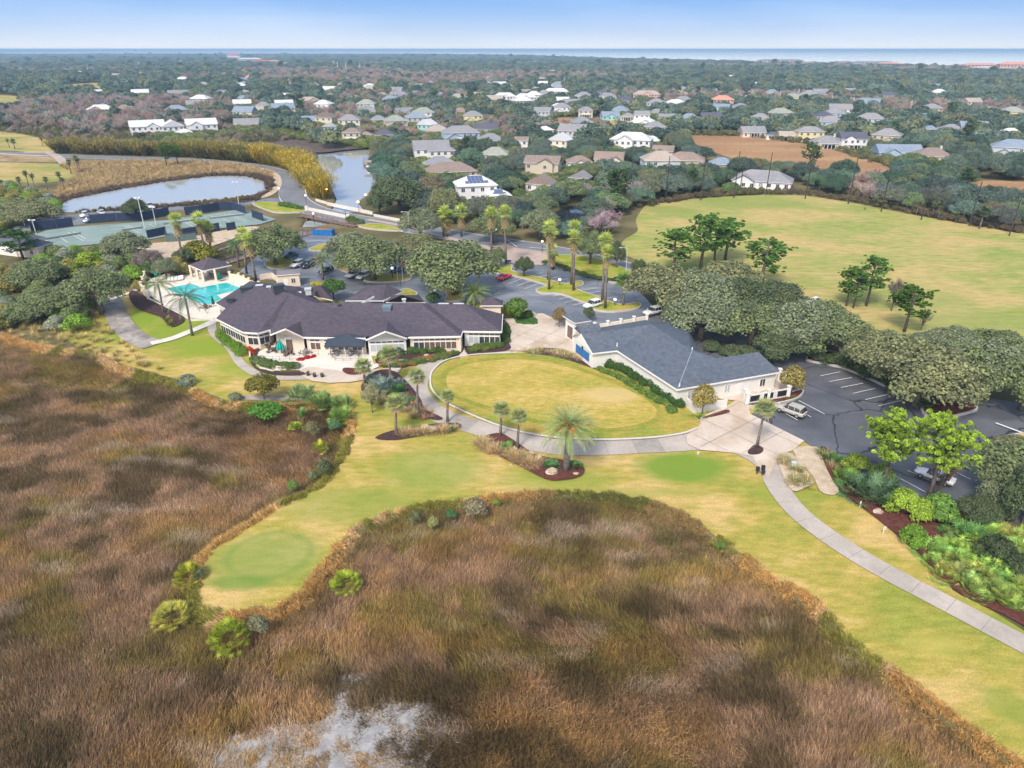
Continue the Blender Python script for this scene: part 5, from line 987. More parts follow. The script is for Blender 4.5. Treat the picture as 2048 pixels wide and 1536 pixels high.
on_roof(887,608,6.9,2.4,.5,.18,LTM,'ridge_vent',0); on_roof(917,608,6.9,2.4,.5,.18,LTM,'ridge_vent',0); on_roof(943,610,6.2,.6,.6,.4,DKM,'roof_vent'); on_roof(808,601,6.0,.8,.8,.5,LTM,'roof_vent'); on_roof(678,611,7.3,.6,.6,.4,DKM,'roof_vent')
for u, v in (): 
    mb = MB(); q = P(u, v); mb.box(-.25, .25, -.25, .25, 0, 3.8); o = mb.build('column', TRIM, cl); o.location = (q.x-org.x, q.y-org.y, 0)
board(cl, [pc[1], pc[2]], TRIM, .35); board(cl, [Q3(722,606,5.0), Q3(748,592,5.6)], TRIM, .4)
# dark canvas awning
ax = [Q3(659,667,3.9), Q3(733,667,3.9), Q3(728,692,2.7), Q3(648,692,2.7)]; aw = root('awning', P(690,715), 0, 'dark navy canvas awning with scalloped edge over the terrace', 'awning'); mb = MB(); oo = aw.location
mid = (ax[0]+ax[1])/2+Vector((0,-.6,.35)); mb.add([q-oo for q in ax]+[mid-oo], [(0,3,4),(3,2,4),(2,1,4),(1,0,4)])
n_ = 26
for i in range(n_):
    a, b = ax[3].lerp(ax[2], i/n_), ax[3].lerp(ax[2], (i+1)/n_); mb.add([a-oo, b-oo, b-oo-Vector((0,0,.22)), (a+b)/2-oo-Vector((0,0,.36)), a-oo-Vector((0,0,.22))], [(0,4,3,2,1)])
for a, b in ((ax[1],ax[2]),(ax[3],ax[0])): mb.add([a-oo, b-oo, b-oo-Vector((0,0,.3)), a-oo-Vector((0,0,.3))], [(0,1,2,3)])
mb.build('canvas', flat('navy_canvas', (.035,.05,.075), .7), aw)
for q in (ax[3]+Vector((.8,.3,0)), ax[2]+Vector((-.4,.3,0)), ax[3].lerp(ax[2], .5)+Vector((0,.3,0))):
    mb = MB(); mb.tube([(q.x-oo.x,q.y-oo.y,0),(q.x-oo.x,q.y-oo.y,2.7)], .06, 6); mb.build('post', TRIM, aw)
HOUSES.append((clp, 'the long|clubhouse', 30))
# ------------------------------------------------------------------ pro shop
org = P(1350, 760); ps = root('pro_shop', org, 0, 'white L-shaped building with blue-grey shingle roof right of the putting green', 'building'); HOUSES.append((org, 'the blue-roofed|pro shop', 20)); EZ = 3.3
a1_, a2_, a3_, a4_, a5_ = Q3(1161,668,5.2), Q3(1184,707,EZ), Q3(1234,701,EZ), Q3(1354,779,EZ), Q3(1560,744,EZ)
r1_, r2_, r3_, r4_, r5_ = Q3(1192,665,5.4), Q3(1302,649,6.2), Q3(1384,700,6.2), Q3(1433,717,6.0), Q3(1566,697,5.6)
bk1, bk2, bk3 = Q3(1372,650,EZ), Q3(1447,705,EZ), Q3(1568,681,EZ)
dE_ = (a5_-a4_); dE_.z = 0; dE_.normalize(); nE_ = Vector((-dE_.y, dE_.x, 0)); D_2 = (r4_-a4_).dot(nE_)
r4_ = r4_.copy(); r4_.z = 6.0; r5_ = a5_+nE_*D_2-dE_*D_2*.75; r5_.z = 6.0; bk3 = a5_+nE_*2*D_2; bk2 = r4_+nE_*D_2+dE_*.5; bk2.z = EZ
prf = [[a5_,bk3,r5_],[a2_,a3_,r2_,r1_,a1_],[a3_,a4_,r3_,r2_],[a4_,a5_,r5_,r4_,r3_],[r2_,r3_,r4_,bk2,bk1],[r4_,r5_,bk3,bk2],[r1_,r2_,Q3(1290,640,EZ),Q3(1200,655,EZ)],[r2_,bk1,Q3(1290,640,EZ)]]
pro = addw('roof', prf, [ROOFB], ps)
for r_ in ([a2_,a1_], [a2_,a3_], [a3_,a4_], [a4_,a5_]): board(ps, r_, TRIM, .22, .1)
wallrun(ps, [Q3(1141,675,EZ), a2_, a3_, a4_, a5_, bk3], EZ-.03, .4, WHITE); wallrun(ps, [bk3, bk2, bk1, Q3(1290,640,EZ), Q3(1141,675,EZ)], EZ-.03, .4, WHITE)
gq = [Q3(1141,675,EZ)+Vector((.3,.3,-.05)), a2_+Vector((-.1,.35,-.05)), a1_+Vector((.05,.3,-.08)), Q3(1150,668,5.0)]; addw('gable_wall', [(gq, 0)], [WHITE], ps)
# blue double shutter on the gable end
A, B = Q3(1141,675,0), Q3(1184,707,0); A.z = B.z = 0; A = P(1141,700); B = P(1180,734); w0_, w1_ = Q3(1141,675,EZ), a2_.copy(); w0_.z = w1_.z = 0; d = (w1_-w0_).normalized(); rz_ = math.atan2(d.y, d.x)
for k, (t0, t1) in enumerate(((.2,.5),(.51,.81))):
    a_, b_ = w0_.lerp(w1_, t0), w0_.lerp(w1_, t1); L_ = (b_-a_).length; mb = MB(); mb.box(0, L_, -.08, 0, 1.0, 2.6); mb.box(.08, L_-.08, -.11, -.08, 1.1, 2.5); o = mb.build('blue_shutter', flat('bright_blue_paint', (.03,.16,.42), .4), ps); nn = Vector((-d.y, d.x, 0)); q = a_+nn*.38-org; o.location = (q.x, q.y, 0); o.rotation_euler = (0, 0, rz_)
mb = MB(); L_ = (w1_-w0_).length; mb.box(L_*.49, L_*.53, -.2, 0, 2.65, 3.1); o = mb.build('wall_lamp', DKM, ps); q = w0_+Vector((-d.y, d.x, 0))*.38-org; o.location = (q.x, q.y, 0); o.rotation_euler = (0, 0, rz_)
winrow(ps, a4_, a5_, 5, 1.0, 1.0, 1.3, [GLASSL, WHITE, GLASSL, WHITE, GLASS], .4, m0=1.2, clere=False, o_=org)
for t_2 in (.26, .34, .62): 
    q = a4_.lerp(a5_, t_2); d2 = (a5_-a4_).normalized(); mb = MB(); mb.box(-.5, .5, .33, .39, 0, 2.2); o = mb.build('door', TRIM, ps); o.location = (q.x-org.x, q.y-org.y, 0); o.rotation_euler = (0, 0, math.atan2(d2.y, d2.x))
for u, v, z in ((1234,691,3.9),(1359,772,3.6),(1384,700,6.1)): 
    q = Q3(u, v, z); mb = MB(); mb.tube([(0,0,-.2),(0,0,.5)], [.12,.08], 6); o = mb.build('roof_vent', TRIM, pro); o.location = q-org
board(ps, [a4_+Vector((0,0,.06)), r3_+Vector((0,0,.06))], flat('dull_flashing', (.26,.30,.35)), .01, .12, 'hip_flashing')
# small square pavilion and link roof
qv = [Q3(1125,631,4.6), Q3(1150,646,4.6), Q3(1183,641,4.6), Q3(1158,627,4.6)]; og = P(1150,668); pv_ = root('entry_pavilion', og, 0, 'small square pavilion with blue-grey pyramid roof beside the pro shop', 'pavilion'); org0 = org; org = og
hiproof(pv_, qv, sum(qv, Vector())/4+Vector((0,0,1.5)), [ROOFB, TRIM]); wallrun(pv_, [qv[0], qv[1], qv[2], qv[3]], 4.5, .45, WHITE, closed=True)
d = (qv[1]-qv[0]).normalized(); c_ = (qv[0]+qv[1])/2; mb = MB(); mb.box(-.9, .9, .36, .44, .6, 3.0); o = mb.build('opening', GLASSB, pv_); o.location = (c_.x-og.x, c_.y-og.y, 0); o.rotation_euler = (0, 0, math.atan2(d.y, d.x))
lk = [Q3(1148,656,4.2), Q3(1163,672,4.2), Q3(1205,668,4.2), Q3(1190,652,4.2)]; hiproof(pv_, lk, [(lk[0]+lk[1])/2+Vector((0,0,1.3)), (lk[2]+lk[3])/2+Vector((0,0,1.3))], [ROOFB, TRIM]); wallrun(pv_, [lk[0], lk[1]], 4.1, .4, WHITE); org = org0
# free walls
def wall_thing(name, pts, h, mat, label, th=.25, caps=0, panels=None):
    pts = [P(*q) for q in pts]; o0 = pts[0]; t = root(name, o0, 0, label, 'wall'); mb = MB()
    for a, b in zip(pts[:-1], pts[1:]):
        d = (b-a).normalized(); nn = Vector((-d.y, d.x, 0))*th/2; mb.prism([a-nn-o0, b-nn-o0, b+nn-o0, a+nn-o0], 0, h)
    mb.build('wall', mat, t); k = 0
    if caps:
        for a, b in zip(pts[:-1], pts[1:]):
            n_ = max(1, round((b-a).length/caps))
            for i in range(0 if a is pts[0] else 1, n_+1):
                q = a.lerp(b, i/n_)-o0; m2 = MB(); m2.box(q.x-.25, q.x+.25, q.y-.25, q.y+.25, 0, h+.345); m2.box(q.x-.33, q.x+.33, q.y-.33, q.y+.33, h+.35, h+.5); m2.build('pier', mat, t)
    return t, o0
wall_thing('garden_wall', [(1188,668),(1240,660),(1292,650)], 2.0, WHITE, 'long white wall behind the blue-roofed pro shop', caps=4)
t, o0 = wall_thing('screen_wall', [(1488,804),(1492,812),(1574,797),(1578,778),(1556,762)], 1.9, WHITE, 'white yard wall with three black mesh panels near the silver car', caps=4.6)
A, B = P(1492,812), P(1574,797); d = (B-A).normalized()
for k in range(3):
    q = A.lerp(B, .06+k*.33)-o0; L_ = (B-A).length*.22; mb = MB(); mb.box(0, L_, -.17, -.13, .75, 1.75); o = mb.build('mesh_panel', flat('black_mesh', (.02,.02,.022), .7), t); o.location = q; o.rotation_euler = (0, 0, math.atan2(d.y, d.x))
wall_thing('yard_wall', [(1372,812),(1388,826),(1452,815)], 1.5, WHITE, 'low white yard wall behind the rounded tree by the green')
wall_thing('pool_wall', [(298,600),(285,582),(292,560),(297,553)], 1.8, CREAM, 'cream wall with tall piers at the left end of the pool', caps=4)
wall_thing('pool_wall', [(462,560),(480,563),(500,573),(520,580),(536,588)], 1.7, CREAM, 'stepped cream wall between the pool terrace and the car park', caps=3.5)
wall_thing('pool_wall', [(355,541),(372,543),(392,545)], 1.7, CREAM, 'short cream wall beside the pool pavilion', caps=4)
wall_thing('pool_wall', [(298,600),(330,615),(385,642),(428,640)], .5, PALE, 'low white kerb wall along the pool deck above the dark mulch')
wall_thing('ramp_wall', [(519,560),(545,556),(558,566),(556,578)], 1.4, CREAM, 'cream ramp wall beside the small service building')
# pool pavilion
c11 = lambda x, y, z=0: Q3(280+x/7.314, 490+y/7.314, z)
og = P(418, 545); pp = root('pool_pavilion', og, 0, 'open pool pavilion with dark purple hipped roof and cream columns', 'pavilion'); org0 = org; org = og
ev = [c11(715,290,3.3), c11(915,375,3.3), c11(1340,290,3.3), c11(1180,215,3.3)]; hiproof(pp, ev, c11(1010,180,5.6), zf=.3)
for x, y in ((765,480),(860,515),(940,548),(1125,535),(1310,450),(1000,420)):
    q = c11(x, y)-og; mb = MB(); mb.box(q.x-.25, q.x+.25, q.y-.25, q.y+.25, 0, 3.2); mb.build('column', CREAM, pp)
A, B = c11(1310,370), c11(1040,390); mb = MB(); d = (B-A).normalized(); nn = Vector((-d.y, d.x, 0))*.12; A = c11(1330,430); B = c11(1150,400); mb.prism([A-og+nn, B-og+nn, B-og-nn, A-og-nn], 0, 3.1); mb.build('back_wall', CREAM, pp); org = org0
# service hut by the pool
def hut(name, u, v, w, d, h, rz, wall, roofm, label, rh=1.2, kind='hip', cat='building'):
    p = P(u, v); t = root(name, p, R(rz), label, cat); mb = MB(); mb.box(-w/2, w/2, 0, d, 0, h); mb.build('wall', wall, t); rb = MB(); roof_faces(rb, -w/2, w/2, 0, d, h, rh, kind, .3); rb.build('roof', [roofm, TRIM], t)
    window(t, w*.2, -.01, 1, 0, .9, 1.1); mb = MB(); mb.box(-w*.25, -w*.25+1, -.05, 0, 0, 2.1); mb.build('door', TRIM, t); return t
hut('service_building', 580, 574, 5, 4, 3.2, 15, CREAM, flat('grey_flat_roof', (.22,.2,.22)), 'small cream service building with flat grey roof behind the clubhouse', .3)
hut('tennis_clubhouse', 8, 510, 11, 9, 3.4, -20, WHITE, RC['dark'], 'tennis building with dark grey roof cut by the left edge', 2.6); hut('tennis_kiosk', 58, 515, 8, 5, 3.2, -15, CREAM, RC['dark'], 'low tennis pavilion behind the leaning pine at left', 1.6)
# ================================================================== VEHICLES
TYRE = flat('tyre_rubber', (.025,.025,.027), .8); RIM = flat('wheel_rim', (.5,.5,.52), .3, .5, .6); LAMP = flat('headlight_lens', (.75,.78,.8), .1); TAIL = flat('taillight_lens', (.4,.02,.02), .2); CGL = flat('car_glass', (.03,.04,.05), .06, .8); PLASTIC = flat('black_plastic', (.03,.03,.03), .6)
def car_paint(name, c):
    m, n, b = base_mat(name, .22, .5); b.inputs['Base Color'].default_value = (*c, 1); b.inputs['Coat Weight'].default_value = .6; b.inputs['Coat Roughness'].default_value = .08; return m
def loft(secs, name, mat, parent, smoothf=True, **k):
    "secs: list of (y, [(x,z)...]) half sections mirrored to the other side"
    mb = MB(); rings = []
    for y, hs in secs:
        ring = [(x, y, z) for x, z in hs]+[(-x, y, z) for x, z in reversed(hs)]; rings.append(ring)
    n_ = len(rings[0]); vs = [p for r_ in rings for p in r_]; fs = []
    for i in range(len(rings)-1):
        for j in range(n_): fs.append((i*n_+j, (i+1)*n_+j, (i+1)*n_+(j+1) % n_, i*n_+(j+1) % n_))
    fs.append(tuple(range(n_))); fs.append(tuple((len(rings)-1)*n_+j for j in reversed(range(n_)))); mb.add(vs, fs); o = mb.build(name, mat, parent, shade=smoothf); return o
def car(ufr, vfr, ure, vre, kind, col, label, suv=None, L=None):
    A, B = P(ufr, vfr), P(ure, vre); c = (A+B)/2; d = (A-B); d.z = 0; L = L or {'suv': 4.65, 'sedan': 4.7, 'sport': 4.7, 'truck': 5.6, 'cart': 2.4}[kind]; rz = math.atan2(d.y, d.x)-math.pi/2
    c.z = Zc[0]+.005; t = root('parked_car', c, rz, label, 'car', 'cars parked at the club'); pm = car_paint('paint_'+kind, col)
    hw = .93; l = L/2; hb, hr = {'suv': (1.06, 1.64), 'sedan': (.90, 1.44), 'sport': (.84, 1.34), 'truck': (1.08, 1.82)}[kind]
    b0 = .28 if kind != 'sport' else .2
    sec = lambda y, w, zb, zt: (y, [(w*.55, zb), (w*.97, zb+.08), (w, zb+.3), (w*.97, zt-.12), (w*.8, zt), (w*.3, zt+.015)])
    loft([sec(-l, hw*.82, b0+.15, hb*.86), sec(-l+.12, hw*.94, b0+.05, hb*.97), sec(-l+.6, hw, b0, hb), sec(0, hw, b0, hb), sec(l-1.5, hw, b0, hb*.99), sec(l-.9, hw*.98, b0, hb*.93), sec(l-.25, hw*.9, b0+.05, hb*.82), sec(l, hw*.72, b0+.15, hb*.64)], 'body', pm, t)
    # greenhouse: glass below, painted roof above
    if kind == 'suv': ys = (-l+.15, -l+.55, l-2.15, l-1.35)
    elif kind == 'truck': ys = (-.5, -.3, l-2.35, l-1.65)
    elif kind == 'sport': ys = (-l+.55, -l+1.75, l-2.55, l-1.55)
    else: ys = (-l+.6, -l+1.3, l-2.35, l-1.45)
    gl = lambda y, w, zt: (y, [(w, hb-.06), (w*.97, hb), (w*.86, zt-.05), (w*.8, zt)])
    loft([gl(ys[0], hw*.86, hb+.02), gl(ys[1], hw*.92, hr-.03), gl(ys[2], hw*.92, hr-.03), gl(ys[3], hw*.86, hb+.02)], 'windows', CGL, t)
    mb = MB(); w2 = hw*.78; mb.box(-w2, w2, ys[1]-.05, ys[2]+.08, hr-.06, hr+.01); mb.build('roof', pm, t)
    for yy in ((ys[1]+ys[2])/2, ys[1]+.1, ys[2]-.05):
        for sg in (-1, 1):
            mb = MB(); mb.add([(sg*hw*.925,yy-.03,hb-.02),(sg*hw*.925,yy+.03,hb-.02),(sg*hw*.80,yy+.03,hr-.03),(sg*hw*.80,yy-.03,hr-.03),(sg*hw*.88,yy-.03,hb-.02),(sg*hw*.88,yy+.03,hb-.02),(sg*hw*.76,yy+.03,hr-.03),(sg*hw*.76,yy-.03,hr-.03)], [(0,1,2,3),(4,7,6,5),(0,4,5,1),(1,5,6,2),(0,3,7,4)]); mb.build('pillar', pm, t)
    if kind == 'truck':
        mb = MB(); mb.box(-.72, .72, -l+.15, -.65, hb-.02, hb+.01); mb.build('bed_liner', PLASTIC, t)
    for sg in (-1, 1):
        for yy in (-l+.95, l-.92):
            r_ = .34 if kind in ('suv', 'truck') else .31; w = MB(); w.tube([(sg*(hw-.24), yy, r_), (sg*(hw+.015), yy, r_)], r_, 14); wo = w.build('wheel', TYRE, t); q = MB(); q.tube([(sg*(hw+.0), yy, r_), (sg*(hw+.025), yy, r_)], r_*.62, 10); q.build('rim', RIM, wo)
        q = MB(); q.box(sg*hw*.62-.16, sg*hw*.62+.16, l-.2, l-.03, hb*.62, hb*.74); q.build('headlight', LAMP, t)
        q = MB(); q.box(sg*hw*.72-.12, sg*hw*.72+.12, -l-.01, -l+.12, hb*.66, hb*.84); q.build('taillight', TAIL, t)
        q = MB(); q.box(sg*(hw+.1)-.1, sg*(hw+.1)+.1, ys[3]-.35, ys[3]-.2, hb-.05, hb+.1); q.build('mirror', pm, t)
    q = MB(); q.box(-.26, .26, -l-.015, -l+.02, hb*.5, hb*.62); q.build('number_plate', WHITE, t); return t
WH, DK = (.78,.79,.80), (.035,.05,.075)
car(1558,822,1602,838,'suv',(.46,.43,.37),'champagne silver SUV parked nose-in beside the white screen wall',L=4.7)
car(1166,622,1203,612,'suv',WH,'white SUV at the tip of the palm median, half behind a bush'); car(1026,553,990,566,'sport',(.72,.02,.07),'bright red sports coupe parked alone beside the large oak'); car(962,557,986,550,'sedan',(.62,.04,.06),'second red car mostly hidden under the large oak') if False else None
car(569,522,597,513,'sedan',(.03,.07,.10),'dark teal sedan at the tip of the oak island'); car(584,540,606,530,'suv',WH,'white SUV next to the oak island'); car(602,541,628,530,'suv',(.03,.03,.04),'black SUV beside the white one at the oak island'); car(622,532,640,526,'sedan',(.5,.03,.04),'dark red car glimpsed behind the feathery palm') 
car(640,552,664,544,'suv',(.04,.05,.06),'black SUV behind the feathery date palm'); car(694,561,716,551,'sedan',WH,'white hatchback left of its white neighbour in the lot'); car(714,565,740,552,'suv',(.70,.72,.72),'silvery white SUV in front of the round oak'); car(779,553,812,541,'suv',(.03,.06,.09),'dark blue SUV behind the flags at the entrance')
car(100,447,127,441,'sedan',WH,'white car with reddish bonnet beside the tennis fence',) ; car(162,440,178,430,'suv',(.72,.73,.75),'white SUV facing the pond beside the tennis courts'); car(172,448,183,441,'truck',(.36,.42,.5),'grey blue pickup behind the tennis windscreen'); car(196,426,212,433,'sedan',WH,'white sedan parked nose-out by the pond'); car(292,414,310,421,'truck',WH,'white work van behind the small tree by the pond')
car(60,446,78,441,'sedan',(.7,.7,.7),'white car under the shrubs left of the tennis fence'); car(1838,952,1895,972,'sedan',WH,'white sedan half hidden behind the vine-covered pine trunk',L=4.8); car(1292,634,1318,628,'suv',(.66,.67,.68),'pale car glimpsed beneath the olive oak'); car(1618,610,1640,616,'truck',(.75,.75,.75),'white vehicle peeping out above the oak row')
# blue skip
p = P(648, 470); t = root('skip', p, R(-8), 'bright blue roll-off skip full of debris beside the boardwalk', 'skip'); BL = flat('skip_blue', (.02,.16,.42), .5, .3, 0, .2); mb = MB()
mb.box(-3.2, 3.2, -1.2, -1.1, .2, 1.9); mb.box(-3.2, 3.2, 1.1, 1.2, .2, 1.9); mb.box(-3.2, -3.1, -1.1, 1.1, .2, 1.9); mb.box(3.1, 3.2, -1.1, 1.1, .2, 1.9); mb.box(-3.2, 3.2, -1.2, 1.2, .1, .2); mb.build('bin', BL, t)
for k in range(9): q = MB(); q.box(-3.1+k*.77, -3.0+k*.77, -1.28, -1.2, .2, 1.9); q.build('rib', BL, t)
q = MB(); q.add([(-3.05,-1.05,1.5),(3.05,-1.05,1.4),(3.05,1.05,1.6),(-3.05,1.05,1.7),(-1,0,2.3),(1.2,.1,2.1)], [(0,1,5,4),(1,2,5),(2,3,4,5),(3,0,4)]); q.build('debris', flat('debris', (.22,.13,.09), .95, .1, 0, .4), t)
# ------------------------------------------------------------------ poles, posts, lamps
def pole(name, u, v, vt, r, mat, label, cat, group=None, arm=None, head=None, lean=0, hmax=None):
    p = P(u, v); s = scale_at(p); dep = math.atan2(CAM_H, p.y); h = (v-vt)/(s*math.cos(dep)); h = min(h, hmax or 99); t = root(name, p, 0, label, cat, group); mb = MB(); mb.tube([(0,0,-.3),(lean,0,h)], [r, r*.7], 7); mb.build('pole', mat, t)
    if arm == 'cross':
        for z in (h*.92, h*.8): q = MB(); q.box(-1.3, 1.3, -.1, .1, z-.12, z+.12); q.build('crossarm', mat, t)
    if arm == 'flood':
        q = MB(); q.box(-.9, .9, -.06, .06, h-.1, h+.05); q.build('bracket', mat, t)
        for x in (-.7, .7): q = MB(); q.box(x-.28, x+.28, -.35, .15, h-.12, h+.18); q.build('lamp_head', TRIM, t)
    if arm == 'street': q = MB(); q.tube([(0,0,h),(-.4,0,h+.25),(-1.5,0,h+.3)], [.07,.06,.05], 5); q.box(-2.1, -1.4, -.16, .16, h+.2, h+.36); q.build('lamp_head', LTM, t)
    return t, h
NP = flat('dark_timber_pole', (.07,.055,.05), .9, .1, 0, .2); CP_ = flat('concrete_pole', (.62,.61,.58), .8); UP = flat('grey_pole', (.50,.50,.48), .8)
for k, (u, v, vt) in enumerate([(1259,402,322),(1331,402,318),(1401,401,314),(1467,396,308),(1480,380,326),(1531,391,310),(1610,398,314),(1696,408,322),(1762,424,338),(1842,440,350),(1938,452,368),(2018,472,394)]):
    pole('net_pole', u, v, vt, .2, NP, f"tall dark net pole on the range edge,{ORD[k] if k < 9 else ''} {'from the left' if k < 9 else ['third from the right end','second from the right end','at the right end'][k-9]}".replace('edge, from', 'edge, first from'), 'pole', 'net poles round the driving range')
ups = [(669,134,60+245/4),(677,140,122),(693,141,128),(721,142,129),(779,144,135),(789,146,139),(899,149,142),(932,151,145),(953,151,145),(965,154,145),(1017,158,148),(1045,156,150),(1063,162,152),(1080,163,154),(1105,165,155),(1128,168,158),(1170,172,162),(1230,174,165),(1353,180,172),(1430,191,178),(1471,192,180),(1503,192,181),(1543,197,185),(1558,198,184),(1594,200,180),(1605,204,190),(1662,202,192),(1704,211,196),(1818,222,203),(1930,186,176),(1973,226,214)]
for k, (u, v, vt) in enumerate(ups):
    side = 'left' if k < len(ups)/2 else 'right'; kk = k if k < len(ups)/2 else len(ups)-1-k
    nm = ['first','second','third','fourth','fifth','sixth','seventh','eighth','ninth','tenth','eleventh','twelfth','thirteenth','fourteenth','fifteenth','sixteenth'][kk]
    pole('utility_pole', u, v+6, vt, .22+.0006*P(u,v).y, UP, f"pale utility pole standing out of the far woods, {nm} from the {side}", 'pole', 'utility poles in the far woods', arm='cross' if k > 12 else None, hmax=24)
for k, (u, v, vt, lb) in enumerate([(50,452,428,'tallest at the left of the courts'),(80,492,442,'in the left corner of the courts'),(290,458,398,'with dark padding between two courts'),(313,452,416,'slim one beyond the padded one'),(478,408,366,'by the road end of the courts')]):
    pole('floodlight_pole', u, v, vt, .16, CP_, 'pale concrete floodlight pole ' + lb, 'light', 'floodlight poles of the tennis courts', arm='flood')
q = MB(); 
pole('street_light', 820, 486, 428, .09, LTM, 'tall pale street light with arm left of the entrance road', 'street light', arm='street'); pole('street_light', 1251, 552, 499, .09, LTM, 'tall pale street light behind the hedge at right of the lot', 'street light', arm='street')
GLOBE = glow('lit_globe', (1, .93, .80), 1.6)
for u, v, lb, h in [(1119,573,'on the median between palm pairs',1.5),(1229,614,'on the mulch by the fan palm',1.5),(1084,507,'by the hedge at the entrance',3.2),(992,483,'left of the entrance road',3.2),(676,540,'on the long thin island',2.2),(786,560,'under the round oak by the flags',2.8),(629,448,'left end of the bridge',3.2),(692,438,'middle of the bridge',3.4),(613,410,'at the bend before the bridge',3.2),(560,395,'beside the bending road',3.2)]:
    t = root('lamp_post', P(u, v), 0, 'small lamp post with round white globe ' + lb, 'lamp', 'globe lamp posts'); mb = MB(); mb.tube([(0,0,-.1),(0,0,h)], .09, 6); mb.build('post', DKM, t)
    mb = MB(); mb.tube([(0,0,h),(0,0,h+.1),(0,0,h+.28),(0,0,h+.46),(0,0,h+.56)], [.12,.26,.33,.26,.08], 10); mb.build('globe', GLOBE, t, shade=True)
for u, v, lb in ((718,425,'lit orange lamp glowing in the shrub by the bridge'),(655,398,'lit orange lamp glowing at the bamboo end'),(733,410,'lit orange lamp glowing in the tree right of the bridge')):
    t = root('garden_light', P(u, v), 0, lb, 'lamp', 'lit orange lamps'); mb = MB(); mb.tube([(0,0,0),(0,0,3.4)], .07, 5); mb.build('post', DKM, t); mb = MB(); mb.tube([(0,0,3.4),(0,0,3.6),(0,0,3.8),(0,0,4.0)], [.2,.45,.45,.15], 8); mb.build('globe', glow('orange_bulb', (1,.45,.12), 6), t)
for k, (u, v) in enumerate(((796,565),(806,566),(802,575))):
    t = root('flagpole', P(u, v), 0, 'flagpole at the entrance, ' + ['left','right','front'][k] + ' one of three', 'flagpole', 'flagpoles at the entrance'); mb = MB(); mb.tube([(0,0,0),(0,0,6)], .05, 5); mb.build('pole', DKM if k == 2 else TRIM, t)
    if k < 2: mb = MB(); mb.add([(0,0,6),(.5,.1,5.6),(.35,0,3.8),(0,0,3.9),(0,.03,6),(.5,.13,5.6),(.35,.03,3.8),(0,.03,3.9)], [(0,1,2,3),(7,6,5,4)]); mb.build('flag', flat('flag_red', (.45,.08,.10)) if k else flat('flag_white', (.7,.6,.6)), t)
# ------------------------------------------------------------------ tennis screens and fences
NAVY = flat('navy_windscreen', (.035,.05,.095), .85, .15, 0, .15); FP = flat('fence_post', (.10,.12,.12), .5)
def screen(pts, h, label, step=6, z0=.0, full=True, mat=None):
    pts = [P(*q) for q in pts]; o0 = pts[0]; t = root('tennis_fence', o0, 0, label, 'fence')
    for a, b in zip(pts[:-1], pts[1:]):
        L_ = (b-a).length; n_ = max(1, round(L_/step)); d = (b-a).normalized(); nn = Vector((-d.y, d.x, 0))*.03
        for i in range(n_):
            p0, p1 = a.lerp(b, i/n_)-o0, a.lerp(b, (i+1)/n_)-o0
            if full: mb = MB(); mb.prism([p0+nn+d*.06, p1+nn-d*.06, p1-nn-d*.06, p0-nn+d*.06], z0, h-.35); mb.build('screen_panel', mat or NAVY, t)
            mb = MB(); mb.tube([p0, p0+Vector((0,0,h))], .05, 5); mb.build('post', FP, t)
        mb = MB(); mb.tube([a-o0+Vector((0,0,h-.05)), b-o0+Vector((0,0,h-.05))], .035, 5); mb.build('rail', FP, t)
screen([(64,466),(80,461),(148,452)], 3.2, 'navy windscreen fence at the left end of the tennis courts'); screen([(182,447),(235,443),(285,441),(340,431)], 3.2, 'long navy windscreen fence between the courts and the car park'); screen([(371,431),(405,427),(440,421),(466,420)], 3.2, 'navy windscreen fence behind the right hand court'); screen([(466,420),(492,429)], 3.2, 'navy windscreen at the far right corner of the courts'); screen([(505,436),(528,444)], 3.2, 'short navy windscreen at the right side of the courts')
screen([(296,478),(334,470)], 3.0, 'navy windscreen left of the gate on the near side'); screen([(363,475),(400,469),(441,462)], 3.0, 'navy windscreen behind the tall fan palms'); screen([(334,470),(334,486),(363,484),(395,480)], 2.6, 'open mesh enclosure by the tennis gate', full=True, mat=flat('green_mesh', (.10,.16,.15), .8)); screen([(455,463),(473,460)], 3.0, 'short windscreen near the round oak'); screen([(82,500),(95,505)], 3, 'dark mesh fence at the near left court corner', mat=flat('green_mesh', (.10,.16,.15), .8))
for k, (a, b) in enumerate([((90,482),(162,470)),((246,464),(286,458)),((330,451),(390,443)),((420,440),(489,432))]):
    A, B = P(*a), P(*b); t = root('tennis_net', A, 0, 'tennis net across the ' + ['leftmost','second','third','rightmost'][k] + ' court', 'net', 'tennis nets'); d = (B-A); n2 = Vector((-d.y, d.x, 0)).normalized()*.02; mb = MB(); mb.prism([n2, d+n2, d-n2, -n2], .08, .86); mb.build('netting', flat('net_grey', (.17,.22,.22), .9), t); mb = MB(); mb.prism([n2*1.5, d+n2*1.5, d-n2*1.5, -n2*1.5], .87, .98); mb.build('tape', TRIM, t)
    for q in (Vector((0,0,0)), d): mb = MB(); mb.tube([q, q+Vector((0,0,1.1))], .06, 6); mb.build('post', FP, t)
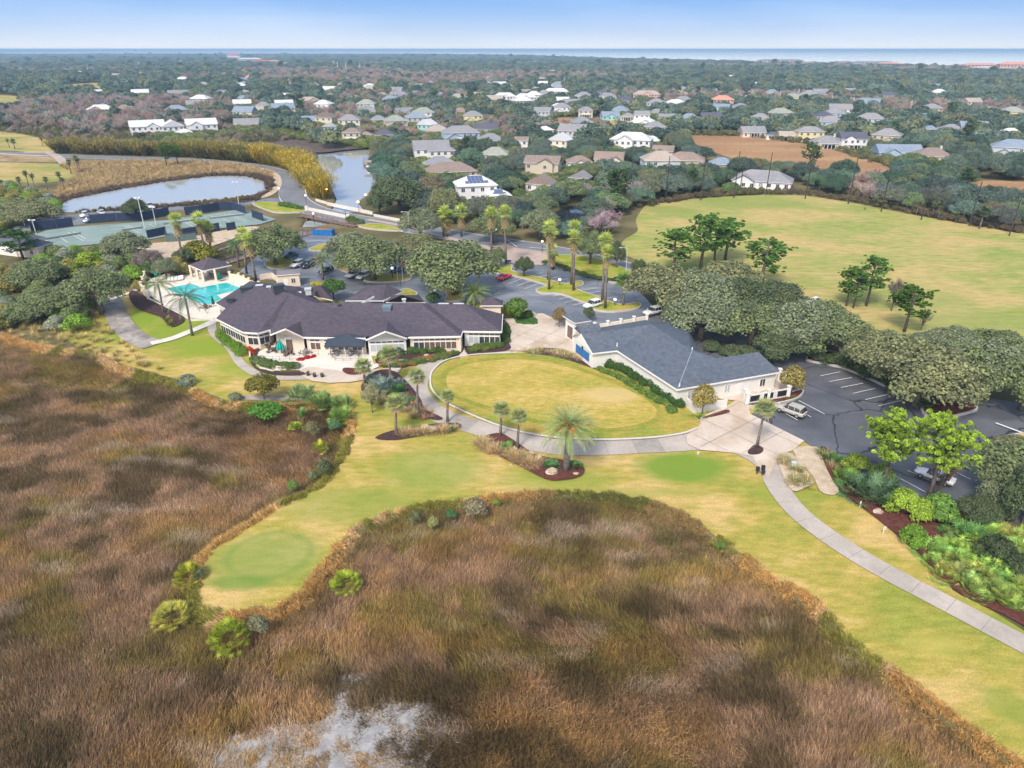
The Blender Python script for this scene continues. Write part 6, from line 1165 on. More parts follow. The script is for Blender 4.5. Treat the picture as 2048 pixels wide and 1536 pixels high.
# ------------------------------------------------------------------ bridge, boardwalks, docks
br = root('road_bridge', P(670, 440), 0, 'pale concrete road bridge with solid white parapets over the creek', 'bridge'); org = br.location.copy()
wallrun(br, [P(614,421), P(697,438)], 1.15, 0, PALE, -.6, 'parapet', .4); wallrun(br, [P(655,411), P(694,419), P(745,430)], 1.15, 0, PALE, 0, 'parapet', .4)
mb = MB(); a, b = P(614,424), P(697,442); d = (b-a).normalized(); nn = Vector((-d.y, d.x, 0)); mb.prism([a-org-nn*.7, b-org-nn*.7, b-org, a-org], -1.5, -.5); mb.build('girder', flat('grey_concrete', (.34,.35,.36)), br)
for q in (P(614,421), P(697,438)): mb = MB(); o_ = q-org; mb.box(o_.x-.5, o_.x+.5, o_.y-.6, o_.y+.5, -1.5, 1.6); mb.build('end_pier', PALE, br)
wall_thing('guard_wall', [(632,402),(655,409)], .9, PALE, 'low pale wall leading to the bridge from the bamboo'); wall_thing('guard_wall', [(748,433),(800,443)], .9, PALE, 'low pale wall right of the bridge')
def boardwalk(pts, w, label, z=.25, rail=True, mat=None, posts=2.4, name='boardwalk', cat='boardwalk'):
    pts = smooth([P(*q) for q in pts], 4, False); o0 = pts[0]; t = root(name, o0, 0, label, cat); _, L_, R_2 = ribbon_pts(pts, w); mb = MB(); acc = 0
    for i in range(len(pts)-1):
        a, b, c, e = L_[i]-o0, L_[i+1]-o0, R_2[i+1]-o0, R_2[i]-o0; n_ = max(1, int((pts[i+1]-pts[i]).length/.5))
        for k in range(n_):
            mb.prism([a.lerp(b, k/n_), a.lerp(b, (k+.9)/n_), e.lerp(c, (k+.9)/n_), e.lerp(c, k/n_)], z-.05, z+RNG.uniform(0, .015))
    o = mb.build('planking', mat or WOOD, t); o['kind'] = 'stuff'
    for sd_ in ((L_, R_2) if rail else ()):
        for zz in (1.05, .6): m2 = MB(); m2.tube([q-o0+Vector((0,0,z+zz)) for q in sd_], .05, 4); m2.build('rail', mat or WOOD, t)
        m2 = MB()
        for i in range(0, len(sd_)):
            q = sd_[i]-o0; m3 = MB(); m3.box(q.x-.07, q.x+.07, q.y-.07, q.y+.07, -1.2, z+1.15); m3.build('post', mat or WOOD, t)
    return t
boardwalk([(398,545),(440,532),(500,512),(560,490),(600,474),(640,463)], 2.2, 'brown timber boardwalk running beside the slough toward the bridge'); boardwalk([(380,520),(420,508),(470,490),(520,476),(545,466)], 1.6, 'thin timber rail walk below the tennis sand yard'); boardwalk([(600,434),(640,440),(680,449),(712,455)], 2.2, 'brown timber footbridge parallel to the road bridge', z=.4)
boardwalk([(350,552),(375,548),(400,543)], 1.8, 'short timber walk behind the pool pavilion')
GW = flat('grey_dock_wood', (.33,.31,.30), .9, .1, 0, .2)
for pts, lb in (([(740,318),(731,320),(731,330)], 'grey dock with boat lift, farthest up the creek'), ([(796,343),(770,345),(748,346)], 'long grey dock reaching into the creek, middle one'), ([(826,355),(790,358),(756,360)], 'long grey dock nearest the bridge'), ([(752,352),(750,366)], 'cross platform at the end of the docks')):
    boardwalk(pts, 2.0, lb, .0, name='dock', cat='dock', mat=GW)
for u, v, lb in ((738,334,'grey boat lift with dark roof frame on the creek'), (757,356,'pale boat on a lift between two docks')):
    t = root('boat_lift', P(u, v), 0, lb, 'boat lift'); 
    for x in (-2, 2):
        for y in (-3, 3): mb = MB(); mb.tube([(x,y,-1),(x,y,3)], .16, 6); mb.build('piling', GW, t)
    mb = MB(); mb.box(-2.2, 2.2, -3.2, 3.2, 2.6, 2.75); mb.build('beam', GW, t) if u == 738 else None
    mb = MB(); mb.add([(-1,-3,.9),(1,-3,.9),(1.1,1.5,.9),(0,3.2,1.2),(-1.1,1.5,.9),(-.5,-3,.3),(.5,-3,.3),(.5,1.5,.3),(0,2.6,.5),(-.5,1.5,.3)], [(0,1,2,3,4),(9,8,7,6,5),(0,5,6,1),(1,6,7,2),(2,7,8,3),(3,8,9,4),(4,9,5,0)]); mb.build('boat_hull', TRIM, t)
# ------------------------------------------------------------------ small things by the course
t = root('ball_washer', P(1520, 949), 0, 'black litter bin and ball washer stand on the path bend', 'bin')
for x, y, h in ((-.45,0,1.2),(.35,.2,1.3),(.2,-.4,.9)): mb = MB(); mb.tube([(x,y,0),(x,y,h*.6)], .06, 6); mb.box(x-.22, x+.22, y-.18, y+.18, h*.55, h); mb.build('box', PLASTIC, t)
t = root('utility_post', P(1585, 938), 0, 'small pale utility box among grasses by the gravel strip', 'utility box'); mb = MB(); mb.box(-.25, .25, -.25, .25, 0, 1.0); mb.box(-.3, .3, -.3, .3, 1.0, 1.15); mb.build('cabinet', flat('pale_teal_box', (.5,.58,.56)), t)
t = root('small_sign', P(1765, 1069), .2, 'small white sign on a post in the red mulch', 'sign'); mb = MB(); mb.box(-.04, .04, -.03, .03, 0, 1.1); mb.build('post', TRIM, t); mb = MB(); mb.box(-.18, .18, -.06, -.03, .75, 1.2); mb.build('board', TRIM, t); mb = MB(); mb.box(-.05, .05, -.065, -.06, .9, 1.0); mb.build('mark', PLASTIC, t)
t = root('stake', P(1719, 1014), 0, 'thin white stake by the mulch edge', 'stake'); mb = MB(); mb.box(-.05, .05, -.05, .05, 0, .9); mb.build('post', TRIM, t)
t = root('box_sign', P(1017, 533), 0, 'small dark blue box sign on a post at the lot entrance', 'sign'); mb = MB(); mb.tube([(0,0,0),(0,0,1.6)], .06, 5); mb.build('post', PLASTIC, t); mb = MB(); mb.box(-.7, .7, -.12, .12, 1.3, 1.75); mb.build('board', flat('navy_box', (.02,.05,.13)), t)
for k, (u, v) in enumerate(((617,753),(630,756),(645,756))):
    t = root('flower_pot', P(u, v), 0, 'dark plant pot on the terrace edge, ' + ['left','middle','right'][k] + ' of three', 'plant pot', 'pots on the terrace edge'); mb = MB(); mb.tube([(0,0,0),(0,0,.55)], [.22,.34], 10); mb.build('pot', DKM, t); o = put(PR['shrub'][k][0][0][1], 'plant', t, (0,0,.5), 0, .28); o['tint'] = (.1,.12,.06)
for u, v in ((1178,827),): 
    t = root('hole_flag', P(u, v), 0, 'tiny pale hole marker on the putting green', 'marker'); mb = MB(); mb.tube([(0,0,0),(0,0,.5)], .05, 5); mb.build('stick', TRIM, t)
t = root('bird_bath', P(1396, 908), 0, 'small grey marker beside the path below the apron', 'marker'); mb = MB(); mb.tube([(0,0,0),(0,0,.3)], .2, 8); mb.build('post', LTM, t)
# patio furniture
WICK = flat('brown_wicker', (.12,.085,.07), .8); GREYF = flat('grey_metal_chair', (.24,.23,.25), .5)
def table_set(u, v, mat, where, n_=4, idx=0):
    p = P(u, v); p.z = .12; t = root('patio_table', p, 0, f"round patio table {where}", 'table', 'tables on the terrace'); mb = MB(); mb.tube([(0,0,.70),(0,0,.75)], .6, 14); mb.build('table_top', mat, t); mb = MB(); mb.tube([(0,0,0),(0,0,.7)], [.25,.06], 8); mb.build('leg', mat, t)
    for k in range(n_):
        a = k*6.283/n_+.5+idx; q = p+Vector((math.cos(a)*1.05, math.sin(a)*1.05, 0)); c = root('patio_chair', q, a+math.pi/2, f"patio chair at the {['right','far','left','near'][int(((a % 6.283)/1.5708+.5) % 4)]} side of the table {where}", 'chair', 'chairs on the terrace')
        mb = MB(); mb.box(-.26, .26, -.26, .26, .4, .47); mb.build('seat', mat, c); mb = MB(); mb.box(-.26, .26, -.3, -.24, .47, .95) if False else mb.box(-.26, .26, .22, .28, .47, .95); o = mb.build('backrest', mat, c)
        for x, y in ((-.22,-.22),(.22,-.22),(-.22,.22),(.22,.22)): mb = MB(); mb.box(x-.02, x+.02, y-.02, y+.02, 0, .4); mb.build('leg', mat, c)
for i, (u, v, m_, wh) in enumerate([(533,695,WICK,'by the left terrace windows'),(546,705,WICK,'left of the closed teal parasol'),(577,711,WICK,'right of the closed teal parasol'),(611,710,GREYF,'beside the red flower bed'),(671,710,GREYF,'at the front left under the awning'),(708,711,GREYF,'at the front right under the awning'),(680,700,GREYF,'at the back left under the awning'),(712,701,GREYF,'at the back right under the awning')]): table_set(u, v, m_, wh, 4, i*.4)
def parasol(u, v, h, r, col, label):
    p = P(u, v); p.z = .12; t = root('parasol', p, 0, label, 'parasol'); mb = MB(); mb.tube([(0,0,0),(0,0,h)], .05, 6); mb.build('pole', DKM, t); mb = MB(); o_ = []
    for k in range(16):
        a = k*6.283/16; rr = r*(1 if k % 2 else .6); o_.append((math.cos(a)*rr, math.sin(a)*rr, h*.28))
    tp = [(math.cos(k*6.283/16)*.1, math.sin(k*6.283/16)*.1, h*.97) for k in range(16)]; md = [(x*1.0, y*1.0, h*.5) for x, y, z in o_]; mb.add(o_+md+tp, [(k, (k+1) % 16, 16+(k+1) % 16, 16+k) for k in range(16)]+[(16+k, 16+(k+1) % 16, 32+(k+1) % 16, 32+k) for k in range(16)]+[tuple(32+k for k in range(16))]); mb.build('canopy', flat('parasol_'+str(col[0]), col, .8), t)
parasol(563, 708, 2.9, .75, (.01,.36,.30), 'tall closed teal parasol on the restaurant terrace'); parasol(*c10(245,490), 2.6, .4, (.01,.36,.34), 'closed teal parasol behind the left pool palm'); parasol(*c10(540,470), 2.4, .3, (.02,.10,.09), 'closed dark parasol beside the loungers'); parasol(*c10(1085,915), 2.6, .35, (.01,.14,.10), 'closed green parasol at the near pool edge'); parasol(*c10(1180,545), 2.6, .6, (.01,.16,.11), 'closed green parasol at the pavilion corner')
for k, (x, y) in enumerate([(430,545),(480,540),(530,535),(580,530),(620,520)]):
    t = root('sun_lounger', P(*c10(x, y)), R(20), 'white sun lounger left of the pavilion, %s from the left' % ['first','second','third','fourth','fifth'][k], 'sun lounger', 'loungers by the pool'); t.location.z = Zc[0]; mb = MB(); mb.box(-.32, .32, -1, .4, .28, .36); mb.build('seat', TRIM, t); mb = MB(); mb.add([(-.32,.4,.3),(.32,.4,.3),(.32,1.0,.75),(-.32,1.0,.75),(-.32,.4,.36),(.32,.4,.36),(.32,.98,.82),(-.32,.98,.82)], [(0,3,2,1),(4,5,6,7),(0,1,5,4),(2,3,7,6),(1,2,6,5),(3,0,4,7)]); mb.build('backrest', TRIM, t)
    for x2, y2 in ((-.28,-.9),(.28,-.9),(-.28,.35),(.28,.35)): mb = MB(); mb.box(x2-.03, x2+.03, y2-.03, y2+.03, 0, .28); mb.build('leg', TRIM, t)
for i, (x, y, wh) in enumerate([(965,935,'near the green pool parasol'),(1000,520,'inside the pool pavilion, left'),(1060,470,'inside the pool pavilion, right')]): table_set(*c10(x, y), WICK if i == 0 else GREYF, wh, 4, i)
# terrace rail, canopy furniture rail
def rail(pts, h, label, step=1.6):
    pts = [P(*q)+Vector((0,0,.1)) for q in pts]; o0 = pts[0]; t = root('railing', o0, 0, label, 'railing')
    for a, b in zip(pts[:-1], pts[1:]):
        n_ = max(1, round((b-a).length/step))
        for i in range(n_+1): q = a.lerp(b, i/n_)-o0; mb = MB(); mb.tube([q, q+Vector((0,0,h))], .03, 4); mb.build('post', DKM, t)
        for zz in (h, h*.5, .12): mb = MB(); mb.tube([a-o0+Vector((0,0,zz)), b-o0+Vector((0,0,zz))], .022, 4); mb.build('rail', DKM, t)
rail([(505,714),(518,722),(560,724),(600,722),(638,712)], 1.0, 'dark metal railing along the terrace above the hedge'); rail([(661,712),(671,723),(718,723),(722,708)], 1.0, 'curved dark railing below the awning')
wall_thing('planter_wall', [(500,708),(502,724),(520,733),(562,740),(598,738)], .7, CREAM, 'curved cream retaining wall under the terrace railing'); wall_thing('planter_wall', [(520,738),(545,745),(562,742)], .45, PALE, 'short white wedge wall beside the terrace shrubs')
# rocks in the planting beds
ROCK = nmat('limestone_boulder', [(.3, (.34,.27,.20)), (.7, (.62,.54,.42))], 1.5, 5, .9, .2)
rocks = [(1104,947,1.6,'large pale boulder at the front of the date palm bed'),(1076,918,1.1,'pale boulder left of the date palm'),(1028,900,1.0,'pale boulder between the grasses of the palm bed'),(1062,908,1.0,'flat pale rock behind the tan grasses'),(852,860,1.6,'long pale boulder in the left path bed'),(866,862,1.4,'second pale boulder in the left path bed'),(838,862,.9,'small rock at the left of the path bed'),(1152,950,.8,'small grey rock right of the date palm'),
         (805,726,1.4,'sandy boulder in the clubhouse shrubs'),(853,713,1.0,'round sandy boulder in the clubhouse shrubs'),(1000,918,.5,'small white rock at the bed edge'),(1022,930,.5,'tiny rock on the bed rim'),(1592,957,1.1,'white rock among the roadside grasses'),(1600,970,.9,'second white rock among the roadside grasses'),(1583,975,.8,'third white rock low among the roadside grasses'),(1755,1027,1.2,'grey stump-like rock in the red mulch'),(1860,840,1.0,'pale rock at the tip of the oak island')]
for k, (u, v, sz, lb) in enumerate(rocks):
    rg = np.random.default_rng(500+k); mb = MB(); n1, n2 = 9, 5; vs = []
    for j in range(n2):
        ph = (j+.5)/n2*math.pi*.62; 
        for i in range(n1): a = i*6.283/n1; rr = sz*.5*math.sin(ph+.35)*rg.uniform(.8, 1.15); vs.append((rr*math.cos(a)*1.2, rr*math.sin(a), sz*.5*math.cos(ph)*rg.uniform(.85, 1.1)-.05))
    fs = [(j*n1+i, (j+1)*n1+i, (j+1)*n1+(i+1) % n1, j*n1+(i+1) % n1) for j in range(n2-1) for i in range(n1)]+[tuple(range(n1))]; mb.add(vs, fs); tag(mb.build('boulder', ROCK), lb, 'boulder', 'boulders in the beds').location = P(u, v)
bpy.context.view_layer.update()
# ================================================================== PLANTING
OAK = (.19,.235,.12); OAKG = (.22,.26,.165); OAKO = (.24,.26,.14); OAKD = (.11,.15,.08); PINE = (.15,.29,.07); BRIGHT = (.30,.44,.06); LIME = (.26,.36,.04); SILV = (.20,.235,.17); PINK = (.34,.22,.20); GREYB = (.24,.20,.185); PALMC = (.15,.20,.06); FANC = (.42,.50,.12); OLIV = (.32,.27,.08); BLUEG = (.24,.32,.29)
def at(kind, name, u, v, wpx, hpx, tint, label, cat='tree', group=None, **k):
    if kind == 'oak': wpx *= 1.13
    p = P(u, v); s = scale_at(p); dep = math.atan2(CAM_H, p.y)
    w = wpx/s; h = max(.4, hpx/(s*math.cos(dep)) - (w*.22*math.tan(dep) if kind not in ('fan_palm','cabbage_palm') else .0)); return plant(kind, name, p, w, h, tint, label, cat, group, **k)
OKS = [(552,532,118,90,OAK,'broad dark oak on the kerbed island left of the lot'),(566,508,60,62,OAK,'dark oak leaning behind the island oak'),(747,562,150,98,OAK,'round open oak in the middle of the lot beside two white cars'),(702,545,110,88,OAKG,'grey-green oak with pinkish top left of the round one'),(910,592,185,125,OAK,'largest spreading oak beside the red car'),(835,520,80,60,OAKO,'yellow-green oak between the two large lot oaks'),(842,480,80,70,OAKG,'open oak beside the road right of the bridge'),(800,425,110,80,OAKD,'dark oak at the creek bank right of the bridge'),(760,430,50,50,OAKD,'small dark oak at the creek edge'),
 (893,432,80,60,OAKO,'olive crowned oak above the roadside'),(985,487,90,70,OAK,'dark oak behind the tall entrance palms'),(1080,478,80,66,OAKG,'grey oak behind the paired palms'),(1180,530,66,76,OAK,'round oak on the bright grass by the hedge'),(1048,555,40,46,OAKD,'small neat oak on the median'),(996,535,34,44,OAK,'small oak left of the entrance island'),(1232,538,34,60,OAKD,'thin dark oak beside the palm median end'),(1275,555,34,40,OAKD,'small dark oak right of the street light'),(1305,560,34,40,OAK,'small round oak near the red plants'),
 (1320,625,150,110,OAKO,'olive oak overhanging the lot end with bare limbs'),(1390,630,150,105,OAKG,'pale olive oak behind the overhanging one'),(1400,680,150,110,OAKG,'pale grey oak directly behind the pro shop'),(1480,625,120,80,OAKD,'dark oak between pale oaks and range'),(1455,600,130,90,OAKO,'brown-green oak at the top of the oak row'),(1545,640,130,90,OAKD,'dark broad oak beside the range pine'),(1500,690,150,100,OAK,'green oak behind the L of the pro shop'),(1590,700,160,110,OAKG,'grey-green oak over the rear stalls'),(1640,680,130,90,OAK,'oak with a gap onto white vehicle'),(1680,725,150,100,OAK,'dense green oak in the lot row middle'),(1560,720,110,70,OAKD,'low dark oak by the rear roof end'),
 (1765,762,160,110,OAKO,'golden-tipped oak over the island left part'),(1830,815,200,150,OAKO,'large golden-tipped oak with pale trunk on the mulch island'),(1780,730,120,80,OAK,'green oak above the golden one'),(1900,790,160,120,OAK,'green oak at right of the golden pair'),(1970,790,150,120,OAKG,'green oak near the right frame edge'),(2040,820,130,120,OAK,'oak cut by the right frame edge above the stop line'),(1905,705,110,60,OAKG,'grey shrubby oak at the range edge right'),(1990,720,130,70,OAK,'wide oak at the range edge far right'),(1850,700,70,40,SILV,'silvery bush at the range edge'),
 (2030,1000,190,130,OAK,'spreading oak over the right end of the lot'),(1990,1012,100,84,OAKG,'twiggy grey-green oak beside the lot stalls'),(2045,1050,110,130,OAKD,'dark oak with pale slanting trunk at right edge'),(1950,1045,80,60,OAKD,'dark low oak behind the palmettos'),(2025,922,90,60,OAKO,'olive oak at the grass corner of the lot'),
 (205,628,130,104,OAK,'wide oak with pale limbs beside the stained path'),(256,520,90,62,OAKG,'open grey-green oak above the sand yard'),(80,575,110,66,OAK,'dense oak left of the bright lime tree'),(110,625,130,60,OAK,'broad dark mound left of the stained path'),(60,640,110,50,OAK,'dark green mound at the marsh edge'),(275,440,50,46,OAKD,'small tree by the pond beside the white van'),(335,560,50,50,OAKG,'grey oak at the pool wall corner'),(300,545,60,50,GREYB,'purplish grey scrub oak left of the pool'),(72,448,100,46,OAKO,'olive shrubby oak left of the tennis lot') ,(40,435,110,44,OAKO,'brownish olive oak by the left edge'),(375,525,50,34,OAKD,'dark round shrub oak left of the yellow bush')]
for u, v, w, h, t_, lb in OKS: at('oak', 'live_oak', u, v, w, h, t_, lb, 'tree', 'live oaks around the club')
for u, v, w, h, t_, lb in [(1404,828,52,66,OLIV,'rounded olive tree at the corner of the pro shop'),(1581,790,54,66,OLIV,'rounded olive tree with rusty leaves by the silver car'),(529,800,72,58,(.17,.16,.03),'round olive-gold tree beside the marsh'),(1118,656,32,46,(.26,.20,.10),'small sparse tree with coppery leaves by the pavilion'),(1176,640,30,28,OAKD,'small dark tree in front of the white SUV'),(668,600,58,46,(.07,.17,.03),'glossy bright green round tree behind the clubhouse'),(867,606,34,24,(.06,.13,.03),'low round dark green tree at the lot edge'),(1035,640,56,50,(.12,.22,.03),'bright green tree by the hedge enclosure'),(745,825,44,60,(.30,.30,.18),'thin leafless-looking small tree left of the cabbage palm'),(1010,640,30,34,(.2,.27,.05),'light green shrub tree right of the small hip roof'),(712,588,34,16,(.06,.15,.03),'row of dark shrubs behind the porch roof') if False else (785,596,30,16,(.08,.18,.04),'low green shrub at the porch island')]: at('small_tree', 'ornamental_tree', u, v, w, h, t_, lb, 'tree')
for u, v, w, h, t_, lb, k in [(1762,985,118,165,BRIGHT,'vivid green tall pine, left of the pair at the lot',0),(1850,1012,125,182,BRIGHT,'vivid green pine with vine-covered trunk, right of the pair',1),(1345,545,92,90,PINE,'dark green pine left in the range clump',2),(1400,540,92,114,PINE,'tallest pine of the range clump',3),(1450,520,88,84,PINE,'pine right of the tallest in the range clump',0),(1523,572,100,104,PINE,'open pine standing alone at the range edge',1),(1428,530,66,100,PINE,'greyish pine in the range clump',1),(1692,612,56,80,(.11,.22,.04),'small light pine at the left of the range group',2),(1706,616,56,76,PINE,'pine beside the small light one',0),(1732,612,76,102,PINE,'dark tall pine in the range group',3),(1808,664,84,104,(.10,.20,.03),'leaning pine at the right of the range group',1),
   (1765,622,0,0,0,0,0)][:11]: at('umbrella_pine' if w > 110 else 'pine', 'pine_tree', u, v, w, h, t_, lb, 'tree', 'pines of the course', var=k)
at('bare','grey_tree',1782,622,54,68,(.16,.15,.13),'grey leafless round tree between the range pines','tree'); at('bare','grey_tree',1842,660,36,46,(.22,.2,.2),'pale wispy grey tree right of the leaning pine','tree'); at('bare','vine_tangle',1868,1003,64,110,(.26,.17,.13),'brown leafless vine tangle hanging from the right pine','vine')
for u, v, w, h, t_, lb, k in [(334,334,30,46,(.13,.22,.05),'left of the twin pines standing by the pond road',0),(356,330,30,44,(.13,.26,.04),'right brighter one of the twin pines by the pond road',1),(48,520,74,64,(.09,.20,.04),'leaning bright pine in front of the tennis building',2),(176,560,70,40,LIME,'lime green pine-like tree among the left shrubs',3),(230,520,50,34,(.2,.28,.04),'small yellow-green pine above the lime one',0)]: at('pine','pine_tree',u,v,w,h,t_,lb,'tree',var=k)
# palms whose leaves can be told apart: every leaf a part
def leafpalm(name, u, v, wpx, hpx, n_, leaves, tint, label, th_r, kind, L0, fruit=False, dead=(.36,.28,.18)):
    p = P(u, v); s = scale_at(p); dep = math.atan2(CAM_H, p.y); h = hpx/(s*math.cos(dep)); r = wpx/s/2; th = max(.6, h-r*(.55 if kind != 'fan' else .75)); t = root(name, p, 0, label, 'palm', 'single palms near the green')
    o = put(trunk_mesh(1.0 if False else th, th_r, .25 if kind != 'queen' else 0, .15, kind == 'fan'), 'trunk', t); rg = np.random.default_rng(int(u)); sc = r/L0
    for k in range(n_):
        a = k*2.39996; q = k/n_; el = (-.75+2.0*q if kind == 'fan' else (-.35+1.65*q if kind == 'date' else -.1+1.35*q))+rg.normal(0, .08)
        l = put(leaves[k % 3], 'frond', t, (.15+.12*math.cos(a), .12*math.sin(a), th+.25*q)); l.rotation_euler = (rg.normal(0, .15), -el, a); l.scale = (sc*(1-.25*q),)*3; l['tint'] = tuple(c*rg.uniform(.85, 1.15) for c in (tint if not (kind == 'fan' and q < .12) else dead))
    if fruit:
        for k in range(5):
            a = k*1.25+.4; mb = MB(); c = Vector((math.cos(a)*.9, math.sin(a)*.7-.75, th+.35)); 
            for j in range(34): e = c+Vector((rg.normal(0,.26), rg.normal(0,.2), -abs(rg.normal(0,.3)))); mb.tube([c+Vector((0,0,.2)), e], [.03,.1], 4)
            mb.build('fruit_cluster', flat('orange_dates', (.75,.22,.02), .6), t)
    return t
leafpalm('date_palm', 1132, 942, 118, 112, 74, FROND, (.27,.33,.13), 'large date palm with orange fruit clusters beside the path', .42, 'date', 2.7, True)
leafpalm('date_palm', 948, 612, 74, 46, 40, FROND, (.20,.27,.07), 'feathery date palm behind the clubhouse ridge', .35, 'date', 2.7); leafpalm('date_palm', 646, 560, 54, 52, 38, FROND, (.17,.23,.11), 'feathery date palm among the parked cars', .3, 'date', 2.7)
leafpalm('queen_palm', 385, 671, 92, 96, 20, QFROND, (.10,.17,.10), 'drooping queen palm in front of the pool, right one', .24, 'queen', 2.9); leafpalm('queen_palm', 328, 627, 74, 76, 20, QFROND, (.14,.21,.08), 'drooping queen palm in the dark mulch, left one', .22, 'queen', 2.9); leafpalm('queen_palm', 478, 535, 56, 60, 22, QFROND, (.09,.20,.07), 'dense feather palm by the boardwalk end', .3, 'queen', 2.9)
for u, v, w, h, lb in [(836,826,46,86,'cabbage palm left beside the cart path bend'),(895,845,36,64,'slender cabbage palm at the path bend by shrubs'),(1001,874,44,68,'left of the twin cabbage palms beside the path'),(1035,898,44,78,'right stouter one of the twin cabbage palms'),(1513,896,54,94,'tall cabbage palm in the small round bed by the apron'),(793,868,50,76,'cabbage palm on the lawn above the boulder bed'),(729,768,46,50,'light cabbage palm beside the terrace walk'),(781,765,50,72,'bushy cabbage palm in the clubhouse shrubs')]:
    leafpalm('cabbage_palm', u, v, w, h, 30, FANL, (.26,.31,.12), lb, .19, 'fan', 1.55)
wp = [(368,530,98,'left of the tennis side palms'),(415,520,92,'tallest of the tennis side palms'),(425,515,72,'slim one behind the tallest tennis side palm'),(513,562,92,'in front of the boardwalk, right one'),(494,548,90,'in front of the boardwalk, left one'),(887,474,60,'first of the roadside trio'),(894,474,52,'second of the roadside trio'),(923,474,62,'third of the roadside trio'),(983,512,96,'behind the entrance, taller one'),(1012,532,114,'by the small blue sign'),(1098,582,134,'left median pair, nearer one'),(1096,562,104,'left median pair, farther one') ,(1142,572,124,'right median pair, farther one'),(1147,584,118,'right median pair, nearer one'),(1204,604,132,'end pair, taller'),(1210,620,124,'end pair, nearer one with skirt'),(1106,540,50,'short one behind the left median pair')]
for k, (u, v, h, lb) in enumerate(wp):
    o = at('fan_palm','fan_palm',u,v,40,h,FANC,'tall slender fan palm '+lb,'palm','tall fan palms of the car park')
at('cabbage_palm','fan_palm',1246,614,44,68,(.18,.30,.07),'short stout green fan palm on the red mulch end','palm')
for k, (u, v, h) in enumerate([(30,298,16),(20,296,14),(44,378,20),(59,376,30),(70,377,26),(96,380,22),(124,376,28),(129,378,20),(143,348,24),(157,342,26),(161,343,24),(86,293,14),(1864,432,22),(1832,430,24),(1875,438,22),(1910,446,18),(1797,418,18),(1729,420,14)]):
    at('cabbage_palm','cabbage_palm',u,v,15 if h > 15 else 10,h+4,(.17,.20,.08),f"small cabbage palm {'on the left fairway' if u < 500 else 'at the range edge'}, {['first','second','third','fourth','fifth','sixth','seventh','eighth','ninth','tenth','eleventh','twelfth'][k if k < 12 else k-12]} of the {'dozen' if u < 500 else 'six'}",'palm','small distant cabbage palms')
at('cabbage_palm','palm',1958,458,34,46,(.09,.14,.06),'dark palm with pale dead fronds at the range corner','palm')
# shrubs, hedges, beds
def sh(rows, kind='shrub', name='shrub', cat='shrub', group=None):
    for r_ in rows: at(kind, name, *r_[:6], cat, group) if len(r_) == 6 else None
sh([(380,1160,66,52,(.46,.48,.05),'yellow-green palmetto at the left tip of the lawn'),(344,1236,84,46,(.50,.48,.09),'palmetto with dead fronds farthest into the marsh'),(460,1285,86,70,(.38,.46,.05),'largest palmetto below the lawn tip'),(692,1170,68,42,(.40,.50,.05),'bright palmetto right of the lawn tip')], 'palmetto_mound', 'palmetto', 'palmetto', 'palmettos at the lawn tip')
sh([(398,1158,30,24,SILV,'grey shrub inside the left tip palmetto'),(518,1268,44,44,(.25,.27,.17),'silver-grey shrub right of the largest palmetto'),(948,1030,60,42,(.26,.24,.16),'brownish grey shrub on the bank crest'),(902,1035,28,20,(.08,.2,.08),'small dark green bush on the bank'),(832,1045,30,28,(.17,.2,.1),'grey-green bush left on the bank'),(868,1055,26,26,(.32,.34,.14),'pale spiky plant on the bank'),(992,1008,22,14,(.2,.3,.05),'tiny green shrub at the turf edge'),(1440,1095,24,16,(.15,.25,.07),'tiny green shrub on the curved bank')])
sh([(605,800,70,56,(.24,.33,.13),'palmetto left in the cluster over the stained walk'),(645,812,66,48,(.22,.32,.10),'palmetto middle of the cluster'),(680,815,60,46,(.24,.34,.11),'palmetto upper right of the cluster'),(684,842,56,52,(.22,.35,.08),'bright palmetto lowest right of the cluster'),(604,832,24,26,(.2,.34,.1),'small green palmetto under the cluster'),(592,855,28,22,(.3,.4,.04),'small yellow-green palmetto in the reeds'),(640,900,34,32,(.38,.40,.05),'yellow palmetto in the reeds'),(700,765,1,1,0,'x')][:7], 'palmetto', 'palmetto', 'palmetto', 'palmettos at the marsh walk')
sh([(530,828,80,30,(.10,.26,.04),'bright low bush under the olive-gold tree'),(672,860,30,26,(.12,.25,.12),'small round green bush by the lawn edge'),(625,870,40,36,(.2,.2,.1),'grey-olive bush in the reeds'),(650,950,40,40,(.14,.17,.09),'dull green bush low in the reeds'),(626,958,22,20,(.2,.28,.15),'small pale bush at the bank'),(588,980,26,24,(.15,.27,.07),'green weed bush at the bank'),(470,802,34,22,SILV,'silver bush at the start of the stained walk'),(375,770,44,28,(.2,.25,.2),'blue-grey shrub on the marsh edge')])
sh([(765,782,56,48,BLUEG,'large blue-silver palmetto by the path fork'),(790,775,44,40,BLUEG,'second blue-silver palmetto by the path fork'),(750,768,44,34,BLUEG,'third blue-silver palmetto by the path fork'),(800,786,34,30,(.08,.2,.06),'dark green palmetto by the path fork')], 'palmetto', 'silver_palmetto', 'palmetto', 'silver palmettos at the path fork')
sh([(807,810,22,16,(.2,.3,.3),'upper blue agave beside the path'),(826,822,18,14,(.2,.3,.3),'lower blue agave beside the path')], 'agave', 'agave', 'agave', 'blue agaves beside the path')
sh([(900,862,30,20,(.12,.26,.08),'green palmetto at the foot of the slender palm'),(1012,900,40,28,(.10,.30,.05),'bright green bush under the twin palms'),(1102,935,44,26,(.12,.25,.09),'green leafy clump left of the date palm trunk'),(1150,935,36,22,(.11,.26,.08),'green leafy clump right of the date palm trunk'),(1052,915,26,18,(.17,.24,.09),'grey-green clump between rocks'),(1050,904,1,1,0,'x')][:5], 'palmetto', 'low_palmetto', 'palmetto')
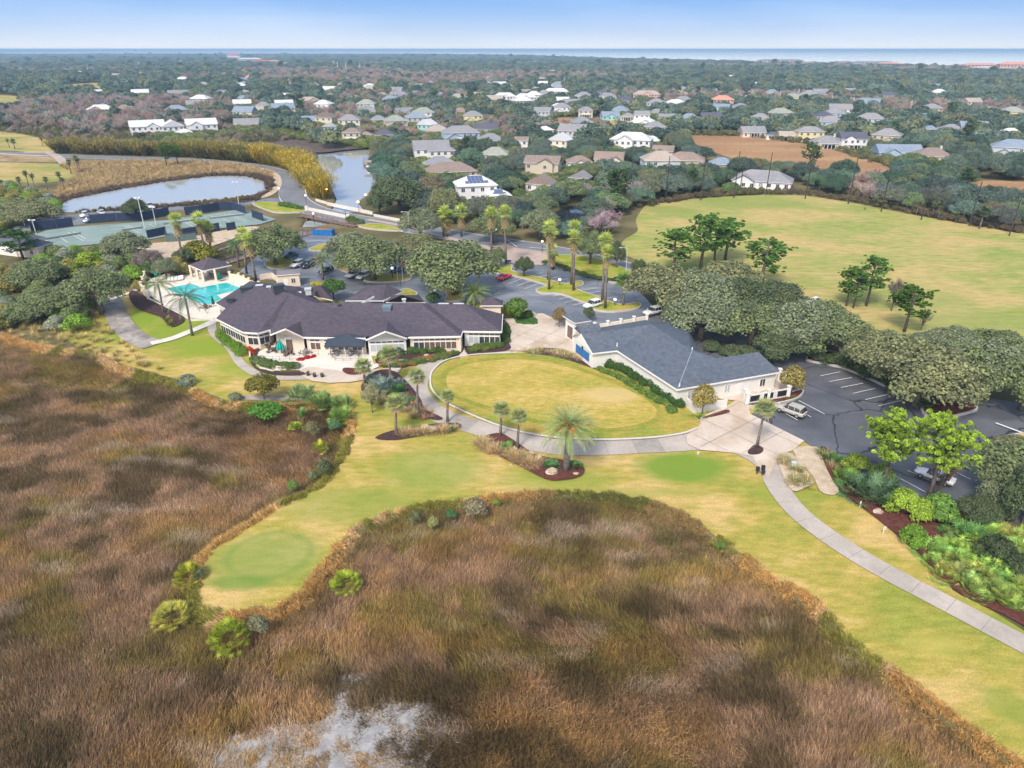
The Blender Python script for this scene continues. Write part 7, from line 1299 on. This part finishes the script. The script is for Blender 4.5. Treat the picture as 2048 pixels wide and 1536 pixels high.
ONES = 'first second third fourth fifth sixth seventh eighth ninth tenth eleventh twelfth thirteenth fourteenth fifteenth sixteenth seventeenth eighteenth nineteenth'.split()
def ordw(k): return ONES[k] if k < 19 else (['twentieth','thirtieth','fortieth','fiftieth'][(k+1)//10-2] if (k+1) % 10 == 0 else ['twenty','thirty','forty','fifty'][(k+1)//10-2]+'-'+ONES[(k+1) % 10-1])
def clumps(name, kind, line, n_, w, h, tints, label, cat, group, jit=1.0, z=0):
    pts = smooth([P(*q) for q in line], 6, False); L_ = [0]
    for a, b in zip(pts[:-1], pts[1:]): L_.append(L_[-1]+(b-a).length)
    for k in range(n_):
        s_ = L_[-1]*(k+.5)/n_; i = max(0, np.searchsorted(L_, s_)-1); q = pts[i].lerp(pts[min(i+1, len(pts)-1)], (s_-L_[i])/max(1e-6, L_[min(i+1, len(L_)-1)]-L_[i]))+Vector((random.uniform(-jit, jit), random.uniform(-jit, jit), 0)); q.z = z
        plant(kind, name, q, w*random.uniform(.8, 1.2), h*random.uniform(.8, 1.2), tints[k % len(tints)], label+(f", {ordw(k)} from its start" if n_ > 1 else ''), cat, group)
TAN = [(.60,.46,.27),(.52,.38,.22),(.48,.40,.2)]
clumps('ornamental_grass','grass_clump',[(962,885),(975,900),(1000,905),(1025,915),(1050,925),(1075,930)],34,2.3,1.3,TAN,'tan ornamental grass clump in the date palm bed','grass clump','tan grasses of the date palm bed',.6)
clumps('ornamental_grass','grass_clump',[(800,870),(840,868),(880,864),(912,862)],22,2.1,1.2,TAN,'tan ornamental grass clump in the boulder bed','grass clump','tan grasses of the boulder bed',.5)
clumps('ornamental_grass','grass_clump',[(1064,706),(1090,706),(1115,710),(1140,716),(1165,724)],22,2.2,1.2,[(.5,.42,.24),(.36,.36,.16),(.62,.5,.32)],'pale grass clump between the pro shop wall and the green','grass clump','pale grasses by the pro shop',1.2)
clumps('ornamental_grass','grass_clump',[(790,792),(812,800),(830,812),(850,832),(870,838)],16,1.6,.9,[(.5,.33,.18),(.42,.3,.18)],'rusty grass clump beside the cart path','grass clump','rusty grasses by the cart path',.8)
clumps('ornamental_grass','grass_clump',[(735,772),(745,792),(770,806),(800,822),(835,834)],24,1.9,1.0,[(.5,.36,.2),(.34,.33,.14)],'dry grass clump at the lower rim of the fork bed','grass clump','dry grasses of the fork bed',.8)
clumps('bed_shrub','shrub',[(750,760),(775,790),(800,800),(815,818)],10,2.2,1.3,[(.16,.26,.10),(.26,.3,.2)],'mixed green shrub inside the fork bed','shrub','shrubs of the fork bed',1.0)
clumps('ornamental_grass','grass_clump',[(1565,918),(1580,935),(1598,950),(1590,968),(1610,960)],14,1.9,1.2,[(.26,.28,.10),(.5,.42,.22)],'green-tan grass clump among white rocks','grass clump','grasses among white rocks',1.0)
clumps('ornamental_grass','grass_clump',[(1640,905),(1652,918),(1662,935)],6,2.0,1.2,[(.2,.28,.08),(.4,.3,.18)],'grass clump at the corner of the dark lot','grass clump','grasses at the dark lot corner',.8)
clumps('hedge_shrub','shrub',[(440,668),(455,690),(475,702),(492,712)],9,3.0,1.6,[(.14,.27,.03),(.17,.30,.035)],'bright green hedge bush under the left windows','hedge','hedge under the left clubhouse windows',.3)
clumps('hedge_shrub','shrub',[(508,724),(530,732),(560,736),(595,738)],16,2.4,1.4,[(.10,.19,.04),(.15,.2,.09)],'green shrub below the terrace railing','shrub','shrubs below the terrace railing',.4)
clumps('red_flowers','shrub',[(500,698),(506,712)],4,1.3,.9,[(.55,.04,.02)],'red flowering plant at the left terrace corner','flowers','red flowers at the terrace corner',.3)
clumps('red_flowers','shrub',[(594,724),(610,720),(622,717),(632,713)],9,1.1,.7,[(.50,.03,.025)],'red flowering plant beside the terrace steps','flowers','red flowers beside the terrace steps',.2)
clumps('bed_shrub','shrub',[(760,716),(800,708),(840,704),(880,702),(915,698)],34,2.6,1.5,[(.08,.17,.04),(.13,.2,.05),(.07,.13,.035)],'green shrub below the middle clubhouse windows','shrub','shrubs below the middle windows',.8)
clumps('bed_shrub','shrub',[(765,728),(800,732),(850,722),(905,712)],40,2.5,.9,[(.12,.2,.05),(.10,.18,.06),(.35,.2,.08)],'low ground shrub along the cart path edge','shrub','low shrubs along the cart path',.7)
clumps('bed_shrub','shrub',[(940,704),(965,700),(1000,694)],16,2.3,1.4,[(.10,.2,.04),(.16,.2,.05)],'green shrub below the right clubhouse windows','shrub','shrubs below the right windows',.5)
clumps('bed_shrub','shrub',[(1010,690),(1012,672),(1008,655)],8,1.8,1.3,[(.10,.2,.04)],'green shrub along the right end wall','shrub','shrubs along the right end wall',.5)
clumps('long_hedge','shrub',[(1200,730),(1240,742),(1280,765),(1320,790),(1362,820)],26,2.2,1.7,[(.05,.12,.03),(.065,.14,.03)],'dark hedge bush along the pro shop wall','hedge','dark hedge along the pro shop',.2)
clumps('bed_shrub','shrub',[(1195,742),(1230,755),(1270,778),(1310,802),(1350,828)],22,1.9,1.2,[(.14,.24,.05),(.20,.32,.06),(.12,.2,.06)],'light green shrub between dark hedge and green','shrub','light shrubs in front of the dark hedge',.3)
clumps('liriope','grass_clump',[(1366,836),(1385,838),(1403,834)],9,1.5,.6,[(.12,.30,.04)],'bright green grassy tuft at the pro shop corner','grass clump','bright tufts at the pro shop corner',.6)
clumps('liriope','grass_clump',[(1565,800),(1580,800),(1590,796)],8,1.5,.7,[(.10,.26,.04)],'bright green grassy tuft behind the silver car','grass clump','bright tufts behind the silver car',.5)
clumps('lot_hedge','shrub',[(1088,527),(1120,535),(1160,550),(1200,560),(1240,566)],28,2.4,1.2,[(.10,.13,.06),(.09,.15,.05)],'dull green hedge bush above the upper parking bays','hedge','hedge above the upper parking bays',.3)
clumps('hedge_shrub','shrub',[(562,413),(575,416),(590,418),(604,421)],8,3.6,2.0,[(.11,.22,.04)],'clipped hedge bush on the grass left of the bridge','hedge','hedge left of the bridge',.4)
clumps('hedge_shrub','shrub',[(697,445),(708,448),(722,450)],5,3.4,2.4,[(.10,.19,.04)],'clipped hedge bush at the right bridge end','hedge','hedge right of the bridge',.4)
clumps('box_hedge','shrub',[(1028,634),(1044,640),(1060,636)],7,2.6,2.2,[(.055,.13,.03)],'dark boxy hedge around the green utility boxes','hedge','boxy hedge by the utility boxes',.4)
clumps('ground_cover','shrub',[(1030,645),(1050,648),(1072,642)],8,2.6,.6,[(.09,.2,.05)],'low ground cover in front of the boxy hedge','shrub','ground cover by the boxy hedge',.8)
clumps('pool_shrub','shrub',[(470,552),(490,558),(505,566)],5,2.6,1.5,[(.22,.24,.06),(.26,.2,.08)],'yellowish shrub between pool wall and lot','shrub','yellowish shrubs by the pool wall',.6)
clumps('yellow_flowers','shrub',[(628,570),(640,572),(650,570)],4,2.0,1.0,[(.55,.48,.02)],'yellow flowering shrub behind the service building','flowers','yellow flowers behind the clubhouse',.5)
at('big_shrub','yellow_shrub',400,520,76,44,(.27,.28,.04),'large yellow-green shrub beneath the tennis palms','shrub'); at('big_shrub','shrub',180,545,60,44,LIME,'lime shrub left of the sand yard','shrub')
clumps('mulch_palm','palmetto',[(335,640),(344,655)],2,2.0,2.2,[(.25,.25,.07)],'small yellowing palm in the dark mulch','palm','small palms in the dark mulch',.5)
# palmetto thicket along the right path
thick = [(1850,1100),(1880,1085),(1905,1075),(1960,1040),(2048,1070),(2200,1120),(2300,1240),(2200,1345),(2060,1245),(1985,1215),(1940,1190),(1890,1160),(1850,1130)]
def fill(poly, step, jit=.45, wpoly=None):
    pl = wpoly or W_(poly); xs = [q.x for q in pl]; ys = [q.y for q in pl]; X1, Y1 = np.meshgrid(np.arange(min(xs), max(xs), step), np.arange(min(ys), max(ys), step)); X1 = X1.ravel()+RNG.uniform(-jit, jit, X1.size)*step; Y1 = Y1.ravel()+RNG.uniform(-jit, jit, Y1.size)*step; k = inside(pl, X1, Y1); return X1[k], Y1[k]
for x, y in zip(*fill(thick, 1.5)):
    if -400 < proj(x, y, 0)[0] < 2160: plant('palmetto','saw_palmetto',Vector((x,y,0)),RNG.uniform(2.6,3.6),RNG.uniform(1.9,2.8),tuple(c*RNG.uniform(.8,1.2) for c in (.34,.47,.12)),'saw palmetto packed in the thicket beside the right path','palmetto','palmetto thicket beside the right path')
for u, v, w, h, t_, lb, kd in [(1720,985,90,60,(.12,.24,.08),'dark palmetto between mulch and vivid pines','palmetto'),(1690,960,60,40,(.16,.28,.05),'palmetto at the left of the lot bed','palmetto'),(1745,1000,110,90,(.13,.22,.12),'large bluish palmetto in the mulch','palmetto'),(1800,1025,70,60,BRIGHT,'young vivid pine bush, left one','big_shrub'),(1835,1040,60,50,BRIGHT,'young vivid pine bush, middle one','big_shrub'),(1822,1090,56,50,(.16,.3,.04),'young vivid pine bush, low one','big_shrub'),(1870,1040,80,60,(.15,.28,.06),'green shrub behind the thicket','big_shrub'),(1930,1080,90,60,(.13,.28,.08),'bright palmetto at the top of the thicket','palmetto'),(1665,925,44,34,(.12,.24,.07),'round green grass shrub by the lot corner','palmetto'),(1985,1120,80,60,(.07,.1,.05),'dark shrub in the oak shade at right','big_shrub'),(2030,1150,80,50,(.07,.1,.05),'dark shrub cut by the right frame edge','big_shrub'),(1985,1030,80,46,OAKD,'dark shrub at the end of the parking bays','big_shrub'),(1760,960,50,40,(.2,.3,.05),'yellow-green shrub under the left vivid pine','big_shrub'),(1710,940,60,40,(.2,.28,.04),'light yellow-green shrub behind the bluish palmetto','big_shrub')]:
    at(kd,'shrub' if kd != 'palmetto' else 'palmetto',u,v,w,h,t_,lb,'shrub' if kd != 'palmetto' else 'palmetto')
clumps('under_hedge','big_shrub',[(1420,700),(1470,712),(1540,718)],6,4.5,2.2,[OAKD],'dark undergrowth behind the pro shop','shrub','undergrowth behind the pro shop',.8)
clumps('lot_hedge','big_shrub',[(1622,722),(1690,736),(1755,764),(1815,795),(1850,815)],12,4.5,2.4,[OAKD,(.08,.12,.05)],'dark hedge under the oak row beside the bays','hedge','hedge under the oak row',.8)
# ------------------------------------------------------------------ bamboo along the road
def bam(line, n_, w, h, tints, lb, grp): clumps('bamboo_clump','bamboo',line,n_,w,h,tints,lb,'bamboo',grp,1.5)
GOLD = [(.42,.33,.07),(.30,.28,.08),(.46,.38,.12),(.20,.22,.07)]
bam([(112,306),(160,307),(220,309),(300,311),(380,314),(460,320),(520,326)],44,9,8.5,GOLD,'tall golden-olive bamboo in the long row behind the road','bamboo row behind the road')
bam([(520,326),(560,333),(590,343),(612,352),(620,365),(625,380),(640,392),(652,400)],20,9.5,9.5,[(.62,.46,.05),(.56,.44,.06),(.42,.36,.07)],'bright golden bamboo on the outer bend of the road','golden bamboo on the bend')
bam([(420,312),(470,314),(540,318),(600,330)],16,10,8,[(.44,.36,.12),(.34,.3,.12)],'pale bamboo in the second row toward the creek','bamboo second row')
# ------------------------------------------------------------------ woods
CLEAR = [wP, wC, wC2, RD] 
clear_uv = [[(1275,420),(1400,392),(1500,385),(1620,387),(1800,420),(2048,462),(2400,525),(2700,760),(1900,700),(1640,650),(1560,610),(1450,570),(1340,545),(1262,515),(1240,500),(1262,470)],
 [(-300,320),(160,322),(560,340),(560,400),(100,430),(100,366),(-300,374)],[(-300,255),(0,262),(112,285),(125,318),(-300,310)],[(110,178),(130,168),(210,164),(210,184),(150,189)],[(-100,166),(22,168),(0,178),(-100,178)],[(-60,188),(38,190),(48,207),(38,224),(-60,230)],
 [(1350,274),(1400,266),(1500,268),(1640,286),(1800,330),(1790,376),(1700,364),(1560,350),(1440,336),(1385,314)],[(1085,240),(1130,233),(1260,236),(1340,248),(1210,262),(1110,254)],[(1905,374),(1960,360),(2300,372),(2300,425),(1980,404)],[(760,365),(790,352),(800,345),(830,350),(825,362),(780,372)],[(215,268),(300,262),(320,284),(220,288)]]
clearW = [W_(q) for q in clear_uv]+[wP, wC, wC2, wM]
FA = np.array([(f[0], f[1], f[2]) for f in FOOT])
def free(x, y, mrg=1.0):
    k = np.ones(x.shape, bool)
    for q in clearW: k &= ~inside(q, x, y)
    k &= edist(RD, x, y, False) > 9
    for ii, (fx, fy, fr) in enumerate(FA):
        # keep the house itself and a short strip in front of it free
        L_ = math.hypot(fx, fy); dx, dy = -fx/L_, -fy/L_; rx, ry = x-fx, y-fy; al = rx*dx+ry*dy; ac = np.abs(rx*dy-ry*dx)
        k &= ~((ac < fr*.85) & (al > -fr*.85) & (al < fr*.6+L_*(.085 if ii < NHAND else .055)*mrg))
    return k
def wood(ymin, ymax, step, seed, upoly=None):
    global RNG
    x0 = -ymax*.85; X1, Y1 = np.meshgrid(np.arange(x0, -x0, step), np.arange(ymin, ymax, step)); X1 = X1.ravel()+RNG.uniform(-.5, .5, X1.size)*step; Y1 = Y1.ravel()+RNG.uniform(-.5, .5, Y1.size)*step
    d = Y1*CP+CAM_H*SP; u = 1024+FPX*X1/d; v = 768-FPX*(Y1*SP-CAM_H*CP)/d; k = (u > -120) & (u < 2170) & (v > coast(u)+1.2); X1, Y1, u, v = X1[k], Y1[k], u[k], v[k]
    k = free(X1, Y1); return X1[k], Y1[k], u[k], v[k]
bands = [wood(165, 420, 7.5, 1), wood(420, 900, 9.0, 2), wood(900, 2200, 13, 3), wood(2200, 7000, 30, 4)]
front_line = [(-300,262),(0,262),(112,268),(300,286),(560,278),(620,290),(634,318),(634,345),(640,372),(664,400),(700,418),(745,420),(800,448),(880,455),(1040,482),(1240,482),(1258,478)]
def allowed(u, v):
    lim = np.interp(u, [-300,0,112,250,300,450,560,600,628,640,745,752,770,800,900,1040,1150,1240,1275,1300,1400,1500,1620,1800,2048,2400], [262,262,262,290,268,270,262,270,288,300,300,335,385,430,446,468,482,482,415,405,394,386,386,420,462,530])
    return v < lim
TREES = {'oak': [], 'bare': [], 'pine': []}
for bi, (X1, Y1, u, v) in enumerate(bands):
    ok = allowed(u, v); X1, Y1, u, v = X1[ok], Y1[ok], u[ok], v[ok]
    n1 = F1(X1, Y1, .006 if bi < 2 else .0022, 3); n2 = F2(X1, Y1, .01, 2)
    for x, y, uu, vv, a_, b2 in zip(X1, Y1, u, v, n1, n2):
        bare = (a_ > .66) or (120 < vv < 290 and uu < 520 and vv > 205 and a_ > .42) or (680 < uu < 940 and 172 < vv < 212 and a_ > .36) or (1150 < uu < 1480 and 350 < vv < 410 and a_ > .5) or (1690 < uu < 1760 and 360 < vv < 420) or (520 < uu < 700 and 150 < vv < 175 and a_ > .45)
        kd = 'bare' if bare and RNG.random() < .8 else ('pine' if RNG.random() < .008 else 'oak')
        TREES[kd].append((math.hypot(x, y), x, y, bi, uu, vv, RNG.random()))
print({k: len(q) for k, q in TREES.items()})
TONE = {'oak': [('grey-green', (.165,.23,.19)), ('dark green', (.085,.135,.11)), ('olive', (.205,.235,.145)), ('dull green', (.125,.18,.14))], 'bare': [('pinkish grey', (.46,.34,.31)), ('pale grey', (.42,.38,.35)), ('brownish', (.36,.28,.23))], 'pine': [('mid green', (.13,.22,.08)), ('dark', (.08,.15,.06))]}  # oak tones lean blue: part of the distance haze is put into the colour
def nearest(x, y):
    b_ = min(HOUSES, key=lambda h: (h[0].x-x)**2+(h[0].y-y)**2); dx, dy = x-b_[0].x, y-b_[0].y
    rel = ('right of' if dx > 0 else 'left of') if abs(dx) > abs(dy) else ('behind' if dy > 0 else 'in front of'); return rel, b_[1]
def short(s_, n_):
    w = s_.split(); 
    return ' '.join(w[:n_])
cnt = {}
LIM = {'oak': 300-len(OKS), 'bare': 160, 'pine': 60}
for kd, lst in TREES.items():
    lst.sort(); near, rest = lst[:LIM[kd]], lst[LIM[kd]:]
    for (dd, x, y, bi, uu, vv, rr) in near:
        tn_, tc = TONE[kd][int(rr*len(TONE[kd]))]; rel, hs = nearest(x, y); key = (kd, tn_, rel, hs); cnt[key] = cnt.get(key, 0)+1
        h1, h2 = hs.split('|'); od = ordw(cnt[key]-1) if cnt[key] > 1 else 'nearest'; nm_ = {'oak': 'oak', 'bare': 'leafless tree', 'pine': 'pine'}[kd]
        hd = f"{od} {tn_} {nm_} {rel} {h1}".split(); lab = ' '.join(hd+[q for q in h2.split()][:16-len(hd)])
        sc = RNG.uniform(.75, 1.3); w_, h_ = {'oak': (11.5, 7.0), 'bare': (8.5, 6.0), 'pine': (8, 13)}[kd]
        plant(kd, {'oak': 'oak_tree', 'bare': 'leafless_tree', 'pine': 'pine_tree'}[kd], Vector((x, y, 0)), w_*sc, h_*sc*RNG.uniform(.85, 1.15), tuple(c*RNG.uniform(.85, 1.15) for c in tc), lab, 'tree', {'oak': 'oaks of the neighbourhood', 'bare': 'leafless trees of the neighbourhood', 'pine': 'pines of the neighbourhood'}[kd])
    if rest:
        A = np.array([(x, y, bi, rr) for (dd, x, y, bi, uu, vv, rr) in rest]); n_ = len(A); ti = (A[:, 3]*len(TONE[kd])).astype(int); tn = np.array([c for _, c in TONE[kd]])[ti]*RNG.uniform(.85, 1.15, (n_, 1))
        m_ = {'oak': [q[0][0][1] for q in PR['oak']]+[q[0][0][1] for q in PR['oak_far']], 'bare': [q[0][0][1] for q in PR['bare']], 'pine': [q[0][0][1] for q in PR['pine_far']]}[kd]
        var = RNG.integers(0, 6, n_)+np.where(A[:, 2] >= 1, 6, 0) if kd == 'oak' else RNG.integers(0, len(m_), n_)
        s0 = RNG.uniform(.8, 1.35, n_)*np.choose(A[:, 2].astype(int), [.9, 1.0, 1.35, 2.6]); zs = s0*np.where(A[:, 2] == 3, .5, 1)*RNG.uniform(.85, 1.2, n_)
        scatter({'oak': 'far_oak_wood', 'bare': 'far_leafless_wood', 'pine': 'far_pine_wood'}[kd], np.stack([A[:, 0], A[:, 1], -.3*np.ones(n_)], 1), np.stack([np.zeros(n_), np.zeros(n_), RNG.uniform(0, 6.28, n_)], 1), np.stack([s0, s0, zs], 1), var, tn, m_)
# scrub on the left and along the water
scr = [[(-200,385),(0,372),(60,385),(112,412),(128,432),(60,432),(30,445),(0,470),(-200,470)],[(-150,530),(0,545),(60,560),(120,600),(180,600),(205,640),(150,668),(90,655),(40,650),(0,665),(-150,650)],[(100,500),(200,505),(260,545),(290,585),(240,590),(190,560),(120,560),(70,540)],[(230,500),(330,530),(400,545),(290,560),(250,530)]]
k = 0
for qi, q in enumerate(scr):
    for x, y in zip(*fill(q, 4.2)):
        tn_, tc = [('dull green', (.20,.26,.11)), ('bright green', (.24,.40,.06)), ('silvery', (.32,.36,.28)), ('olive', (.32,.30,.10)), ('dark green', (.11,.17,.07))][RNG.integers(0, 5)]; sc = RNG.uniform(.6, 1.1)
        plant('big_shrub','shrub',Vector((x,y,0)),6*sc,4*sc,tc,f"{tn_} shrub in the {['scrub above the tennis lot','marsh edge scrub at the left','scrub between tennis and pool','scrub behind the pool wall'][qi]}",'shrub',f"{tn_} shrubs {['above the tennis lot','of the left marsh edge','between tennis and pool','behind the pool wall'][qi]}")
def strips():
    xs, ys = [], []
    for fx, fy, fr in FA:
        L_ = math.hypot(fx, fy)
        if L_ > 1100: continue
        dx, dy = -fx/L_, -fy/L_; n_ = int(L_*.085*fr*2/16)
        al = RNG.uniform(fr*.75, fr*.6+L_*.085, n_); ac = RNG.uniform(-fr, fr, n_); xs.append(fx+dx*al-dy*ac); ys.append(fy+dy*al+dx*ac)
    x, y = np.concatenate(xs), np.concatenate(ys); k = np.ones(x.shape, bool)
    for q in clearW: k &= ~inside(q, x, y)
    return x[k], y[k]
def tufty(name, poly, step, tints, sc, meshes, seed, wp_=None):
    x, y = fill(poly, step, wpoly=wp_); n_ = len(x); c = F2(x, y, .08, 3); tn = np.array(tints)[np.clip((c*len(tints)*1.0+RNG.uniform(-.5,.5,n_)).astype(int), 0, len(tints)-1)]*RNG.uniform(.8,1.2,(n_,1)); s0 = RNG.uniform(.7, 1.3, n_)*sc
    scatter(name, np.stack([x, y, np.zeros(n_)-.02], 1), np.stack([np.zeros(n_), np.zeros(n_), RNG.uniform(0, 6.28, n_)], 1), np.stack([s0, s0, s0], 1), RNG.integers(0, len(meshes), n_), tn, meshes)
x, y = strips(); n_ = len(x); s0 = RNG.uniform(.9, 2.2, n_); scatter('garden_shrubs', np.stack([x, y, np.zeros(n_)], 1), np.stack([np.zeros(n_), np.zeros(n_), RNG.uniform(0, 6.28, n_)], 1), np.stack([s0*1.3, s0*1.3, s0*.9], 1), RNG.integers(0, 4, n_), np.array([(.16,.24,.09),(.22,.26,.12),(.12,.17,.08),(.27,.30,.12)])[RNG.integers(0, 4, n_)], [q[0][0][1] for q in PR['shrub']])
GC = [q[0][0][1] for q in PR['grass_clump']]; SHM = [q[0][0][1] for q in PR['shrub']]
tf = W_([(118,330),(160,324),(300,321),(430,324),(510,334),(545,345),(552,372),(520,400),(480,408),(330,416),(150,428),(100,400),(120,370),(155,352)]); x, y = fill(None, 1.9, wpoly=tf); kk = ~inside(wP, x, y); x, y = x[kk], y[kk]; n_ = len(x); dp = edist(wP, x, y)
tn = np.where((dp < 7)[:, None], np.array((.17,.12,.085)), np.array((.50,.38,.20)))*RNG.uniform(.7, 1.2, (n_, 1)); s0 = RNG.uniform(.8, 1.6, n_); scatter('tussock_grass', np.stack([x, y, np.zeros(n_)], 1), np.stack([np.zeros(n_), np.zeros(n_), RNG.uniform(0, 6.28, n_)], 1), np.stack([s0*1.3, s0*1.3, s0], 1), RNG.integers(0, 3, n_), tn, GC)
tufty('rough_scrub', [(-200,228),(60,222),(120,200),(300,200),(560,215),(640,262),(560,285),(300,300),(120,300),(112,282),(0,262),(-200,258)], 5.5, [(.2,.17,.1),(.14,.16,.07),(.30,.24,.2),(.12,.15,.06)], 1.5, SHM, 1)
tufty('roadside_scrub', [(-200,545),(0,550),(60,560),(150,590),(200,640),(250,690),(330,745),(250,735),(130,700),(0,668),(-200,650)], 2.2, [(.6,.48,.22),(.45,.38,.16),(.3,.29,.1)], 1.1, GC, 2)
tufty('creek_edge_scrub', [(560,262),(640,270),(752,285),(752,300),(640,286),(560,276)], 3.0, [(.16,.22,.06),(.2,.25,.06),(.12,.16,.06)], 1.3, SHM, 3)
tufty('range_edge_scrub', [(1270,415),(1400,391),(1500,384),(1620,386),(1800,418),(2048,460),(2048,470),(1900,444),(1800,424),(1700,404),(1600,390),(1500,390),(1400,397),(1285,416)], 2.2, [(.12,.1,.07),(.16,.13,.08),(.14,.15,.06)], .9, SHM, 4)
tufty('salt_marsh_edge', [(1340,270),(1400,262),(1500,264),(1640,282),(1800,326),(1820,345),(1790,340),(1640,294),(1500,274),(1400,272)], 4, [(.14,.17,.07),(.2,.2,.09),(.12,.14,.07)], 1.4, SHM, 5)
tufty('lot_edge_scrub', [(150,425),(330,416),(480,404),(520,398),(520,392),(440,404),(300,416),(150,427)], 1.6, [(.2,.18,.07),(.16,.12,.09)], .7, SHM, 6)
bad = [o.name for o in bpy.data.objects if o.get('label') and len(o['label'].split()) > 16]; print('OVERLONG', len(bad), bad[:5])
# ================================================================== HAZE
hz = MB(); hz.box(-42000, 42000, -30, 60000, -4, 53.4)
hm = bpy.data.materials.new('haze_air'); hm.use_nodes = True; hn = hm.node_tree; hn.nodes.clear()
pv = hn.nodes.new('ShaderNodeVolumePrincipled'); pv.inputs['Color'].default_value = (.50, .75, 1, 1); pv.inputs['Density'].default_value = 1.5e-4; pv.inputs['Anisotropy'].default_value = 0.0
ho = hn.nodes.new('ShaderNodeOutputMaterial'); hn.links.new(pv.outputs[0], ho.inputs['Volume'])
stuff(hz.build('haze', hm))
